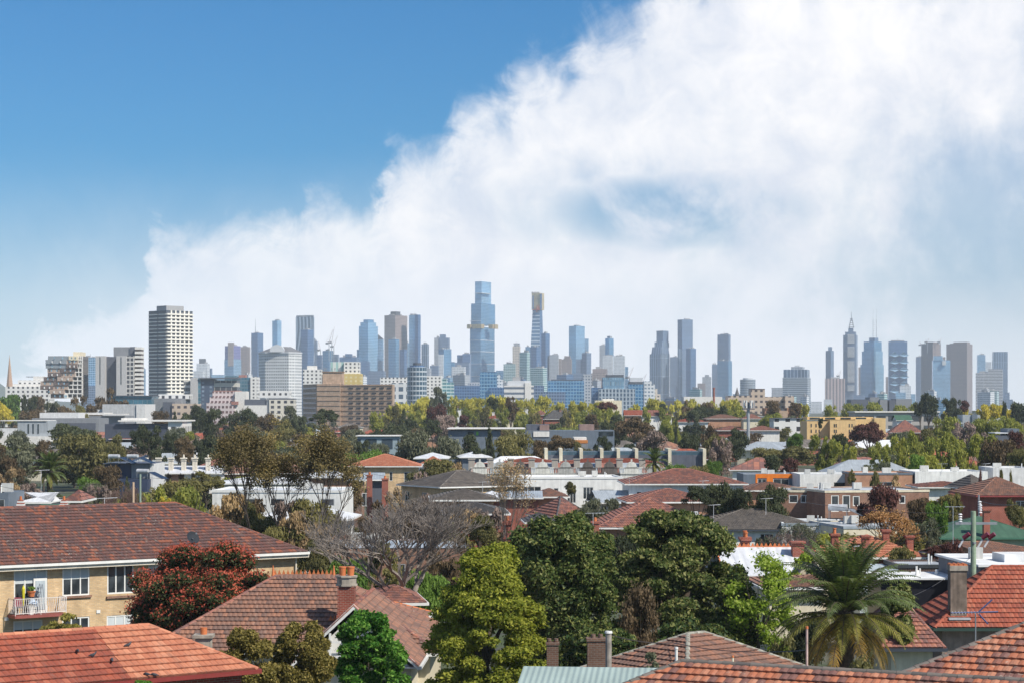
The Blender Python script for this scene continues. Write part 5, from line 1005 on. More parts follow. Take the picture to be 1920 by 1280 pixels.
# navy block with solar heaters, and the terrace with white chimneys
SB('navy blue flat roofed townhouse with pale grey end wall', 330, [('navy_wall', plain('navy_render', (.03,.045,.09), .6), 196,247,869,None,0,10),('grey_wall', gp['m'], 247,283,869,None,-.3,10),('roof_edge', Dk, 194,285,867.5,869,-.5,11),('pale_end', plain('pale_render'), 283,289,869,None,-1,11),('lower_wing', plain('navy_render'), 215,285,896,None,-4,5),('window', GL, 219,224,878,884,-.1,.2)], 'townhouse', 'townhouse')
def solar(px, py, D, label, z=None):
    base = P(px, py, D); t = empty('solar_water_heater', base, R(-20), label, 'solar water heater', 'solar water heaters on roofs'); mb = MB()
    mb.tube((-.9,0,1.1), (.9,0,1.1), .33, None, 12, cap=True); mb.build('tank', plain('heater_silver', (.62,.63,.65), .35, .3), t); mb = MB(); mb.face([(1.0,-.3,1.0),(1.0,1.6,1.0),(3.2,1.6,0.05),(3.2,-.3,.05)]); mb.bx(-1,1,-.25,-.2,0,.1); mb.build('solar_panel', plain('panel_black', (.02,.025,.04), .2), t)
    mb = MB(); [mb.tube((x, y, 0), (x, y, 1.0), .035, None, 4) for x in (-.8,.9) for y in (-.3,.3)]; mb.tube((.9,-.3,1), (3.2,-.3,.05), .04, None, 4); mb.build('stand', ST['steel'], t); return t
solar(214, 868, 329, 'left solar water heater on the navy townhouse roof'); solar(249, 868, 329, 'right solar water heater on the navy townhouse roof'); solar(268, 897, 300, 'solar water heater on the low wing of the navy townhouse')
mt = metalroof('pale_metal_hip', (.60,.62,.66)); cw_ = plain('chimney_cream', (.70,.64,.54), .7, 0, .25, 2)
cx_ = [270, 296, 319, 343, 364, 389]; cn = ['first','second','third','fourth','fifth','sixth']
D = 345
for i, x in enumerate(cx_):
    x0 = x-4; x1 = x+(20 if i < 5 else 26); t_ = house('terrace cottage with a pale metal hip roof, %s from left of six with cream chimneys' % cn[i], x0, x1, 886, D, 0, 8, 872, mt, pc['w'] if i != 2 else OB, (0,0), tile=False, caps_=False, name='terrace_house', cat='terrace house', group='cottages with cream chimneys')[0]
    mb = MB(); zc = P(0, 860, D).z; mb.box((.2, 1.8, P(0,884,D).z), (.72,.72,zc-P(0,884,D).z)); mb.box((.2,1.8,zc), (1.0,1.0,.22)); mb.box((.2,1.8,zc-.35), (.86,.86,.12)); o_ = mb.build('chimney', cw_, t_)
    if i > 2: mb = MB(); mb.cyl((.2,1.8,zc+.22), .16, .5, .1, 8); mb.build('chimney_pot', cw_, o_)
# white flat roofed halls behind the tall wattle tree
block('long white flat roofed building with bluish strip windows behind the tall tree', 398, 640, 918, 205, -3, 9, WH, MW, [(.8+k*2.4, 2.2+k*2.4, 5.5, 6.2) for k in range(5)], (), .1, 'hall_building', 'hall', mull=1, trim=FRM)
lh('white metal roofed hall behind the tall tree', 400, 560, 905, 889, 275, MW, WH, 0, 12, (1,1), tile=False)
lh('front lower white metal roof behind the tall dark stemmed trees', 470, 655, 972, 944, 188, MW, WH, -2, 9, (1,1), tile=False)
lh('low white metal roof left of the cream brick flats', 560, 660, 893, 880, 290, MW, OB, 0, 9, (1,1), tile=False)
lh('grey metal gabled shed with a dark end wall, below the orange tiled flats', 683, 724, 898, 885, 270, MG, gp['d'], 6, 7, (0,0), tile=False)
lh('small flat roofed brown brick flat with a white gutter, left of the red chimneys', 652, 684, 899, 896, 262, MG, BB, 0, 7, (0,0), tile=False, wins=[(1.2,2.2,2.8,4.4)])
# grey-brown roofed brick flats with white gutter
house('brown brick flats with weathered grey tiled hip roof and white gutter', 825, 985, 912, 245, 31, 10.5, 881, T_GRY, YB, (1,1), seg=1, oh=.35, wins=[(1.2,3.2,4.0,5.1),(7.6,8.6,4.3,5.2)], swins=[(1.0,2.1,3.9,5.0),(5.2,6.5,3.8,5.0)], name='apartment_block', cat='apartment block', group='suburban flats')
lh('dark brown low roof in front of the weathered grey roofed flats', 808, 935, 936, 915, 212, T_GRY, OB, 3, 10)
lh('dark slate tiled roof with a white skylight, left of the bare shrub', 832, 955, 962, 940, 190, T_DKG, RB, 3, 11)
lh('white triangular metal roof by a red wall, right of the dark brown roof', 895, 948, 932, 919, 225, MW, RB, 0, 7, (1,1), tile=False)
# white modern house
block('white flat roofed modern house with a large dark gridded window', 955, 1168, 894, 268, 4, 10, WH, ROOFW, [(1.5,4.0,3.2,5.0),(5.6,6.2,4.0,4.8),(7.3,8.4,2.9,4.9),(9.3,10.6,3.4,4.9),(11.3,13.2,2.6,4.6)], (), .15, 'modern_house', 'house', mull=3, trim=FRM)
house('long brown tiled roof above white walls with strip windows', 1172, 1402, 906, 252, 1, 12.5, 878, T_SAL, WH, (1,1), seg=1, wins=[(.9,1.5,3.9,5.0),(2.0,3.9,4.1,5.0),(4.9,6.8,4.1,5.0),(8,10,4.1,5.0),(11,12.5,4.1,5.0)], mull=3, name='apartment_block', cat='apartment block', group='suburban flats')
lh('weatherboard house with a pale grey gabled roof facing the street', 1121, 1215, 941, 918, 250, MG, pc['w'], 8, 8, (0,0), tile=False)
lh('corrugated pale roof behind a red parapet wall', 897, 1018, 932, 919, 238, MG, RB, 0, 7, (1,0), tile=False)
lh('dark brown tiled roof behind the salmon hip roof', 1000, 1066, 930, 914, 242, T_BRN, OB, 2, 8)
house('salmon tiled hip roof with a dark left hip line', 1043, 1118, 972, 222, 16, 11, 930, T_SAL, OB, (1,1), seg=2, caps_=True, capm=T_DKG, group=GS)
house('reddish tiled roof upper of the two stacked long roofs', 1176, 1352, 940, 232, 4, 10, 915, T_SAL, OB, (1,1), seg=2, capm=T_SAL, group=GS)
house('lower of the two stacked long roofs, pale and weathered', 1118, 1345, 988, 205, 2, 13, 932, T_SAL, OB, (1,1), seg=2, capm=T_SAL, group=GS)
lh('small grey tiled lean-to roof with a red wall under the salmon hip roof', 985, 1046, 978, 960, 205, T_DKG, RB, 3, 7)
house('dark grey tiled hip roof on a white house', 1293, 1556, 992, 203, 1, 15, 948, T_GRY, WH, (1,1), seg=2, wins=[(6.3,7.6,1.2,2.9)], swins=(), gut=GUTD, group=GS, mull=3)
lh('white metal gable roof with a grey skylight strip', 1260, 1322, 982, 958, 222, MW, WH, 6, 8, (0,1), tile=False)
# right side flats
t_ = block('blue grey flats with bright orange window surrounds', 1394, 1500, 888, 300, 0, 9, bluec, ROOFF, [(2,3.2,3.3,4.9),(4.2,6.4,3.3,4.9)], (), .2, 'apartment_block', 'apartment block', group='flat roofed flats')
mb = MB(); mb.bx(1.7,6.9,-.05,-.005,5.0,5.6); mb.bx(1.7,1.98,-.05,-.005,2,5.0); mb.bx(3.25,4.15,-.05,-.005,2,5.0); mb.build('orange_panel', plain('bright_orange_paint', (.75,.20,.02), .5), t_[0])
block('white flats with a blue tinted glass door, right of the orange panelled flats', 1500, 1602, 888, 292, 0, 9, WH, ROOFF, [(2.6,3.8,2.8,4.6),(4.6,6.4,3.9,4.7),(7.1,7.5,3.6,4.8)], (), .2, 'apartment_block', 'apartment block', group='flat roofed flats', mull=1)
block('flats with blue fascia, open verandah and orange brick piers', 1603, 1712, 886, 285, 2, 9, OB, ROOFW, [(2.6,5.0,3,5.0)], (), .2, 'apartment_block', 'apartment block', group='flat roofed flats', trim=bluec)
t_ = block('long white flats with narrow slot windows and a sloping left end', 1716, 1852, 883, 285, 2, 10, WH, ROOFW, [(1.4+k*1.0,1.65+k*1.0,3.6,4.8) for k in range(7)], (), .2, 'apartment_block', 'apartment block', group='flat roofed flats', mull=1)
block('pale flat roofed wing at the far right behind the clipped shrubs', 1862, 1935, 876, 290, 0, 9, plain('pale_render'), ROOFW, [], (), .2, 'apartment_block', 'apartment block', group='flat roofed flats')
lh('grey brown tiled hip roof behind the brown brick flats', 1392, 1512, 918, 902, 262, T_BRN, OB, 0, 11, (1,1))
block('brown brick flat roofed flats with large white framed windows', 1547, 1742, 919, 232, 12, 11, BB, ROOFF, [(.7,1.6,3.6,5.4),(2.0,2.9,3.6,5.4),(3.2,4.0,4.2,5.3),(7.4,8.0,4.4,5.3),(8.6,9.3,4.4,5.3)], [], .1, 'apartment_block', 'apartment block', group='flat roofed flats', trim=CR, ft=.1)
block('lower brown brick wing with two white framed strip windows', 1464, 1546, 918, 238, -6, 9, BB, ROOFF, [(.9,1.9,4.3,5.2),(2.2,3.3,4.3,5.2)], [], .1, 'apartment_block', 'apartment block', group='flat roofed flats', trim=CR, ft=.09)
block('white rendered building with a grey roof edge and a dark window', 1582, 1745, 986, 196, 10, 10, CR, ROOFF, [(1.0,1.9,2.1,2.9),(3.2,4.0,2.1,2.9)], [], .1, 'low_building', 'building', trim=plain('grey_trim', (.32,.37,.42), .5))
block('long white side building left of the cream rendered one', 1466, 1581, 980, 203, -6, 9, WH, ROOFF, [], [], .1, 'low_building', 'building', trim=plain('grey_trim'))
solar(1571, 972, 205, 'white solar water heater beside a dark dish on the white building')
lh('low reddish tiled roof in front of the long white flats', 1722, 1838, 912, 901, 262, T_SAL, rW, 0, 8, (1,1))
house('orange tiled hip roof with a white skylight sheet, at the right', 1785, 1835, 942, 232, 0, 8, 918, T_ORG, RB, (1,1), seg=2, group=GS)
house('dark red brick house with a brown tiled roof at the right edge', 1831, 1960, 928, 222, 3, 11, 893, T_BRN, RB, (1,1), seg=2, gut=plain('gutter_red', (.25,.05,.05), .5), group=GS, wins=[(3.8,4.8,4.4,5.2)])
lh('grey tiled gable roof behind the clipped shrubs', 1820, 1870, 915, 888, 250, T_GRY, OB, 10, 8)
house('green metal hip roof on a pale green house', 1764, 1965, 1007, 188, 2, 11, 966, MGR, plain('pale_green_wall', (.36,.42,.30), .7), (1,1), tile=False, gut=plain('gutter_green', (.06,.16,.11), .5), chim=[(4.1,.25,6.0,.55,RB,0)], group=GS)
house('weathered brown tiled roof in front of the green metal roof', 1856, 2010, 1046, 160, 24, 9, 1014, T_BRN, OB, (0,1), seg=2, group=GS)
house('orange tiled hip roof with four red chimneys', 1556, 1742, 1044, 167, 3, 9, 1002, T_ORG, RB, (1,1), seg=3, group=GS, chim=[(.7,1.6,5.0,.55,RB,1),(3.2,1.8,4.85,.55,RB,0),(5.2,3.4,5.2,.5,RB,0),(6.8,2.0,4.8,.5,RB,0)])
# ---------------------------------------------------------------- near houses
def up(A, rz, px, off=0.0):
    r = R(rz); O = Vector((A[0], A[1]))+Vector((-sin(r), cos(r)))*off; k = (px-960)/F; return (k*O.y-O.x)/(cos(r)-k*sin(r))
GUTC = plain('gutter_cream', (.66,.60,.50), .5); POT = plain('terracotta_pot', (.55,.17,.06), .7)
apt, aL, aze, arise = house('two storey cream brick flats under a long mottled red roof', -260, 577, 1071, 119, 35.5, 12.4, 950, T_RED, YB, (0,1), seg=4, oh=.55, gut=GUT, pitch=24, name='apartment_block', cat='apartment block',
    pxwins=[(26,89,1064,1128),(117,168,1059,1116),(201,251,1056,1112),(278,322,1052,1110),(25,80,1162,1200),(117,168,1156,1198),(200,250,1152,1194)], capm=T_RED, blind=.45, ft=.09)
aA = apt.location; ar = R(35.5); AP = lambda u, y, z: aA+Vector((cos(ar)*u-sin(ar)*y, sin(ar)*u+cos(ar)*y, z))
# balcony on the flats
u0, u1 = up(aA, 35.5, 21), up(aA, 35.5, 119); zb = CAMH-(1150-HY)/F*AP((u0+u1)/2, 0, 0).y
mb = MB(); mb.bx(u0, u1, -.55, .56, zb-.16, zb); mb.build('balcony_slab', plain('red_painted_slab', (.25,.07,.06), .7), apt)
mb = MB(); rr = random.Random(4); n_ = 46
mb.bx(u0+.04, u1-.04, -.52, -.48, zb+.95, zb+.98); mb.bx(u0+.04, u1-.04, -.52, -.48, zb+.1, zb+.13); mb.bx(u0+.04, u0+.07, -.5, .5, zb+.95, zb+.98); mb.bx(u1-.07, u1-.04, -.5, .5, zb+.95, zb+.98)
for i in range(n_):
    x = u0+.08+(u1-u0-.16)*i/(n_-1); dx_ = .07*(1 if i % 2 else -1); mb.tube((x-dx_, -.5, zb+.1), (x+dx_, -.5, zb+.97), .011, None, 4)
for x in (u0+.05, (u0+u1)/2, u1-.05): mb.tube((x, -.5, zb), (x, -.5, zb+.98), .02, None, 4)
for i in range(8): y = -.45+i*.13; mb.tube((u0+.05, y, zb+.1), (u0+.05, y+.05, zb+.97), .011, None, 4); mb.tube((u1-.05, y, zb+.1), (u1-.05, y+.05, zb+.97), .011, None, 4)
mb.build('balcony_railing', plain('railing_white', (.74,.70,.68), .5), apt)
ud = up(aA, 35.5, 75, .55); mb = MB(); mb.bx(ud-.42, ud+.42, .50, .54, zb, zb+2.05); d_ = mb.build('balcony_door', FRM, apt); mb = MB(); mb.bx(ud-.3, ud+.3, .48, .5, zb+.2, zb+1.9); mb.build('pane', plain('door_glass_pale', (.42,.48,.52), .2), d_)
mb = MB(); ue = up(aA, 35.5, 562, .5); mb.tube((aL-.62, .42, 0), (aL-.62, .42, aze-.2), .06, None, 8); mb.bx(-.1, aL+.1, .0, .54, aze-.36, aze-.17); mb.build('eaves_and_downpipe', GUTC, apt)
for px, py in ((184,1150),(12,1164)):
    u_ = up(aA, 35.5, px, .55); q = AP(u_, 0, 0); mb = MB(); mb.bx(u_-.12, u_+.12, .5, .545, CAMH-(py-HY)/F*q.y, CAMH-(py-HY)/F*q.y+.2); mb.build('wall_vent', FRM, apt)
for px in (143, 226): u_ = up(aA, 35.5, px, .55); q = AP(u_, 0, 0); mb = MB(); mb.bx(u_-.95, u_+.95, .42, .545, CAMH-(1121-HY)/F*q.y, CAMH-(1117-HY)/F*q.y); mb.build('window_sill', BB, apt)
# things on the balcony
def at_balc(px, dy=0.0): return AP(up(aA, 35.5, px, .1), .1+dy, zb)
t_ = empty('flower_pot', at_balc(59)+Vector((0,0,1.02)), 0, 'orange terracotta pot with a leafy plant on the balcony stand', 'flower pot'); mb = MB(); mb.cyl((0,0,0), .16, .3, .22, 14); mb.cyl((0,0,.27), .25, .06, .25, 14); mb.build('pot', POT, t_); link('plant', leafmesh('plant', [(0,0,.45,.22,.14)], 160, .08, FO['green'], 3), t_)
t_ = empty('plant_stand', at_balc(59), 0, 'dark grey stand under the terracotta pot on the balcony', 'stand'); mb = MB(); [mb.tube((x, y, 0), (x*.8, y*.8, .95), .02, None, 4) for x in (-.35,.35) for y in (-.2,.2)]; mb.build('leg', GUTD, t_); mb = MB(); mb.bx(-.42,.42,-.22,.22,.95,1.0); mb.build('shelf', GUTD, t_)
t_ = empty('bucket', at_balc(54, -.25), 0, 'white plastic bucket behind the balcony railing', 'bucket'); mb = MB(); mb.cyl((0,0,0), .17, .5, .21, 16); mb.build('body', FRM, t_); mb = MB(); mb.cyl((0,0,.5), .225, .03, .225, 16); mb.build('rim', FRM, t_)
t_ = empty('step_ladder', at_balc(74), ar, 'grey folding step ladder leaning on the balcony', 'ladder'); mb = MB()
for y in (-.18,.18): mb.tube((-.35,y,0), (.1,y,1.75), .025, None, 4); mb.tube((.3,y,0), (.12,y,1.7), .02, None, 4)
mb.build('rails', plain('ladder_grey', (.30,.33,.38), .4, .3), t_); mb = MB(); [mb.bx(-.35+.26*k*.257-.06, -.35+.26*k*.257+.08, -.18, .18, .25*k, .25*k+.03) for k in range(1, 7)]; mb.build('treads', plain('ladder_grey'), t_)
t_ = empty('folded_umbrella', at_balc(44), 0, 'yellow folded sunshade standing on the balcony', 'umbrella'); mb = MB(); mb.cyl((0,0,.5), .03, 1.0, .10, 8); mb.cyl((0,0,1.5), .10, .2, .02, 8); mb.build('canopy', plain('yellow_cloth', (.65,.58,.03), .8), t_); mb = MB(); mb.tube((0,0,0), (0,0,1.75), .018); mb.build('pole', FRM, t_)
t_ = empty('clothes_bundle', at_balc(60,-.12)+Vector((0,0,.62)), 0, 'pale blue cloth bundle hanging over the balcony chair', 'laundry'); mb = MB(); mb.cyl((0,0,0), .30, .35, .12, 9); mb.cyl((.12,.05,-.15), .2, .4, .1, 7); mb.build('cloth', plain('pale_blue_cloth', (.42,.52,.66), .9), t_)
t_ = empty('balcony_chair', at_balc(33), 0, 'dark chair with a red cloth at the left end of the balcony', 'chair'); mb = MB(); mb.bx(-.25,.25,-.25,.25,.42,.47); mb.build('seat', GUTD, t_); mb = MB(); mb.bx(-.25,.25,.22,.27,.47,1.0); mb.build('backrest', plain('dull_red_cloth', (.35,.10,.13), .9), t_)
for x in (-.22,.22):
    for y in (-.22,.22): mb = MB(); mb.tube((x,y,0), (x,y,.42), .02, None, 4); mb.build('leg', GUTD, t_)
def dish(p, label, rz=0, r=.45, col=None):
    t = empty('satellite_dish', p, rz, label, 'satellite dish'); mb = MB(); n = 20; ax = Vector((.55,-.65,.5)).normalized(); e = ax.orthogonal().normalized(); g = ax.cross(e); cen = Vector((0,0,.75))
    for k in range(n):
        a0, a1 = 2*pi*k/n, 2*pi*(k+1)/n
        for j in range(3):
            r0, r1 = r*j/3, r*(j+1)/3; Q = lambda a, q: cen+(e*cos(a)+g*sin(a))*q+ax*(q*q*.5)
            mb.face([Q(a0,r0), Q(a0,r1), Q(a1,r1), Q(a1,r0)] if j else [Q(a0,r1), Q(a1,r1), cen], smooth=True)
    mb.build('reflector', col or plain('dish_dark', (.012,.018,.028), .75), t); mb = MB(); mb.tube((0,0,-.1), cen, .03); mb.build('mast', ST['steel'], t); mb = MB(); mb.tube(cen-ax*.0-Vector((0,0,.3)), cen+ax*.55, .015, None, 4); mb.box(cen+ax*.5, (.08,.08,.1)); mb.build('feed_arm', ST['steel'], t)
    return t
dish(P(361, 1031, 129.2), 'dark satellite dish on the mottled red tiled roof above the red topped tree', r=.42)
# orange roof with pigeons
ohs, oL, oze, orise = house('orange tiled roof of the nearest flats at the bottom left, with a darker left part', 0, 484, 1298, 72.4, 37, 5.9, 1180, T_ORG, RB, (0,1), seg=4, oh=.45, gut=plain('gutter_maroon', (.22,.035,.03), .5), name='apartment_block', cat='apartment block', ze=5.37, pitch=29, capm=T_ORG, split=(4.9, T_RST))
oA = ohs.location; orz = R(37)
def roofpt(root, rz, W, ze, rise, px, py):
    """point where the view ray through a pixel meets the front roof plane of a house"""
    n = Vector((0, -rise, W/2)); M = Matrix.Rotation(rz, 3, 'Z'); n = M@n; p0 = Vector((root.location.x, root.location.y, root.location.z+ze)); c = Vector((0,0,CAMH)); d = P(px, py, 1.0)-c
    return c+d*((p0-c).dot(n)/d.dot(n))
def pigeon(px, py, rz, label, pose=0):
    p = roofpt(ohs, orz, 5.9, oze, orise, px, py)+Vector((0,0,.05)); me = bpy.data.meshes.new('pigeon'); V = [(-.19,0,.07),(-.10,0,.10),(0,0,.12),(.08,0,.14),(.12,0,.19),(.135,0,.235),(.17,0,.235),(.0,.03,.05),(.0,.03,.0),(.0,-.03,.05),(.0,-.03,.0)]
    if pose: V[4] = (.13,0,.12); V[5] = (.17,0,.10); V[6] = (.2,0,.08)
    me.from_pydata(V, [(0,1),(1,2),(2,3),(3,4),(4,5),(5,6),(2,7),(7,8),(2,9),(9,10)], []); o = link('pigeon', me, None, p, rz); m = o.modifiers.new('skin', 'SKIN')
    for i, r in enumerate([(.035,.012),(.055,.035),(.07,.065),(.065,.06),(.035,.035),(.032,.034),(.007,.007),(.012,.012),(.008,.008),(.012,.012),(.008,.008)]): me.skin_vertices[0].data[i].radius = r
    me.skin_vertices[0].data[2].use_root = True; m = o.modifiers.new('sub', 'SUBSURF'); m.levels = m.render_levels = 1
    me.materials.append(plain('pigeon_feathers', (.055,.06,.075), .6, 0, .5, 9)); tag(o, label, 'pigeon', 'pigeons on the orange roof'); o.scale = (.85,.85,.85)
pigeon(145, 1226, R(-60), 'grey pigeon furthest left on the orange roof', 1); pigeon(174, 1234, R(20), 'second grey pigeon from left on the orange roof'); pigeon(210, 1243, R(110), 'grey pigeon lowest of the open group, facing away', 1); pigeon(240, 1215, R(30), 'grey pigeon highest and furthest right on the orange roof'); 
for i, (x, y) in enumerate(((276,1270),(290,1271))): pigeon(x, y, R(160+i*20), ['left','right'][i]+' pigeon of the huddled pair at the orange roof edge', 1)
# cream terracotta roofed house in the middle
mh, mL, mze, mrise = house('weathered brown tiled hip roof house with terracotta crest and gablet, centre left', 262, 860, 1222, 103, -1, 11.6, 1079, T_BRN, CR, (1,1), seg=4, oh=.5, gut=GUT, Lf=14.5, capm=T_SAL)
rL = Vector((5.8, 5.8, mze+mrise)); mb = MB()
for k in range(14): x = 5.8+k*.22; mb.face([(x-.09,5.8,rL.z+.08),(x+.09,5.8,rL.z+.08),(x,5.8,rL.z+.34)]); mb.face([(x-.09,5.83,rL.z+.08),(x,5.83,rL.z+.34),(x+.09,5.83,rL.z+.08)])
for s in (5.7, 8.8): mb.cyl((s, 5.8, rL.z), .09, .55, .02, 8)
mb.build('roof_crest', POT, mh)
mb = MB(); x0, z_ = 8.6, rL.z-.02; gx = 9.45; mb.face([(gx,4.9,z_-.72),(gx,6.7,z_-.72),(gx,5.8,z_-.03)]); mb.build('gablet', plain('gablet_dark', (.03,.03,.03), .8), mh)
mb = MB()
slope(mb, (x0-2.0,4.75,z_-.80), (gx+.15,4.75,z_-.80), (gx+.15,5.8,z_+.1), (x0-2.6,5.8,z_+.1), seg=4); mb.build('gablet_roof', T_BRN, mh); mb = MB()
for a, b in (((gx+.2,4.7,z_-.85),(gx+.2,5.8,z_+.1)),((gx+.2,6.9,z_-.85),(gx+.2,5.8,z_+.1))): mb.tube(a, b, .07, None, 4)
mb.tube((gx+.2,4.8,z_-.8), (gx+.2,6.8,z_-.8), .04, None, 4); mb.build('gablet_barge', CR, mh)
mb = MB()
for k in range(16): x = 9.0+k*.19; zz = mze+mrise*(2.35/5.8)+.06; mb.face([(x-.08,2.3,zz),(x+.08,2.3,zz),(x,2.3,zz+.24)])
mb.bx(8.9, 12.1, 2.25, 2.4, zz-.12, zz+.02); mb.build('lower_crest', POT, mh)
# its big chimney
cb = P(650, 1160, 104.5); t_ = mh; mb = MB(); zt_ = P(0, 1078, 104.5).z; ztt = P(0, 1097, 104.5).z; lb_ = lambda v: Matrix.Rotation(R(1), 3, 'Z')@(v-mh.location)
c0 = lb_(Vector((cb.x, cb.y, 0))); mb.box((c0.x, c0.y, mze), (.82,.82,ztt-mze)); mb.box((c0.x, c0.y, mze), (.92,.92,cb.z+.25-mze)); o_ = mb.build('chimney', RB, mh)
mb = MB(); oct_ = lambda r: [(c0.x+r*cos(pi/8+k*pi/4), c0.y+r*sin(pi/8+k*pi/4)) for k in range(8)]; mb.prism(oct_(.50), ztt, zt_-.05); mb.prism(oct_(.56), ztt, ztt+.08); mb.prism(oct_(.56), zt_-.08, zt_); mb.build('chimney_head', plain('chimney_cement', (.36,.32,.27), .85, 0, .4, 3), o_)
for k in (-.2,.2): mb = MB(); mb.cyl((c0.x+k, c0.y, zt_), .15, .42, .19, 14, cap=False); mb.cyl((c0.x+k, c0.y, zt_+.38), .2, .06, .2, 14); mb.build('chimney_pot', POT, o_)
gw, gL, gze, grise = house('steep gabled wing with white barge boards, right of the crested roof', 785, 800, 1250, 98.4, 88, 6.0, None, T_BRN, CR, (0,1), seg=4, oh=.4, Lf=12, pitch=43, ze=3.05, barge=WH, capm=T_SAL, gable=WH, gut=GUT)
mb = MB(); xg = .0
for a, b in (((xg,.5,gze+.4),(xg,5.5,gze+.4)),((xg,3,gze+.3),(xg,3,gze+2.4)),((xg,1.9,gze+.4),(xg,1.9,gze+1.5)),((xg,4.1,gze+.4),(xg,4.1,gze+1.5)),((xg,1.2,gze+1.1),(xg,4.8,gze+1.1))): mb.tube(a, b, .07, None, 4)
mb.build('gable_truss', WH, gw)
house('small crested hip wing behind the big chimney of the crested roof', 660, 790, 1172, 112, -2, 7.5, 1128, T_BRN, CR, (1,1), seg=4, oh=.4, capm=POT)
t_ = empty('chimney_stack', P(382, 1215, 84), 0, 'short grey rendered chimney with one orange pot above the olive shrubs', 'chimney stack'); t_.location.z = 0; z_ = P(0,1194,84).z; mb = MB(); mb.box((0,0,0), (.6,.6,z_)); mb.box((0,0,z_), (.78,.78,.12)); mb.build('stack', plain('chimney_cement'), t_); mb = MB(); mb.cyl((0,0,z_+.12), .13, .27, .14, 14); mb.build('chimney_pot', POT, t_)
# bottom right group
house('lichen covered pyramid tiled roof between the wooden pole and the palm', 1288, 1632, 1333, 84, 40, 10, None, T_BRN, TANB, (1,1), seg=4, ze=3.0, pitch=25, capm=plain('lichen_capping', (.30,.29,.25), .9, 0, .5, 5))
bh = house('nearest patchy orange tiled roof along the bottom edge', 933, 1700, 1379, 60.3, -26, 8, None, T_MIX, RB, (1,0), seg=4, ze=5.7, pitch=25.4, Lf=22, capm=T_GRY, name='apartment_block', cat='apartment block')
ch = house('patchy orange and maroon tiled roof in the bottom right corner', 1690, 1950, 1262, 60, -28, 9, None, T_MIX, RB, (1,1), seg=4, ze=7.5, pitch=25, Lf=14, capm=T_GRY, name='apartment_block', cat='apartment block', gut=GUT)
house('pale green corrugated metal roof at the bottom centre', 962, 1400, 1305, 70, -6, 7, 1250, MPG, CR, (0,0), tile=False, caps_=False, Lf=8, name='shed', cat='shed', gut=plain('gutter_pale_green', (.40,.52,.47), .5))
rh = house('steep rust red tiled roof behind the tall grey chimney at the right', 1752, 1990, 1176, 112, -1, 7.6, 1060, T_RST, plain('roughcast_render', (.22,.19,.165), .95, 0, .3, 3), (1,0), seg=4, oh=.5, gut=plain('gutter_dark_green', (.03,.06,.05), .5), capm=T_RST)
cb = P(1795, 1150, 113); t_ = rh[0]; c0 = Matrix.Rotation(R(1), 3, 'Z')@(Vector((cb.x, cb.y, 0))-t_.location); z1 = P(0,1075,113).z; z2 = P(0,1062,113).z; z_ = rh[2]
mb = MB(); mb.box((c0.x, c0.y, z_+.2), (.86,.8,z1-z_)); o_ = mb.build('chimney', plain('chimney_soot', (.20,.155,.125), .9, 0, .5, 2), t_); mb = MB(); mb.box((c0.x, c0.y, z1+.2), (.96,.92,z2-z1-.1)); mb.build('chimney_head', plain('chimney_cement'), o_)
for k in range(4): mb = MB(); mb.tube((c0.x-.36+k*.24, c0.y-.4, z2+.1), (c0.x-.36+k*.24, c0.y+.4, z2+.1), .11, None, 8, cap=True); mb.build('ridge_cowl', POT, o_)
mb = MB(); mb.box((c0.x, c0.y-.15, cb.z-.25), (1.15,1.2,.1)); mb.build('flashing', plain('lead_flashing', (.55,.57,.6), .4, .3), o_)
house('dull salmon tiled roof half hidden behind the palm at the right', 1655, 1772, 1214, 103, 0, 8.5, 1112, T_SAL, CR, (1,1), seg=4, gut=GUTD, wins=[(1.7,2.6,.9,2.3)])
for x, y, w_, D, lb in ((1036,1203,22,90,'short dark brick chimney beside the yellow green tree'),(1119,1195,36,88,'wide dark brick chimney left of the grey wooden pole')):
    t_ = empty('brick_chimney', Vector(((x-960)/F*D, D, 0)), 0, lb, 'chimney stack'); z_ = P(0,y,D).z; w2 = w_/F*D; mb = MB(); mb.box((0,0,0), (w2,w2,z_-.1)); BD = brick('dark_brown_brick', (.13,.07,.05), (.19,.10,.07), (.2,.17,.14)); mb.build('stack', BD, t_); mb = MB(); mb.box((0,0,z_-.1), (w2+.08,w2+.08,.1)); mb.build('coping', BD, t_)
    for k in range(2): mb = MB(); mb.cyl((-.15+.3*k,0,z_), .1, .16, .1, 10); mb.build('chimney_pot', BD, t_)
def pole(x, yt, D, w_, mat, label, name='pole', cat='pole', head=None):
    t = empty(name, Vector(((x-960)/F*D, D, 0)), 0, label, cat); z = P(0,yt,D).z; r = w_/2/F*D; mb = MB(); mb.cyl((0,0,0), r*1.1, z, r*.95, 12); mb.build('post', mat, t)
    if head: mb = MB(); mb.cyl((0,0,z), r*1.25, .08, r*1.1, 12); mb.build('cap', head, t)
    return t, z
wood = plain('weathered_wood', (.30,.27,.24), .9, 0, .5, 3); pole(1141, 1186, 83, 12, wood, 'weathered grey wooden pole with a pale cap at the bottom centre', 'wooden_pole', head=FRM)
pole(1513, 1178, 66, 4.6, plain('rusty_white_pipe', (.55,.42,.38), .7, 0, .4, 4), 'thin rust stained white pipe standing before the palm', 'vent_pipe', 'pipe', POT)
pole(1268, 1216, 80, 6, GUT, 'white metal flue with a square cowl on the lichen covered roof', 'roof_flue', 'flue', FRM); pole(1374, 1232, 76, 4, CR, 'small cream vent pipe right of the white flue', 'vent_pipe', 'pipe', POT)
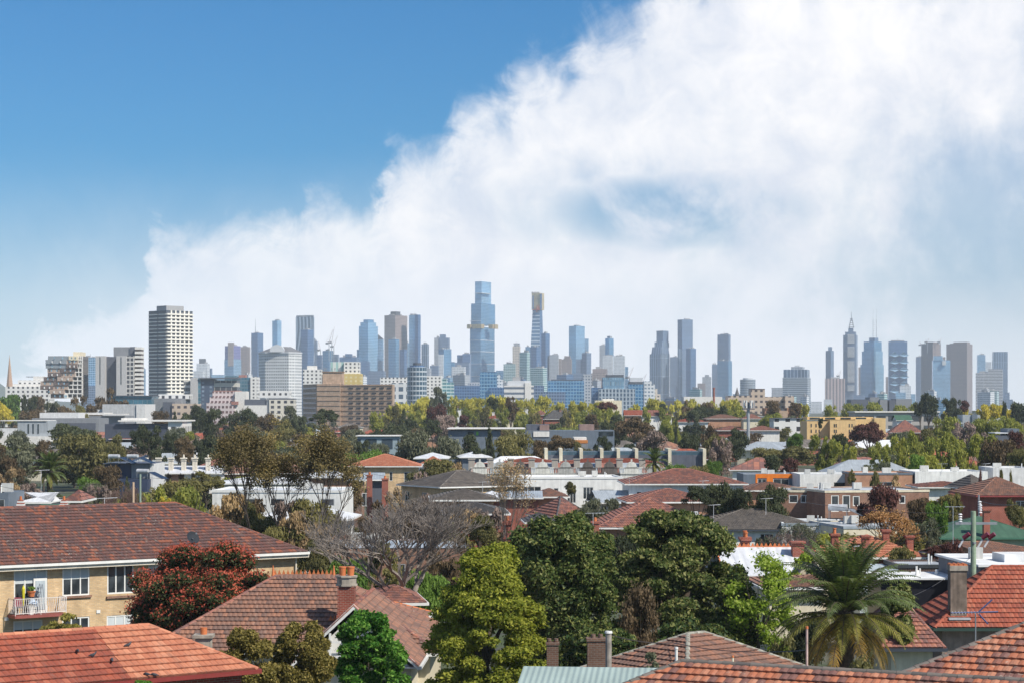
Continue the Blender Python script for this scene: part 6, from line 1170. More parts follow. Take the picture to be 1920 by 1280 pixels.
pole(250, 903, 150, 4.4, plain('pale_timber', (.55,.40,.28), .8), 'pale timber pole rising behind the mottled roof ridge', 'wooden_pole'); pole(263, 888, 175, 4, plain('green_grey_timber', (.25,.32,.27), .8), 'grey green power pole right of the pale timber pole', 'power_pole')
# power pole with transformers on the right
gp_ = plain('green_treated_pole', (.27,.36,.26), .85, 0, .35, 3); t_, z_ = pole(1825, 957, 118, 10.5, gp_, 'green treated power pole with insulators and maroon switches at the right', 'power_pole', 'power pole')
mb = MB(); mb.bx(-1.0, 1.3, -.08, .08, z_-.75, z_-.62); mb.bx(-.06,.06,-.4,.4,z_-1.8,z_-1.7); mb.build('crossarm', ST['steel'], t_)
for x, z in ((-.72,z_-.6),(.35,z_+.1),(.38,z_-.1)):
    mb = MB(); [mb.cyl((x,0,z+k*.13), .12, .07, .07, 10) for k in range(4)]; mb.build('insulator', plain('insulator_white', (.62,.62,.64), .3), t_)
for k, x in enumerate((-.55,.5,.85)):
    mb = MB(); mb.tube((x,0,z_-1.5), (x+.3,-.15,z_-1.25), .13, None, 8, cap=True); s_ = mb.build('switch_fuse', plain('maroon_porcelain', (.20,.03,.05), .3), t_); mb = MB(); mb.tube((x-.25,0,z_-2.0), (x+.05,0,z_-1.5), .06, None, 6); mb.build('fuse_tube', ST['pale'], s_)
mb = MB(); mb.tube((.3,0,z_-.3), (.3,0,z_+.9), .05, None, 6); mb.build('top_bracket', ST['steel'], t_)
def cable(a, b, sag, label, r=.014, group='overhead power cables'):
    mb = MB(); n = 16; a, b = Vector(a), Vector(b); pt = [a+(b-a)*k/n-Vector((0,0,sag*4*(k/n)*(1-k/n))) for k in range(n+1)]
    for p, q in zip(pt[:-1], pt[1:]): mb.tube(p, q, r, None, 3)
    tag(mb.build('power_cable', plain('cable_black', (.05,.05,.055), .5)), label, 'cable', group)
pp = P(1825, 0, 118)
cable((pp.x-.7,118,z_-.1), P(1360,905,150), .6, 'upper cable running left from the green power pole'); cable((pp.x+.3,118,z_+.6), P(1930,940,100), .2, 'top cable running right from the green power pole'); cable((pp.x-.3,118,z_-1.6), P(1000,958,150), 1.0, 'long sagging cable running left over the white side building')
cable(P(1141,1188,83), P(1262,1204,90), .12, 'cable from the grey wooden pole to the pyramid roof', .022); cable(P(1262,1204,90), P(1510,1218,75), .2, 'cable from the pyramid roof towards the palm', .018)
cable(P(-20,905,165), P(250,908,150), .7, 'lower left cable to the pale timber pole'); cable((pp.x,118,z_-.3), P(1585,1010,175), .5, 'short cable from the green power pole towards the orange hip roof'); cable((pp.x,118,z_-2.4), P(1700,1120,112), .3, 'low cable from the green power pole to the house behind the palm'); cable(P(620,872,230), P(905,905,245), .5, 'cable passing before the cream brick flats')
cable(P(-20,888,170), P(263,893,175), .8, 'left long cable above the mottled roof ridge'); cable(P(263,893,175), P(620,872,230), .8, 'cable running right from the grey green power pole')
# phone tower
t_, z_ = pole(1403, 765, 600, 6, plain('galvanised_mast', (.38,.40,.42), .5, .3), 'tall grey phone tower mast with white panel antennas at its head', 'phone_tower', 'phone tower')
mb = MB(); mb.bx(-1.7,1.7,-1,1,z_-.3,z_); mb.build('platform', Dk, t_)
for k, a in enumerate((-1.5,-1.1,-.55,.3,.75,1.2,1.65)): mb = MB(); mb.bx(a-.16,a+.16,-1.1+.5*(k%2),-.95+.5*(k%2),z_+.1,z_+2.3); mb.build('panel_antenna', FRM if k % 3 else ST['conc'], t_)
mb = MB(); mb.bx(-.5,.5,-.4,.4,z_,z_+1.8); mb.build('equipment', Dk, t_)
# television aerials
def aerial(x, yt, yb, D, label, w_=1.0):
    p = P(x, yb, D); h = (yb-yt)/F*D; t = empty('television_aerial', p, R(random.Random(x).uniform(-40,40)), label, 'aerial', 'television aerials on roofs'); mb = MB(); mb.tube((0,0,-.3), (0,0,h), .022, None, 4); mb.build('mast', ST['pale'], t); mb = MB(); mb.tube((-w_*.5,0,h-.05), (w_*.8,0,h), .02, None, 4)
    for k in range(6): mb.tube((-w_*.45+k*w_*.23, -.35+.03*k, h-.04), (-w_*.45+k*w_*.23, .35-.03*k, h-.04), .014, None, 3)
    mb.build('elements', ST['pale'], t)
for a in [(1338,945,975,205,'aerial above the dark tree row left of the grey tiled roof'),(1436,933,958,207,'aerial on the grey tiled hip roof ridge'),(1112,960,990,140,'thin aerial left of the big layered tree'),(1787,948,1010,140,'tall thin mast before the green metal roof'),(1602,1022,1075,140,'thin mast beside the dark slatted box'),(905,902,925,240,'aerial on the weathered grey roofed flats'),(660,860,873,330,'aerial left on the orange tiled flats'),(1180,895,905,250,'aerial at the left end of the long brown roof'),(1766,868,884,285,'left aerial on the long white flats'),(1848,868,884,285,'right aerial on the long white flats'),(1318,900,915,240,'aerial above the stacked long roofs'),(196,932,957,135,'aerial peeping over the mottled roof ridge'),(77,880,925,200,'tall aerial mast at the left by the small palm')]: aerial(*a)
# blue aerial in front of the rust red roof
p = P(1829, 1200, 95); t_ = empty('television_aerial', p, 0, 'large blue boomed aerial in front of the rust red roof', 'aerial'); h = (1200-1148)/F*95; mb = MB(); mb.tube((0,0,-1.5), (0,0,h), .03, None, 6); mb.build('mast', ST['steel'], t_)
mb = MB(); bl = plain('aerial_blue', (.06,.09,.22), .5); mb.tube((-1.1,0,h), (1.0,0,h+.05), .035, None, 5); mb.tube((.15,0,h+.05), (.75,0,h+.6), .035, None, 5); mb.tube((.15,0,h-.05), (.55,0,h-.5), .035, None, 5); mb.build('boom', bl, t_); mb = MB()
for k in range(9): mb.tube((-1.05+k*.14, -.3, h-.03), (-1.05+k*.14+.08, .3, h+.05), .009, None, 3)
mb.build('elements', ST['pale'], t_)
# modern boxes on the right
SLT = metalroof('dark_timber_slats', (.11,.07,.055), .12, .8)
t_ = block('dark timber slatted box with a flat grey roof and pale panels at its left', 1685, 1790, 1058, 140, 2, 4.5, SLT, ROOFF, [], [], .1, False, 'modern_house', 'house', trim=FRD)
mb = MB(); mb.bx(-2.6, -.05, -.2, 5, 0, t_[2]-.3); mb.build('pale_side_bay', plain('pale_blue_panel', (.42,.48,.50), .5), t_[0]); mb = MB(); mb.bx(2.95, 3.15, -.1, -.02, 1, t_[2]-.2); mb.build('pale_post', plain('pale_blue_panel'), t_[0])
t_ = block('black flat box house with a wide white roof, right of the palm top', 1652, 1800, 1086, 128, 1, 4.5, plain('black_cladding', (.012,.013,.02), .4), ROOFW, [], [], .02, False, 'modern_house', 'house'); mb = MB(); mb.bx(-.3, t_[1], -.35, 4.7, t_[2]+.02, t_[2]+.12); mb.build('white_roof', ROOFW, t_[0])
mb = MB(); [mb.cyl((x, 2, t_[2]+.12), .14, .3, .1, 10) for x in (2.6,)]; mb.build('roof_vent', FRM, t_[0]); mb = MB(); mb.cyl((3.9, 2.5, t_[2]+.12), .14, .3, .1, 10); mb.build('roof_vent', FRM, t_[0])
t_ = block('wide white flat roof with a dark fascia at the right edge', 1838, 1990, 1062, 124, 4, 9, Dk, ROOFW, [], [], .02, 'modern_house', 'house'); mb = MB(); mb.bx(-.2, t_[1]+.2, -.3, 9.2, t_[2]+.02, t_[2]+.15); mb.bx(1.9,4.5,1.5,4,t_[2]+.15,t_[2]+.6); mb.build('white_roof', ROOFW, t_[0])
# white roof with red ridge tiles and the tudor gable
wr = house('white painted sloping roof with red terracotta ridge and a brick chimney, left of the palm', 1358, 1522, 1078, 140, 2, 9, 1024, metalroof('white_painted_sheet', (.62,.64,.68), .6, .6), WH, (0,0), tile=False, capm=POT, chim=[])
mb = MB(); w0, w1 = .0, wr[1]
for k in range(int(wr[1]/.3)): x = k*.3+.15; mb.face([(x-.12,4.5,wr[2]+wr[3]+.05),(x+.12,4.5,wr[2]+wr[3]+.05),(x,4.5,wr[2]+wr[3]+.28)])
mb.build('ridge_crest', POT, wr[0]); chimney(wr[0], wr[1]-.4, 3.2, wr[2], wr[2]+wr[3]+.45, .75, RB, 0); chimney(wr[0], wr[1]-3.6, 5.6, wr[2], wr[2]+wr[3]+.6, .6, RB, 1)
chimney(wr[0], 2.2, 5.4, wr[2], wr[2]+wr[3]+.5, .5, RB, 1)
TUD = plain('tudor_cream', (.66,.58,.42), .7); tg = house('small steep gable with dark half timbering on cream, beside the palm', 1561, 1575, 1068, 136, 84, 2.5, None, T_GRY, TUD, (0,1), seg=2, oh=.12, Lf=6, pitch=52, ze=3.9, gable=TUD, barge=CR, gut=CR)
mb = MB(); zz = tg[2]
for y in (.55,.95,1.25,1.55,1.95): mb.bx(.06, .10, y-.03, y+.03, zz-.1, zz+.2+1.25*(1-abs(y-1.25)/1.25)*.95)
mb.bx(.06,.10,.3,2.2,zz+.3,zz+.36); mb.build('half_timbering', FRD, tg[0])
house('low brown tiled roof left of the palm crown', 1430, 1560, 1100, 128, 3, 7, 1078, T_BRN, CR, (1,0), seg=2)
# between the bare tree and the flats
block('long low pale blue metal roof over brown brick, behind the grey bare tree', 608, 872, 1021, 163, 1, 7, BB, MG, [(5,6.2,1.6,3),(8,9,1.6,3)], [], .05, 'low_building', 'building', trim=plain('pale_blue_trim', (.48,.55,.66), .5))
lh('small orange tiled roof behind the grey bare tree', 608, 672, 1014, 1004, 172, T_ORG, RB, 0, 6)
lh('salmon tiled roof low behind the leafless branches', 700, 800, 1130, 1095, 122, T_SAL, CR, 8, 8)
t_ = empty('brick_chimney', Vector(((951-960)/F*150,150,0)), 0, 'tall red brick chimney with an orange pot, left of the dark green trees', 'chimney stack'); z_ = P(0,975,150).z; mb = MB(); mb.box((0,0,0), (.55,.55,z_-.3)); mb.box((0,0,z_-.3), (.7,.7,.3)); mb.box((0,0,z_-1.3), (.65,.65,.12)); mb.build('stack', RB, t_); mb = MB(); mb.cyl((0,0,z_), .12, .35, .1, 10); mb.build('chimney_pot', POT, t_)
t_ = empty('brick_chimney', Vector(((1116-960)/F*172,172,0)), 0, 'short red brick chimney with an orange top behind the layered tree', 'chimney stack'); z_ = P(0,976,172).z; mb = MB(); mb.box((0,0,0), (.62,.62,z_-.2)); mb.box((0,0,z_-.2), (.74,.74,.2)); mb.build('stack', RB, t_); mb = MB(); mb.cyl((0,0,z_), .14, .3, .1, 10); mb.build('chimney_pot', POT, t_)
for x, y, D, n_ in ((693,892,250,1),(722,899,248,2)):
    t_ = empty('brick_chimney', Vector(((x-960)/F*D,D,0)), 0, ['','taller left','wider right'][n_]+' dull red chimney before the grey metal shed', 'chimney stack'); z_ = P(0,y,D).z; mb = MB(); mb.box((0,0,0), (.5+.1*n_,.6,z_)); mb.box((0,0,z_), (.6+.1*n_,.75,.2)); mb.build('stack', RB, t_); mb = MB(); mb.cyl((0,0,z_+.2), .15, .3, .12, 8); mb.build('chimney_pot', POT, t_)
for x, D, lb in ((39,150,'left striped red and white chimney over the mottled roof ridge'),(120,150,'right striped red and white chimney over the mottled roof ridge')):
    t_ = empty('brick_chimney', Vector(((x-960)/F*D,D,0)), 0, lb, 'chimney stack'); z_ = P(0,936,D).z; mb = MB(); mb.box((0,0,0), (.45,.45,z_-.6)); mb.build('stack', RB, t_)
    for k in range(3): mb = MB(); mb.box((0,0,z_-.6+k*.2), (.62-.1*k,.62-.1*k,.11)); mb.build('white_band', WH, t_); mb = MB(); mb.box((0,0,z_-.49+k*.2), (.55-.1*k,.55-.1*k,.09)); mb.build('red_band', RB, t_)
    mb = MB(); mb.cyl((0,0,z_), .1, .25, .08, 8); mb.build('chimney_pot', POT, t_)
lh('white metal gabled roof at the left edge behind the mottled roof', 30, 95, 940, 922, 190, MW, WH, 0, 7, (1,0), tile=False)
lh('small salmon roof and orange wall behind the mottled roof', 118, 152, 938, 917, 178, T_SAL, OB, 0, 6)
lh('green metal gabled roof behind the mottled roof ridge', 76, 112, 958, 944, 160, MGR, WH, 12, 5, (0,0), tile=False)
t_ = empty('domed_roof', Vector(((43-960)/F*146,146,0)), 0, 'dark curved vault roof just behind the mottled roof ridge', 'domed roof'); z_ = P(0,950,146).z; mb = MB(); n = 14
for k in range(n): a0, a1 = pi*k/n, pi*(k+1)/n; mb.face([(.75*cos(a0),-1,z_-.75+.75*sin(a0)),(.75*cos(a0),2,z_-.75+.75*sin(a0)),(.75*cos(a1),2,z_-.75+.75*sin(a1)),(.75*cos(a1),-1,z_-.75+.75*sin(a1))], smooth=True)
mb.face([(.75*cos(pi*k/n),-1,z_-.75+.75*sin(pi*k/n)) for k in range(n+1)]); mb.build('vault', plain('dark_vault', (.15,.13,.12), .8), t_); mb = MB(); mb.bx(-.75,.75,-.9,1.9,0,z_-.75); mb.build('wall', CR, t_)
block('small blue grey box house at the left edge', -15, 16, 923, 185, 0, 6, bluec, ROOFF, [(.4,1.1,5.9,7.0)], [], .1, 'house', 'house')

# ---------------------------------------------------------------- near trees
def near(label, name, x, yt, yb, w_, D, blb, n, leaf, mat, seed=1, cat='tree', bark=BARK, **k):
    """crown fitted between pixel rows yt and yb; blb in a unit frame"""
    base = Vector(((x-960)/F*D, D, 0)); t = empty(name, base, 0, label, cat); zt, zb = P(0,yt,D).z, P(0,yb,D).z; r = w_/2/F*D; dep = k.pop('dep', 1.0)
    B = [(a*r, b*r*dep, zb+c*(zt-zb), d*r, e*(zt-zb)) for a, b, c, d, e in blb]; link('crown', leafmesh('crown', B, n, leaf, mat, seed, **k), t)
    tk = link('trunk', TRUNKS[seed % 3], t, (0,0,0), seed); tk.scale = (r*.9, r*.9, zt*.95); return t
def lumps(n, seed, prof, s0=.2, s1=.34, ez=.55, asp=1.0):
    """n clumps filling the outline prof(z) -> half width"""
    r = random.Random(seed); out = []
    for i in range(n):
        z = r.uniform(.04, .95); a = r.uniform(0, 2*pi); s = r.uniform(s0, s1); q = max(0, prof(z)-s*.8)*sqrt(r.uniform(.25, 1)); out.append((q*cos(a), q*sin(a), z, s, s*ez*asp))
    return out
dome = lambda z: sqrt(max(.02, 1-((z-.42)/.60)**2)); conep = lambda z: 1.02-.74*z**2.3 if z > .12 else .95
F_RED = foliage('photinia_leaves', (.025,.035,.014), (.06,.065,.025), None, .2); F_TIP = foliage('photinia_red_tips', (.23,.045,.03), (.36,.09,.055), None, .25)
b_ = lumps(90, 11, dome, .11, .22, .5)+[(0,0,.45,.6,.3),(.4,0,.5,.4,.25),(-.4,-.1,.45,.4,.25),(.1,-.4,.5,.4,.25)]; t_ = near('large rounded tree with red new leaves over dark green, against the brick flats', 'red_tipped_tree', 381, 1027, 1215, 302, 111, b_, 95000, .10, F_RED, 11)
D = 111; zt, zb_ = P(0,1026,D).z, P(0,1215,D).z; r = 151/F*D; B = [(a*r, b*r, zb_+c*(zt-zb_)+.12, d*r*1.04, e*(zt-zb_)*1.06) for a, b, c, d, e in b_ if c > .18]; link('red_leaf_tips', leafmesh('red_leaf_tips', B, 21000, .09, F_TIP, 12, shell=.96, inner=0), t_)
F_YG = foliage('yellow_green_leaves', (.075,.10,.012), (.20,.215,.032), (.30,.30,.05), .35); F_DG = foliage('glossy_dark_leaves', (.022,.040,.012), (.062,.088,.024), (.15,.16,.05), .2, .5, .45)
F_DG2 = foliage('layered_dark_leaves', (.038,.058,.016), (.10,.12,.034), (.20,.20,.075), .25, .5, .5); F_BR = foliage('bright_green_leaves', (.025,.085,.010), (.075,.18,.025), (.14,.26,.045), .3); F_OL = foliage('mustard_olive_leaves', (.075,.065,.015), (.15,.125,.035), (.24,.19,.06), .25); F_LM = foliage('lime_leaves', (.12,.18,.02), (.23,.30,.045), (.32,.38,.09), .45)
near('large conical yellow green tree, the brightest big tree at the bottom centre', 'yellow_green_tree', 917, 1018, 1340, 262, 94, lumps(190, 21, conep, .10, .22, .28), 150000, .10, F_YG, 21, inner=.3)
near('big glossy dark green tree between the yellow green tree and the layered tree', 'dark_green_tree', 1066, 962, 1290, 238, 111, lumps(120, 31, lambda z: .9*dome(z*.9+.02), .13, .24, .36), 115000, .12, F_DG, 31); near('small dark shoulder crown of the glossy dark trees, left side', 'dark_green_tree', 985, 990, 1260, 110, 114, lumps(22, 33, dome, .25, .4, .35), 22000, .15, F_DG, 33)
t_ = near('largest layered dome tree with drooping leaf clusters, left of the lime tree', 'layered_tree', 1266, 948, 1290, 322, 121, lumps(130, 41, lambda z: .97*sqrt(max(.03, 1-((z-.30)/.70)**2)), .12, .22, .24), 125000, .14, F_DG2, 41, droop=.5)
near('rounded dark green lobe below the right shoulder of the layered tree', 'dark_green_tree', 1375, 1075, 1290, 110, 117, lumps(26, 43, dome, .22, .4, .4), 26000, .15, F_DG, 43)
near('olive mustard bushy tree, left of the pair at the bottom', 'olive_tree', 462, 1183, 1330, 134, 85, lumps(80, 51, dome, .13, .24, .5), 52000, .075, F_OL, 51); near('olive mustard bushy tree, right and taller of the pair at the bottom', 'olive_tree', 566, 1168, 1340, 134, 87, lumps(84, 52, dome, .13, .24, .45), 54000, .075, F_OL, 52)
near('vivid green rounded tree in front of the gabled wing', 'green_tree', 690, 1144, 1340, 154, 90, lumps(80, 61, lambda z: .95*dome(z), .14, .24, .3), 52000, .11, F_BR, 61)
near('small vivid green offshoot at the right foot of the vivid green tree', 'green_shrub', 745, 1222, 1330, 60, 88, lumps(12, 62, dome, .3, .45, .4), 8000, .13, F_BR, 62, cat='shrub')
near('fresh lime green maple with open leaf sprays left of the palm', 'lime_tree', 1425, 1036, 1290, 160, 116, lumps(80, 71, lambda z: 1.0*sqrt(max(.03, 1-((z-.45)/.6)**2)), .10, .24, .24), 30000, .12, F_LM, 71, shell=.0, jit=.6, inner=.4)
near('small lime green spray tree before the tudor gable', 'lime_tree', 1508, 1040, 1120, 62, 133, lumps(16, 72, dome, .15, .25, .35), 3600, .14, F_LM, 72, shell=.1, jit=.4)
near('drooping brown she oak like shrub between the layered tree and the dark tree', 'brown_drooping_tree', 1199, 1108, 1235, 78, 106, lumps(40, 81, dome, .12, .3, .8), 11000, .11, foliage('rust_needles', (.07,.052,.032), (.14,.10,.06), None, .2), 81, droop=2.2, shell=.0, jit=.6)
near('dark shaded shrub mass under the dark trees', 'dark_shrub', 1130, 1180, 1300, 190, 100, lumps(30, 83, dome, .2, .35, .45), 26000, .13, F_DG, 83, cat='shrub'); near('dark shrub mass right, under the layered tree', 'dark_shrub', 1300, 1165, 1300, 200, 104, lumps(30, 84, dome, .2, .35, .45), 26000, .13, F_DG, 84, cat='shrub')
near('thin olive shrub in front of the cream brick flats', 'olive_shrub', 124, 1150, 1230, 116, 108, lumps(30, 85, dome, .14, .28, .4), 5200, .11, foliage('sparse_olive_leaves', (.13,.12,.03), (.26,.22,.06), None, .35), 85, cat='shrub')
near('dark shrub behind the palm on its right side', 'dark_shrub', 1686, 1100, 1215, 80, 104, lumps(24, 86, dome, .2, .36, .4), 16000, .13, F_DG2, 86, cat='shrub'); near('pale wispy shrub on the pyramid roof left slope', 'pale_shrub', 1222, 1226, 1300, 38, 76, lumps(14, 87, dome, .2, .36, .4), 1800, .07, FO['grey'], 87, cat='shrub')
near('yellow green moss clump in the gutter of the orange roof', 'gutter_plant', 262, 1277, 1294, 70, 70.5, lumps(12, 88, dome, .15, .3, .5), 2500, .06, F_BR, 88, cat='plant')
PALM = [foliage('palm_green', (.06,.085,.030), (.12,.15,.06), None, .3, .3, .45), foliage('palm_yellowing', (.095,.10,.025), (.18,.165,.04), None, .3), foliage('palm_dead', (.17,.12,.03), (.28,.17,.045), None, .3), plain('palm_trunk_bark', (.10,.075,.055), .95, 0, .5, 4)]
palm(Vector(((1585-960)/F*95, 95, 0)), P(0,1158,95).z, 3.9, 98, 'large date palm with arching fronds and yellowing skirt at the bottom right', PALM, 3)
palm(Vector(((93-960)/F*240, 240, 0)), P(0,886,240).z, 2.6, 46, 'small dark date palm at the left behind the mottled roof', [PALM[0],PALM[0],PALM[1],PALM[3]], 5, .3); palm(Vector(((1227-960)/F*300, 300, 0)), P(0,868,300).z, 2.3, 40, 'small palm rising behind the terrace parapets', [PALM[0],PALM[0],PALM[1],PALM[3]], 7, .25)
# bare and open trees
WL = foliage('wattle_leaves', (.09,.072,.034), (.20,.155,.065), None, .25); DB = plain('dark_bark', (.045,.035,.03), .9)
for x, yt, r, sd, lb in ((466,800,2.7,14,'left of three tall dark stemmed trees with open brown olive crowns'),(516,788,3.2,17,'middle and tallest of three tall dark stemmed trees with open brown olive crowns'),(585,806,3.0,19,'right of three tall dark stemmed trees with open brown olive crowns')):
    baretree('tall_wattle_tree', Vector(((x-960)/F*165, 165+sd*.3, 0)), P(0,yt,165).z, r, sd, DB, lb, 5, ((sd-16)*.06,0), .68, .018, 'tree', trunk_r=.2, start=.3, buds=(WL, 9500, .085))
base = Vector(((748-960)/F*128, 128, 0)); GB_ = plain('silver_grey_bark', (.24,.205,.18), .85, 0, .35, 2)
baretree('bare_tree', base, P(0,905,128).z, 4.9, 5, GB_, 'wide leafless tree with tangled silver grey branches, centre left', 7, (.1,0), .62, .009, 'bare tree', trunk_r=.26, start=.2, forks=3)
baretree('bare_tree', Vector(((945-960)/F*150,150,0)), P(0,868,150).z, 1.7, 8, GB_, 'narrow upright leafless shrub with a tan leafy top, left of the brick chimney', 5, spread=.4, minr=.012, trunk_r=.12, buds=(FO['tan'], 2500, .06))
baretree('autumn_tree', Vector(((1658-960)/F*178,178,0)), P(0,948,178).z, 2.7, 9, plain('dark_bark'), 'nearly bare tree dotted with orange leaf clusters on the white building', 5, spread=.7, minr=.016, trunk_r=.13, cat='tree', buds=(foliage('orange_brown_leaves', (.22,.12,.055), (.33,.19,.09), None, .3), 3200, .085))
baretree('bare_tree', Vector(((1478-960)/F*150,150,0)), P(0,990,150).z, 2.0, 10, plain('red_twigs', (.20,.13,.11), .9), 'thin leafless reddish tree in front of the white painted roof', 5, spread=.6, minr=.013, trunk_r=.1)
baretree('bare_tree', Vector(((1505-960)/F*168,168,0)), P(0,980,168).z, 1.9, 12, plain('grey_bark'), 'slim silver stemmed tree with sparse grey leaves before the white side building', 5, spread=.55, minr=.012, trunk_r=.09, buds=(FO['grey'], 2500, .06))
baretree('bare_tree', Vector(((215-960)/F*195,195,0)), P(0,903,195).z, 2.6, 15, plain('red_twigs'), 'rusty pink leafless tree behind the mottled roof ridge', 6, spread=.75, minr=.014, trunk_r=.12)
baretree('bare_tree', Vector(((640-960)/F*150,150,0)), P(0,948,150).z, 2.6, 16, GB_, 'smaller grey leafless tree left of the wide one', 5, spread=.7, minr=.013, trunk_r=.12)
# greenery and filler behind the near row
for a in [(660,1045,120,150,'round','green','fresh green bush under the wide leafless tree'),(795,1060,110,140,'round','green','second fresh green bush right under the leafless tree'),(720,1020,110,155,'gum','olive','olive bush behind the leafless branches'),(600,1010,90,158,'round','olive','olive shrub right of the brick flats end wall'),
  (850,1010,120,150,'gum','brown','brown scrub behind the right leafless branches'),(1000,1000,90,150,'round','dark','dark bush behind the glossy dark tree'),(590,1075,90,135,'round','dark','dark shrub at the end wall of the brick flats'),(1440,1010,80,160,'gum','grey','grey green shrub before the long white side building'),
  (1690,1020,60,165,'round','olive','olive bush behind the slatted box'),(1340,1030,70,150,'round','olive','olive bush right behind the layered tree'),(300,1150,90,118,'round','dark','dark bush under the red tipped tree'),(940,1090,70,118,'round','dark','dark bush in the gap right of the yellow green tree'),(1600,1225,180,88,'round','olive','low olive bush at the foot of the palm'),(1450,1190,110,104,'round','olive','olive bush between the lime tree and the palm'),(1520,1150,100,112,'round','dark','dark bush behind the left palm fronds')]: shrub(*a)
# ---------------------------------------------------------------- trees in the middle and far distance
tr = tree; r_ = random.Random(5)
ZN = [(780,'below the round dark glass block'),(850,'below the white gridded slab'),(940,'below the tallest tower'),(1010,'below the white banded office'),(1100,'below the dark blue mirror offices'),(1200,'below the mosaic window offices'),(1290,'below the ribbed shouldered tower'),(1400,'left of the phone tower'),(3000,'right of the phone tower')]
gz = lambda x: next(z for m, z in ZN if x < m)
GT = 'golden trees in the row under the skyline'
xs = [(748,748,50),(780,744,46),(806,742,44),(858,741,42),(884,739,50),(903,737,44),(925,736,48),(948,747,44),(975,745,40),(1003,743,46),(1022,742,46),(1048,748,44),(1070,749,42),(1092,748,46),(1112,750,42),(1136,753,40),(1182,752,44),
      (1216,749,44),(1240,748,48),(1268,747,50),(1292,749,46),(1316,750,44),(1344,748,50),(1368,750,46),(1392,752,42),(1505,752,40)]
for i, (x, y, w_) in enumerate(xs):
    tr(x+r_.uniform(-8,8), y+r_.uniform(-2,6), w_*r_.uniform(.8,1.5), 1000+r_.uniform(-110,90), r_.choice(['round','round','gum','vase']), 'gold', 'golden green tree in the row %s' % gz(x), .9, 'street_tree', 'golden trees in the row %s' % gz(x))
for i in range(24):
    x = 700+i*30+r_.uniform(-8, 8); tr(x, 764+r_.uniform(-4,10), r_.uniform(26,56), 880+r_.uniform(-80,40), r_.choice(['round','gum','vase','round']), r_.choice(['spring','spring','olive']), 'olive green tree in the second row %s' % gz(x), .9, 'street_tree', 'olive trees of the second row %s' % gz(x))
for x, y, w_ in [(1586,754,36),(1612,755,40),(1640,751,42),(1690,757,40),(1714,753,46),(1730,756,36),(1560,757,32)]:
    tr(x, y, w_*1.1, 950, 'round', 'spring', 'greenish gold tree under the twin mast tower and its neighbours', .8, 'street_tree', 'greenish gold trees under the twin mast tower')
for x, y, w_, lb in [(1845,755,36,'bright yellow tree, left of the pair under the white banded hotel'),(1872,754,44,'bright yellow tree, right of the pair under the white banded hotel'),(1808,762,42,'yellow tree right of the big dark round tree at the right'),(1777,764,22,'small yellow tree between two dark trees'),(1902,757,30,'yellow tree at the far right end of the skyline')]: tr(x, y, w_, 920, 'round', 'goldy', lb, .8)
tr(24,738,58,1000,'round','green','bright green round tree at the far left under the spire'); tr(66,737,40,1050,'round','brown','brown leafed tree beside the bright green tree at the far left')
tr(6,752,40,900,'round','goldy','yellow tree touching the left edge',.9)
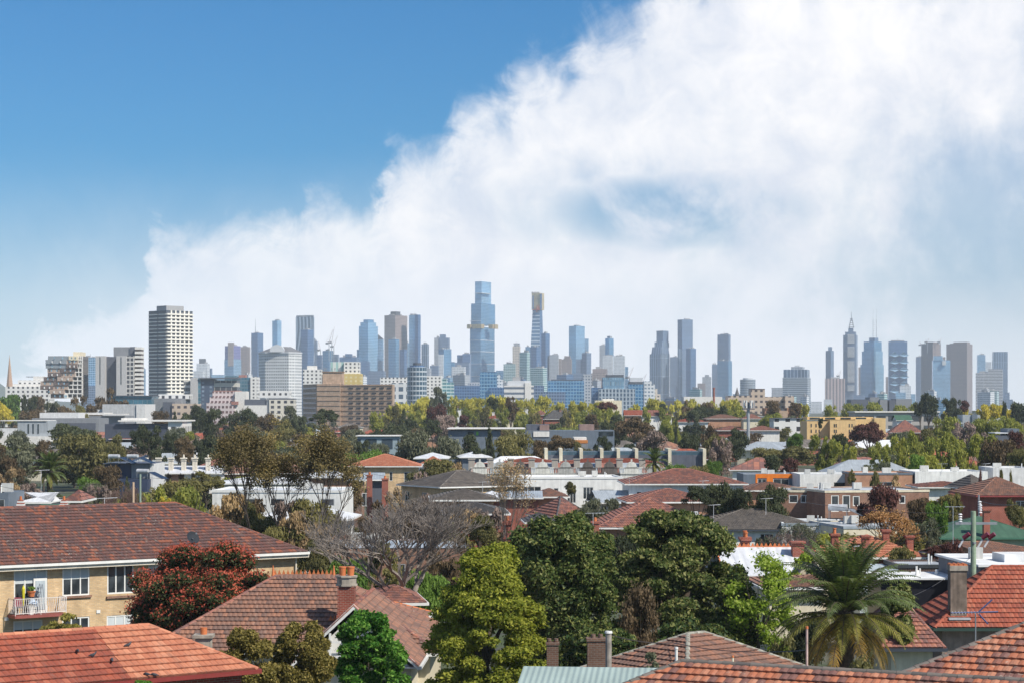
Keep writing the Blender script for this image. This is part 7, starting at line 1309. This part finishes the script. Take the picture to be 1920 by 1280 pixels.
T3 = [ # x, ytop, width, D, kind, material, label
(128,748,70,850,'gum','brown','feathery brown gum below the patchwork flats'),(165,745,60,880,'gum','brown','thin brown gum right of the patchwork flats foot'),(205,730,80,950,'gum','brown','brown gum reaching up before the grey apartment towers'),(98,752,64,860,'gum','grey','grey gum under the stepped apartment block left corner'),(62,766,70,820,'round','brown','dark brown wide tree above the left warehouse'),(150,762,50,820,'gum','olive','small olive gum behind the left warehouse'),
(45,742,18,930,'column','dark','thin dark cypress against the bright green tree'),(62,742,26,960,'round','dark','dark round tree beside the thin cypress'),
(132,790,96,520,'umbrella','dark','wide dark tree in front of the long pale warehouse'),
(30,822,110,380,'gum','grey','grey green gum in front of the mansard building'),(12,838,70,330,'gum','brown','rusty brown gum at the left edge'),(82,826,52,370,'gum','brown','dark rust gum right of the grey green one'),(160,806,150,380,'round','olive','very large olive brown tree left of the navy townhouse'),
(210,812,60,420,'round','olive','olive green shoulder tree behind the navy townhouse'),(285,798,70,430,'gum','dark','dark gum above the cream chimneys'),(262,808,50,450,'gum','dark','narrow dark gum left of the one above the chimneys'),(318,812,46,440,'gum','dark','dark gum over the third cream chimney'),
(345,818,50,420,'round','brown','bronze tree over the fourth cream chimney'),(385,812,70,430,'round','dark','broad dark tree over the last cream chimney'),(425,815,60,440,'round','brown','bronze brown tree right of the cream chimneys'),(352,806,34,520,'round','spring','pale yellow green tree behind the dark gums'),
(300,767,46,760,'round','brown','reddish brown tree right of the concrete hall'),(328,770,26,740,'cone','dark','small dark conifer right of the concrete hall'),(375,759,50,740,'round','dark','dark green tree under the navy wing'),(405,766,64,640,'gum','dark','tall dark gum before the terraced flats'),(352,774,40,760,'round','dark','dark tree beside the shed end'),
(455,762,66,700,'round','dark','big dark rounded tree under the white box flats'),(500,775,54,690,'round','brown','russet tree left of the tan block'),(545,765,60,760,'gum','grey','grey loose gum against the white flats'),(528,786,60,620,'round','olive','olive tree at the left foot of the tan block'),(452,790,40,640,'round','brown','low brown tree behind the small salmon roof'),(480,794,60,600,'round','grey','grey green rounded tree right of the small salmon roof'),(560,778,40,720,'round','dark','dark tree at the tan block left corner'),
(606,762,58,640,'umbrella','dark','dark umbrella shaped tree in front of the tan block'),(440,775,34,820,'gum','brown','thin brown gum before the pinkish terraces'),
(700,804,52,560,'round','dark','dark tree at the right foot of the tan block'),(728,800,44,580,'round','dark','dark tree right of the tan block foot'),(665,806,60,560,'gum','grey','bare looking grey gum under the tan block'),(740,790,50,620,'round','dark','round dark tree beside the tan block'),(757,763,22,780,'cone','dark','small pointed dark conifer right of the tan block'),(765,782,46,700,'round','dark','dark dome tree under the pointed conifer'),(780,798,50,640,'round','brown','brown tree between the dark domes'),
(823,730,46,980,'gum','grey','tall grey gum rising above the golden trees'),(822,756,60,820,'round','plum','large purple brown round tree under the tall grey gum'),(832,774,56,700,'round','twig','grey purple twiggy tree under the purple brown one'),(868,776,30,760,'round','plum','small purple brown tree right of the twiggy one'),(812,785,34,640,'round','dark','small dark green tree left of the factory roof'),
(924,742,24,850,'round','dark','small dark round tree standing in the golden row'),(957,742,36,860,'gum','brown','brown gum in the golden row right of the dark one'),
(642,815,60,420,'round','grey','grey green tree above the bright green bush'),(680,822,36,430,'round','dark','small dark tree under the thin white carport'),(712,826,50,400,'round','grey','grey tree right of the bright green bush'),(775,806,92,400,'round','grey','large grey olive round tree left of the factory'),(832,812,86,390,'round','grey','large grey green round tree in front of the factory left end'),(880,812,40,410,'round','dark','dark bush under the green door'),
(918,800,40,440,'cone','dark','dark leaning conifer before the factory'),(958,808,104,390,'round','olive','widest olive round tree in front of the dark blue building'),(1012,822,40,400,'round','brown','reddish brown tree right of the widest olive tree'),(1055,811,66,420,'umbrella','brown','bronze flat topped tree before the dark blue building'),(1128,818,50,400,'gum','dark','dark small gum right of the orange panelled building'),
(900,836,30,380,'round','dark','dark shrubby tree behind the hall roof'),(1090,826,50,390,'round','olive','olive low tree beside the orange panelled building'),
(1139,749,42,860,'umbrella','plum','dark brown umbrella tree right of the dark conifer'),(1118,758,12,870,'column','dark','thin dark cypress left of the umbrella tree'),(1156,776,30,760,'round','dark','dark round tree under the brown umbrella tree'),(1112,774,34,780,'round','brown','rusty tree left of the thin cypress foot'),
(1188,776,92,560,'umbrella','brown','large spreading dark brown tree in the centre right'),(1150,790,60,570,'gum','dark','dark gum left of the large spreading brown tree'),(1243,755,20,900,'round','dark','tiny dark tree before the ribbed tower foot'),
(1258,783,50,650,'round','spring','bright olive tree right of the spreading brown tree'),(1267,785,10,600,'column','dark','narrow dark cypress in the bright olive tree'),(1225,806,90,420,'gum','twig','leafless looking pinkish tree right of centre'),
(1287,752,34,860,'gum','brown','brown loose gum behind the salmon roof'),(1312,758,60,840,'round','dark','wide dark tree mass left of the phone tower'),(1350,758,56,850,'round','dark','second wide dark tree mass left of the phone tower'),(1330,752,40,880,'round','brown','bronze tree between the dark masses'),(1300,768,26,780,'round','dark','small dark blue green tree by the salmon roof'),(1385,757,30,880,'round','spring','olive gold tree just left of the phone tower head'),
(1452,748,36,900,'round','brown','brown round tree before the tan complex'),(1493,750,32,900,'round','brown','round bronze tree right of the tan complex'),(1445,772,56,760,'round','spring','green tree right of the cream rendered flats'),(1480,776,40,740,'round','grey','grey green tree left of the yellow flats'),
(1290,808,50,450,'round','dark','dark low tree left of the phone tower foot'),(1320,795,70,520,'gum','brown','brown gum spread left of the phone tower'),(1378,800,60,480,'round','dark','dark round tree beside the phone tower mast'),(1345,812,60,430,'round','olive','olive tree under the dull red roofs'),(1352,822,60,380,'gum','twig','bare reddish tree left of the mast foot'),
(1490,810,46,460,'round','green','vivid dark green round tree left of the yellow flats'),(1545,818,70,380,'vase','spring','tall olive yellow tree before the yellow flats left part'),(1585,832,60,370,'vase','spring','olive yellow tree right of the tallest one before the flats'),(1628,789,80,520,'umbrella','plum','dark domed tree covering the right of the yellow flats'),(1575,812,40,420,'round','dark','small dark tree in the shade before the yellow flats'),
(1538,783,16,560,'vase','dark','small palm like dark tree in front of the yellow flats'),
(1742,736,44,860,'round','dark','big dark round tree against the sky at the right'),(1725,748,30,870,'round','dark','left shoulder of the big dark tree against the sky'),(1786,748,50,880,'gum','dark','dark loose tree right of the big dark round one'),(1809,749,22,900,'round','plum','small dark round tree before the brown square tower'),(1883,751,12,900,'round','dark','tiny dark tree beside the yellow pair'),(1910,753,44,860,'round','dark','dark tree at the far right edge'),
(1768,778,90,560,'round','spring','large olive tree right of the dull red roofed flats'),(1805,790,70,540,'gum','twig','purple grey leafless tree in the olive trees'),(1850,780,70,580,'round','spring','olive green tree at the upper right'),(1840,808,60,480,'gum','twig','second purple grey leafless tree, lower right of the first'),(1895,778,60,600,'round','spring','olive tree under the pyramid white roof'),(1735,800,50,480,'round','olive','dark olive tree beside the dull red flats'),
(1700,808,40,500,'round','grey','grey shrub before the brick wall of the dull red flats'),
(1688,822,60,370,'vase','spring','yellow green tree one, left of the long willow belt'),(1728,812,70,360,'vase','spring','taller yellow green tree in the willow belt'),(1772,815,76,350,'vase','spring','yellow green tree in the middle of the willow belt'),(1812,818,80,355,'vase','spring','broad yellow green tree right in the willow belt'),(1850,822,70,360,'vase','spring','last yellow green tree in the willow belt before the brown tree'),(1650,832,60,350,'vase','spring','yellow green tree at the left end of the willow belt'),
(1745,846,70,320,'round','spring','low rounded green tree in front of the willow belt'),(1715,850,40,318,'round','green','bright green low round tree before the willow belt'),
(1872,818,86,330,'round','brown','large dark bronze tree at the right edge'),(1905,806,50,350,'round','plum','deep red leaved tree at the right edge'),(1912,836,60,310,'round','olive','dark green tree low at the right edge'),
(1446,850,40,330,'round','dark','compact dark green tree left of the orange flats'),(1478,856,40,340,'round','plum','reddish brown tree behind the orange panelled flats'),(1655,862,56,300,'round','grey','blue green clumpy tree behind the verandah flats'),(1630,868,36,300,'round','grey','small clumpy tree left of the blue green one'),(1640,884,30,255,'column','olive','narrow olive tree before the verandah flats'),(1597,878,20,255,'gum','olive','thin olive tree before the white flats'),
(1672,890,40,250,'gum','tan','tan creeper tree before the orange brick piers'),
(820,854,110,290,'umbrella','olive','wide olive mound tree behind the weathered grey roof'),(862,868,50,300,'gum','tan','yellowish thin tree right of the olive mound'),(790,884,40,270,'gum','twig','grey bare bush at the foot of the olive mound'),
(690,838,80,370,'round','green','bright fresh green tree above the orange tiled flats'),(655,848,50,370,'round','green','bright green tree left of the orange roof'),
(1212,862,10,380,'vase','dark','small dark plant near the terraces'),(1268,868,60,330,'round','green','green hedge tree right of the terrace parapets'),(1305,868,60,330,'round','olive','olive bush left of the grey round roof'),(1340,862,46,340,'round','green','green bush before the grey roof left of the mast'),
(1150,884,0,0,'','',''),
(168,890,60,300,'round','green','pale green soft tree left of the navy townhouse'),(178,900,50,240,'round','grey','grey green bush before the pale green tree'),(205,868,70,300,'round','brown','dark rust tree before the navy townhouse'),(238,892,24,260,'cone','dark','narrow dark shrub below the navy wall'),(58,905,80,260,'gum','twig','grey twiggy thicket at the left'),(15,880,60,290,'gum','tan','pinkish tan tree at the left edge'),
(105,918,50,215,'round','dark','dark green bush behind the big tiled roof at the left'),(190,906,70,225,'gum','twig','pinkish twiggy tree behind the big tiled roof'),(245,920,70,205,'round','olive','olive dark tree left of the wooden pole'),(330,892,120,250,'round','olive','wide green olive mound right of the wooden pole'),(385,880,80,265,'umbrella','olive','flat olive tree crown left of the tall tree'),(352,908,120,200,'round','spring','yellow olive wattle behind the big tiled roof'),(290,918,90,205,'vase','spring','yellow olive wattle by the wooden pole'),(310,932,40,198,'vase','goldy','small yellow flowering spray behind the big tiled roof'),
(12,945,50,190,'round','dark','dark bush at the left edge over the big tiled roof'),(430,925,110,180,'gum','tan','tan twiggy scrub right of the wattle'),(480,940,90,175,'round','olive','olive scrub at the foot of the tall tree'),(590,930,110,180,'round','olive','olive dark shrubs behind the grey bare tree'),(560,955,80,165,'gum','tan','dry tan scrub left of the grey bare tree'),
(705,945,100,180,'gum','brown','brown scrub seen through the grey bare tree'),(780,935,90,185,'round','brown','brown thicket right behind the grey bare tree'),(870,953,100,175,'umbrella','tan','tan gold domed bush right of the grey bare tree'),(905,960,60,170,'round','olive','dark olive bush left of the brick chimney'),
(1110,930,70,215,'round','grey','grey green bush in front of the stacked long roofs'),(1145,936,46,220,'gum','grey','loose grey bush beside the pale gabled house'),(1078,960,60,195,'umbrella','dark','dark flat bush above the lilac red roof'),(1070,900,26,250,'round','olive','small bush before the white modern house'),
(1760,945,70,190,'vase','green','airy fresh green tree left of the green metal roof'),(1785,925,60,205,'vase','olive','olive airy tree behind the fresh green one'),(1745,975,50,170,'gum','grey','thin grey green birch below the airy tree'),(1720,925,60,215,'round','brown','bronze bush right of the reddish dark tree'),(1905,935,50,200,'round','olive','olive bush at the right edge by the dark red brick house'),
(1788,1008,60,150,'round','plum','low maroon hedge before the green metal roof'),(1750,1020,40,152,'round','plum','maroon shrub left of the green wooden pole'),(1535,970,0,0,'','',''),
(1505,985,60,175,'gum','grey','thin grey green tree in front of the white side building'),(1380,1060,90,112,'gum','grey','')]
for a in T3:
    if not a[2] or not a[6]: continue
    tr(*a, cf=.86 if a[4] != 'umbrella' else .7)
# clipped shrubs and specials
tr(1838,882,11,250,'column','plum','tall thin dark red conifer at the right',.97,'conifer'); tr(1878,880,15,245,'column','olive','left clipped gold tipped shrub behind the brown roof',.97); tr(1896,882,13,245,'column','olive','right clipped gold tipped shrub behind the brown roof',.97)
tr(1355,904,80,212,'round','dark','dark dense tree, middle of the dark row by the aerial'); tr(1308,910,66,208,'umbrella','dark','dark dense dome tree, left of the dark row by the aerial'); tr(1392,912,50,210,'round','dark','dark dense tree right in the row by the aerial'); tr(1447,910,76,210,'round','dark','dark green round tree in front of the brown brick wing')
tr(1648,906,104,205,'round','plum','large dark maroon tree in front of the brown brick flats')
for a in [(455,925,90,183,'gum','brown','brown airy scrub before the white hall left windows'),(545,935,80,180,'gum','twig','twiggy grey scrub before the white hall right windows'),(905,948,110,186,'gum','twig','grey twiggy tree in front of the dark slate roof'),(845,975,90,170,'round','olive','olive bush at the right of the leafless branches'),(985,985,60,172,'round','dark','dark bush below the salmon hip roof'),(1180,1000,120,168,'round','dark','dark mass behind the gap of the two big dark trees'),(1130,985,80,172,'round','grey','grey green mass under the stacked long roofs'),(1240,960,60,185,'round','olive','olive mass below the lower stacked roof'),
  (430,960,120,172,'gum','brown','brown dry scrub under the tall dark stemmed trees'),(530,975,120,165,'round','olive','olive scrub right under the tall dark stemmed trees'),(620,985,100,160,'gum','tan','tan dry scrub left of the leafless tree'),(660,905,50,240,'round','brown','brown bush beside the grey metal shed'),(745,920,70,225,'gum','tan','pinkish scrub in front of the cream brick flats'),(800,925,60,225,'gum','twig','grey scrub at the left corner of the weathered roofed flats')]: tr(*a, cf=.95)
# undergrowth between the houses
ZN = [(160,'below the patchwork flats'),(300,'below the pale concrete hall'),(440,'below the dark glass flats'),(560,'below the octagonal white block'),(740,'below the tan brick block'),(880,'below the rose brown tower'),(980,'below the tallest tower'),(1060,'below the gold crowned tower'),(1190,'below the mosaic window offices'),(1300,'below the ribbed shouldered tower'),(1400,'below the lone tall slab'),(1530,'below the wide stepped office tower'),(1620,'below the lattice spire tower'),(1720,'below the diamond faced tower'),(1840,'below the square brown tower'),(3000,'near the right edge')]
zone = lambda x: next(z for m, z in ZN if x < m)
CN = {'dark': 'dark green', 'olive': 'olive', 'grey': 'grey green', 'brown': 'bronze brown', 'spring': 'yellow green', 'green': 'fresh green', 'twig': 'twiggy grey'}
for i in range(280):
    D = 170+1150*r_.random()**1.2; x = r_.uniform(-20, 1940); h = r_.uniform(2.6, 4.6) if D < 420 else r_.uniform(4.0, 7.0)
    if 200 < D < 320 and 880 < x < 1420: h = min(h, 3.4)
    mt_ = r_.choice(['dark','olive','olive','grey','brown','dark','spring']); zz = ('low ' if D < 420 else 'distant ')
    tr(x, HY+(CAMH-h)*F/D, r_.uniform(6, 12)/D*F, D, r_.choice(['round','round','umbrella','gum']), mt_, zz+CN[mt_]+' garden shrub '+zone(x), .98, 'shrub', zz+CN[mt_]+' shrubs '+zone(x), cat='shrub')
for i in range(130):
    D = r_.uniform(380, 1150); x = r_.uniform(-20, 1940); h = r_.uniform(6, 9.5) if D > 560 else r_.uniform(5.5, 7.5)
    mt_ = r_.choice(['dark','olive','olive','grey','brown','dark','spring','twig'])
    tr(x, HY+(CAMH-h)*F/D, r_.uniform(8, 13)/D*F, D, r_.choice(['round','round','gum']), mt_, CN[mt_]+' garden tree among the roofs '+zone(x), .94, 'garden_tree', CN[mt_]+' garden trees '+zone(x))
RN = {'salmon_tiles':'salmon tiled','rust_tiles':'rust red tiled','grey_cement_tiles':'grey tiled','weathered_brown_tiles':'brown tiled','grey_metal_roof':'grey metal','white_metal_roof':'white metal'}
for i in range(110):
    D = r_.uniform(540, 1250) if i < 76 else r_.uniform(352, 560); x = r_.uniform(-10, 1930); L = r_.uniform(10, 17); h = r_.uniform(3.2, 4.6); xx = x+L/D*F
    ye = HY+(CAMH-h)*F/D; rf = r_.choice([T_SAL, T_RST, T_GRY, T_BRN, MG, MW]); nm = RN[rf.name]
    house('distant '+nm+' house roof half hidden by trees '+zone(x), x, xx, ye, D, r_.uniform(-20, 20), 9, None, rf, r_.choice([WH, CR, RB, OB]), (1,1), seg=1, pitch=24, caps_=False, group='distant '+nm+' roofs '+zone(x), tile=False)
# ---------------------------------------------------------------- haze
def haze():
    m_ = bpy.data.materials.new('haze_air'); m_.use_nodes = True; t = NT(m_.node_tree); t.n.clear()
    vol = t.node('ShaderNodeVolumePrincipled', {'Color': (.82, .91, 1.0, 1), 'Density': HAZE, 'Anisotropy': -0.35})
    t.node('ShaderNodeOutputMaterial', {'Volume': vol}, None)
    mb = MB(); mb.bx(-3700, 3700, -120, 7400, -1.5, 380)
    tag(mb.build('haze', m_), 'thin pale blue air between the camera and the skyline', kind='stuff')
HAZE = 0.000074
haze()
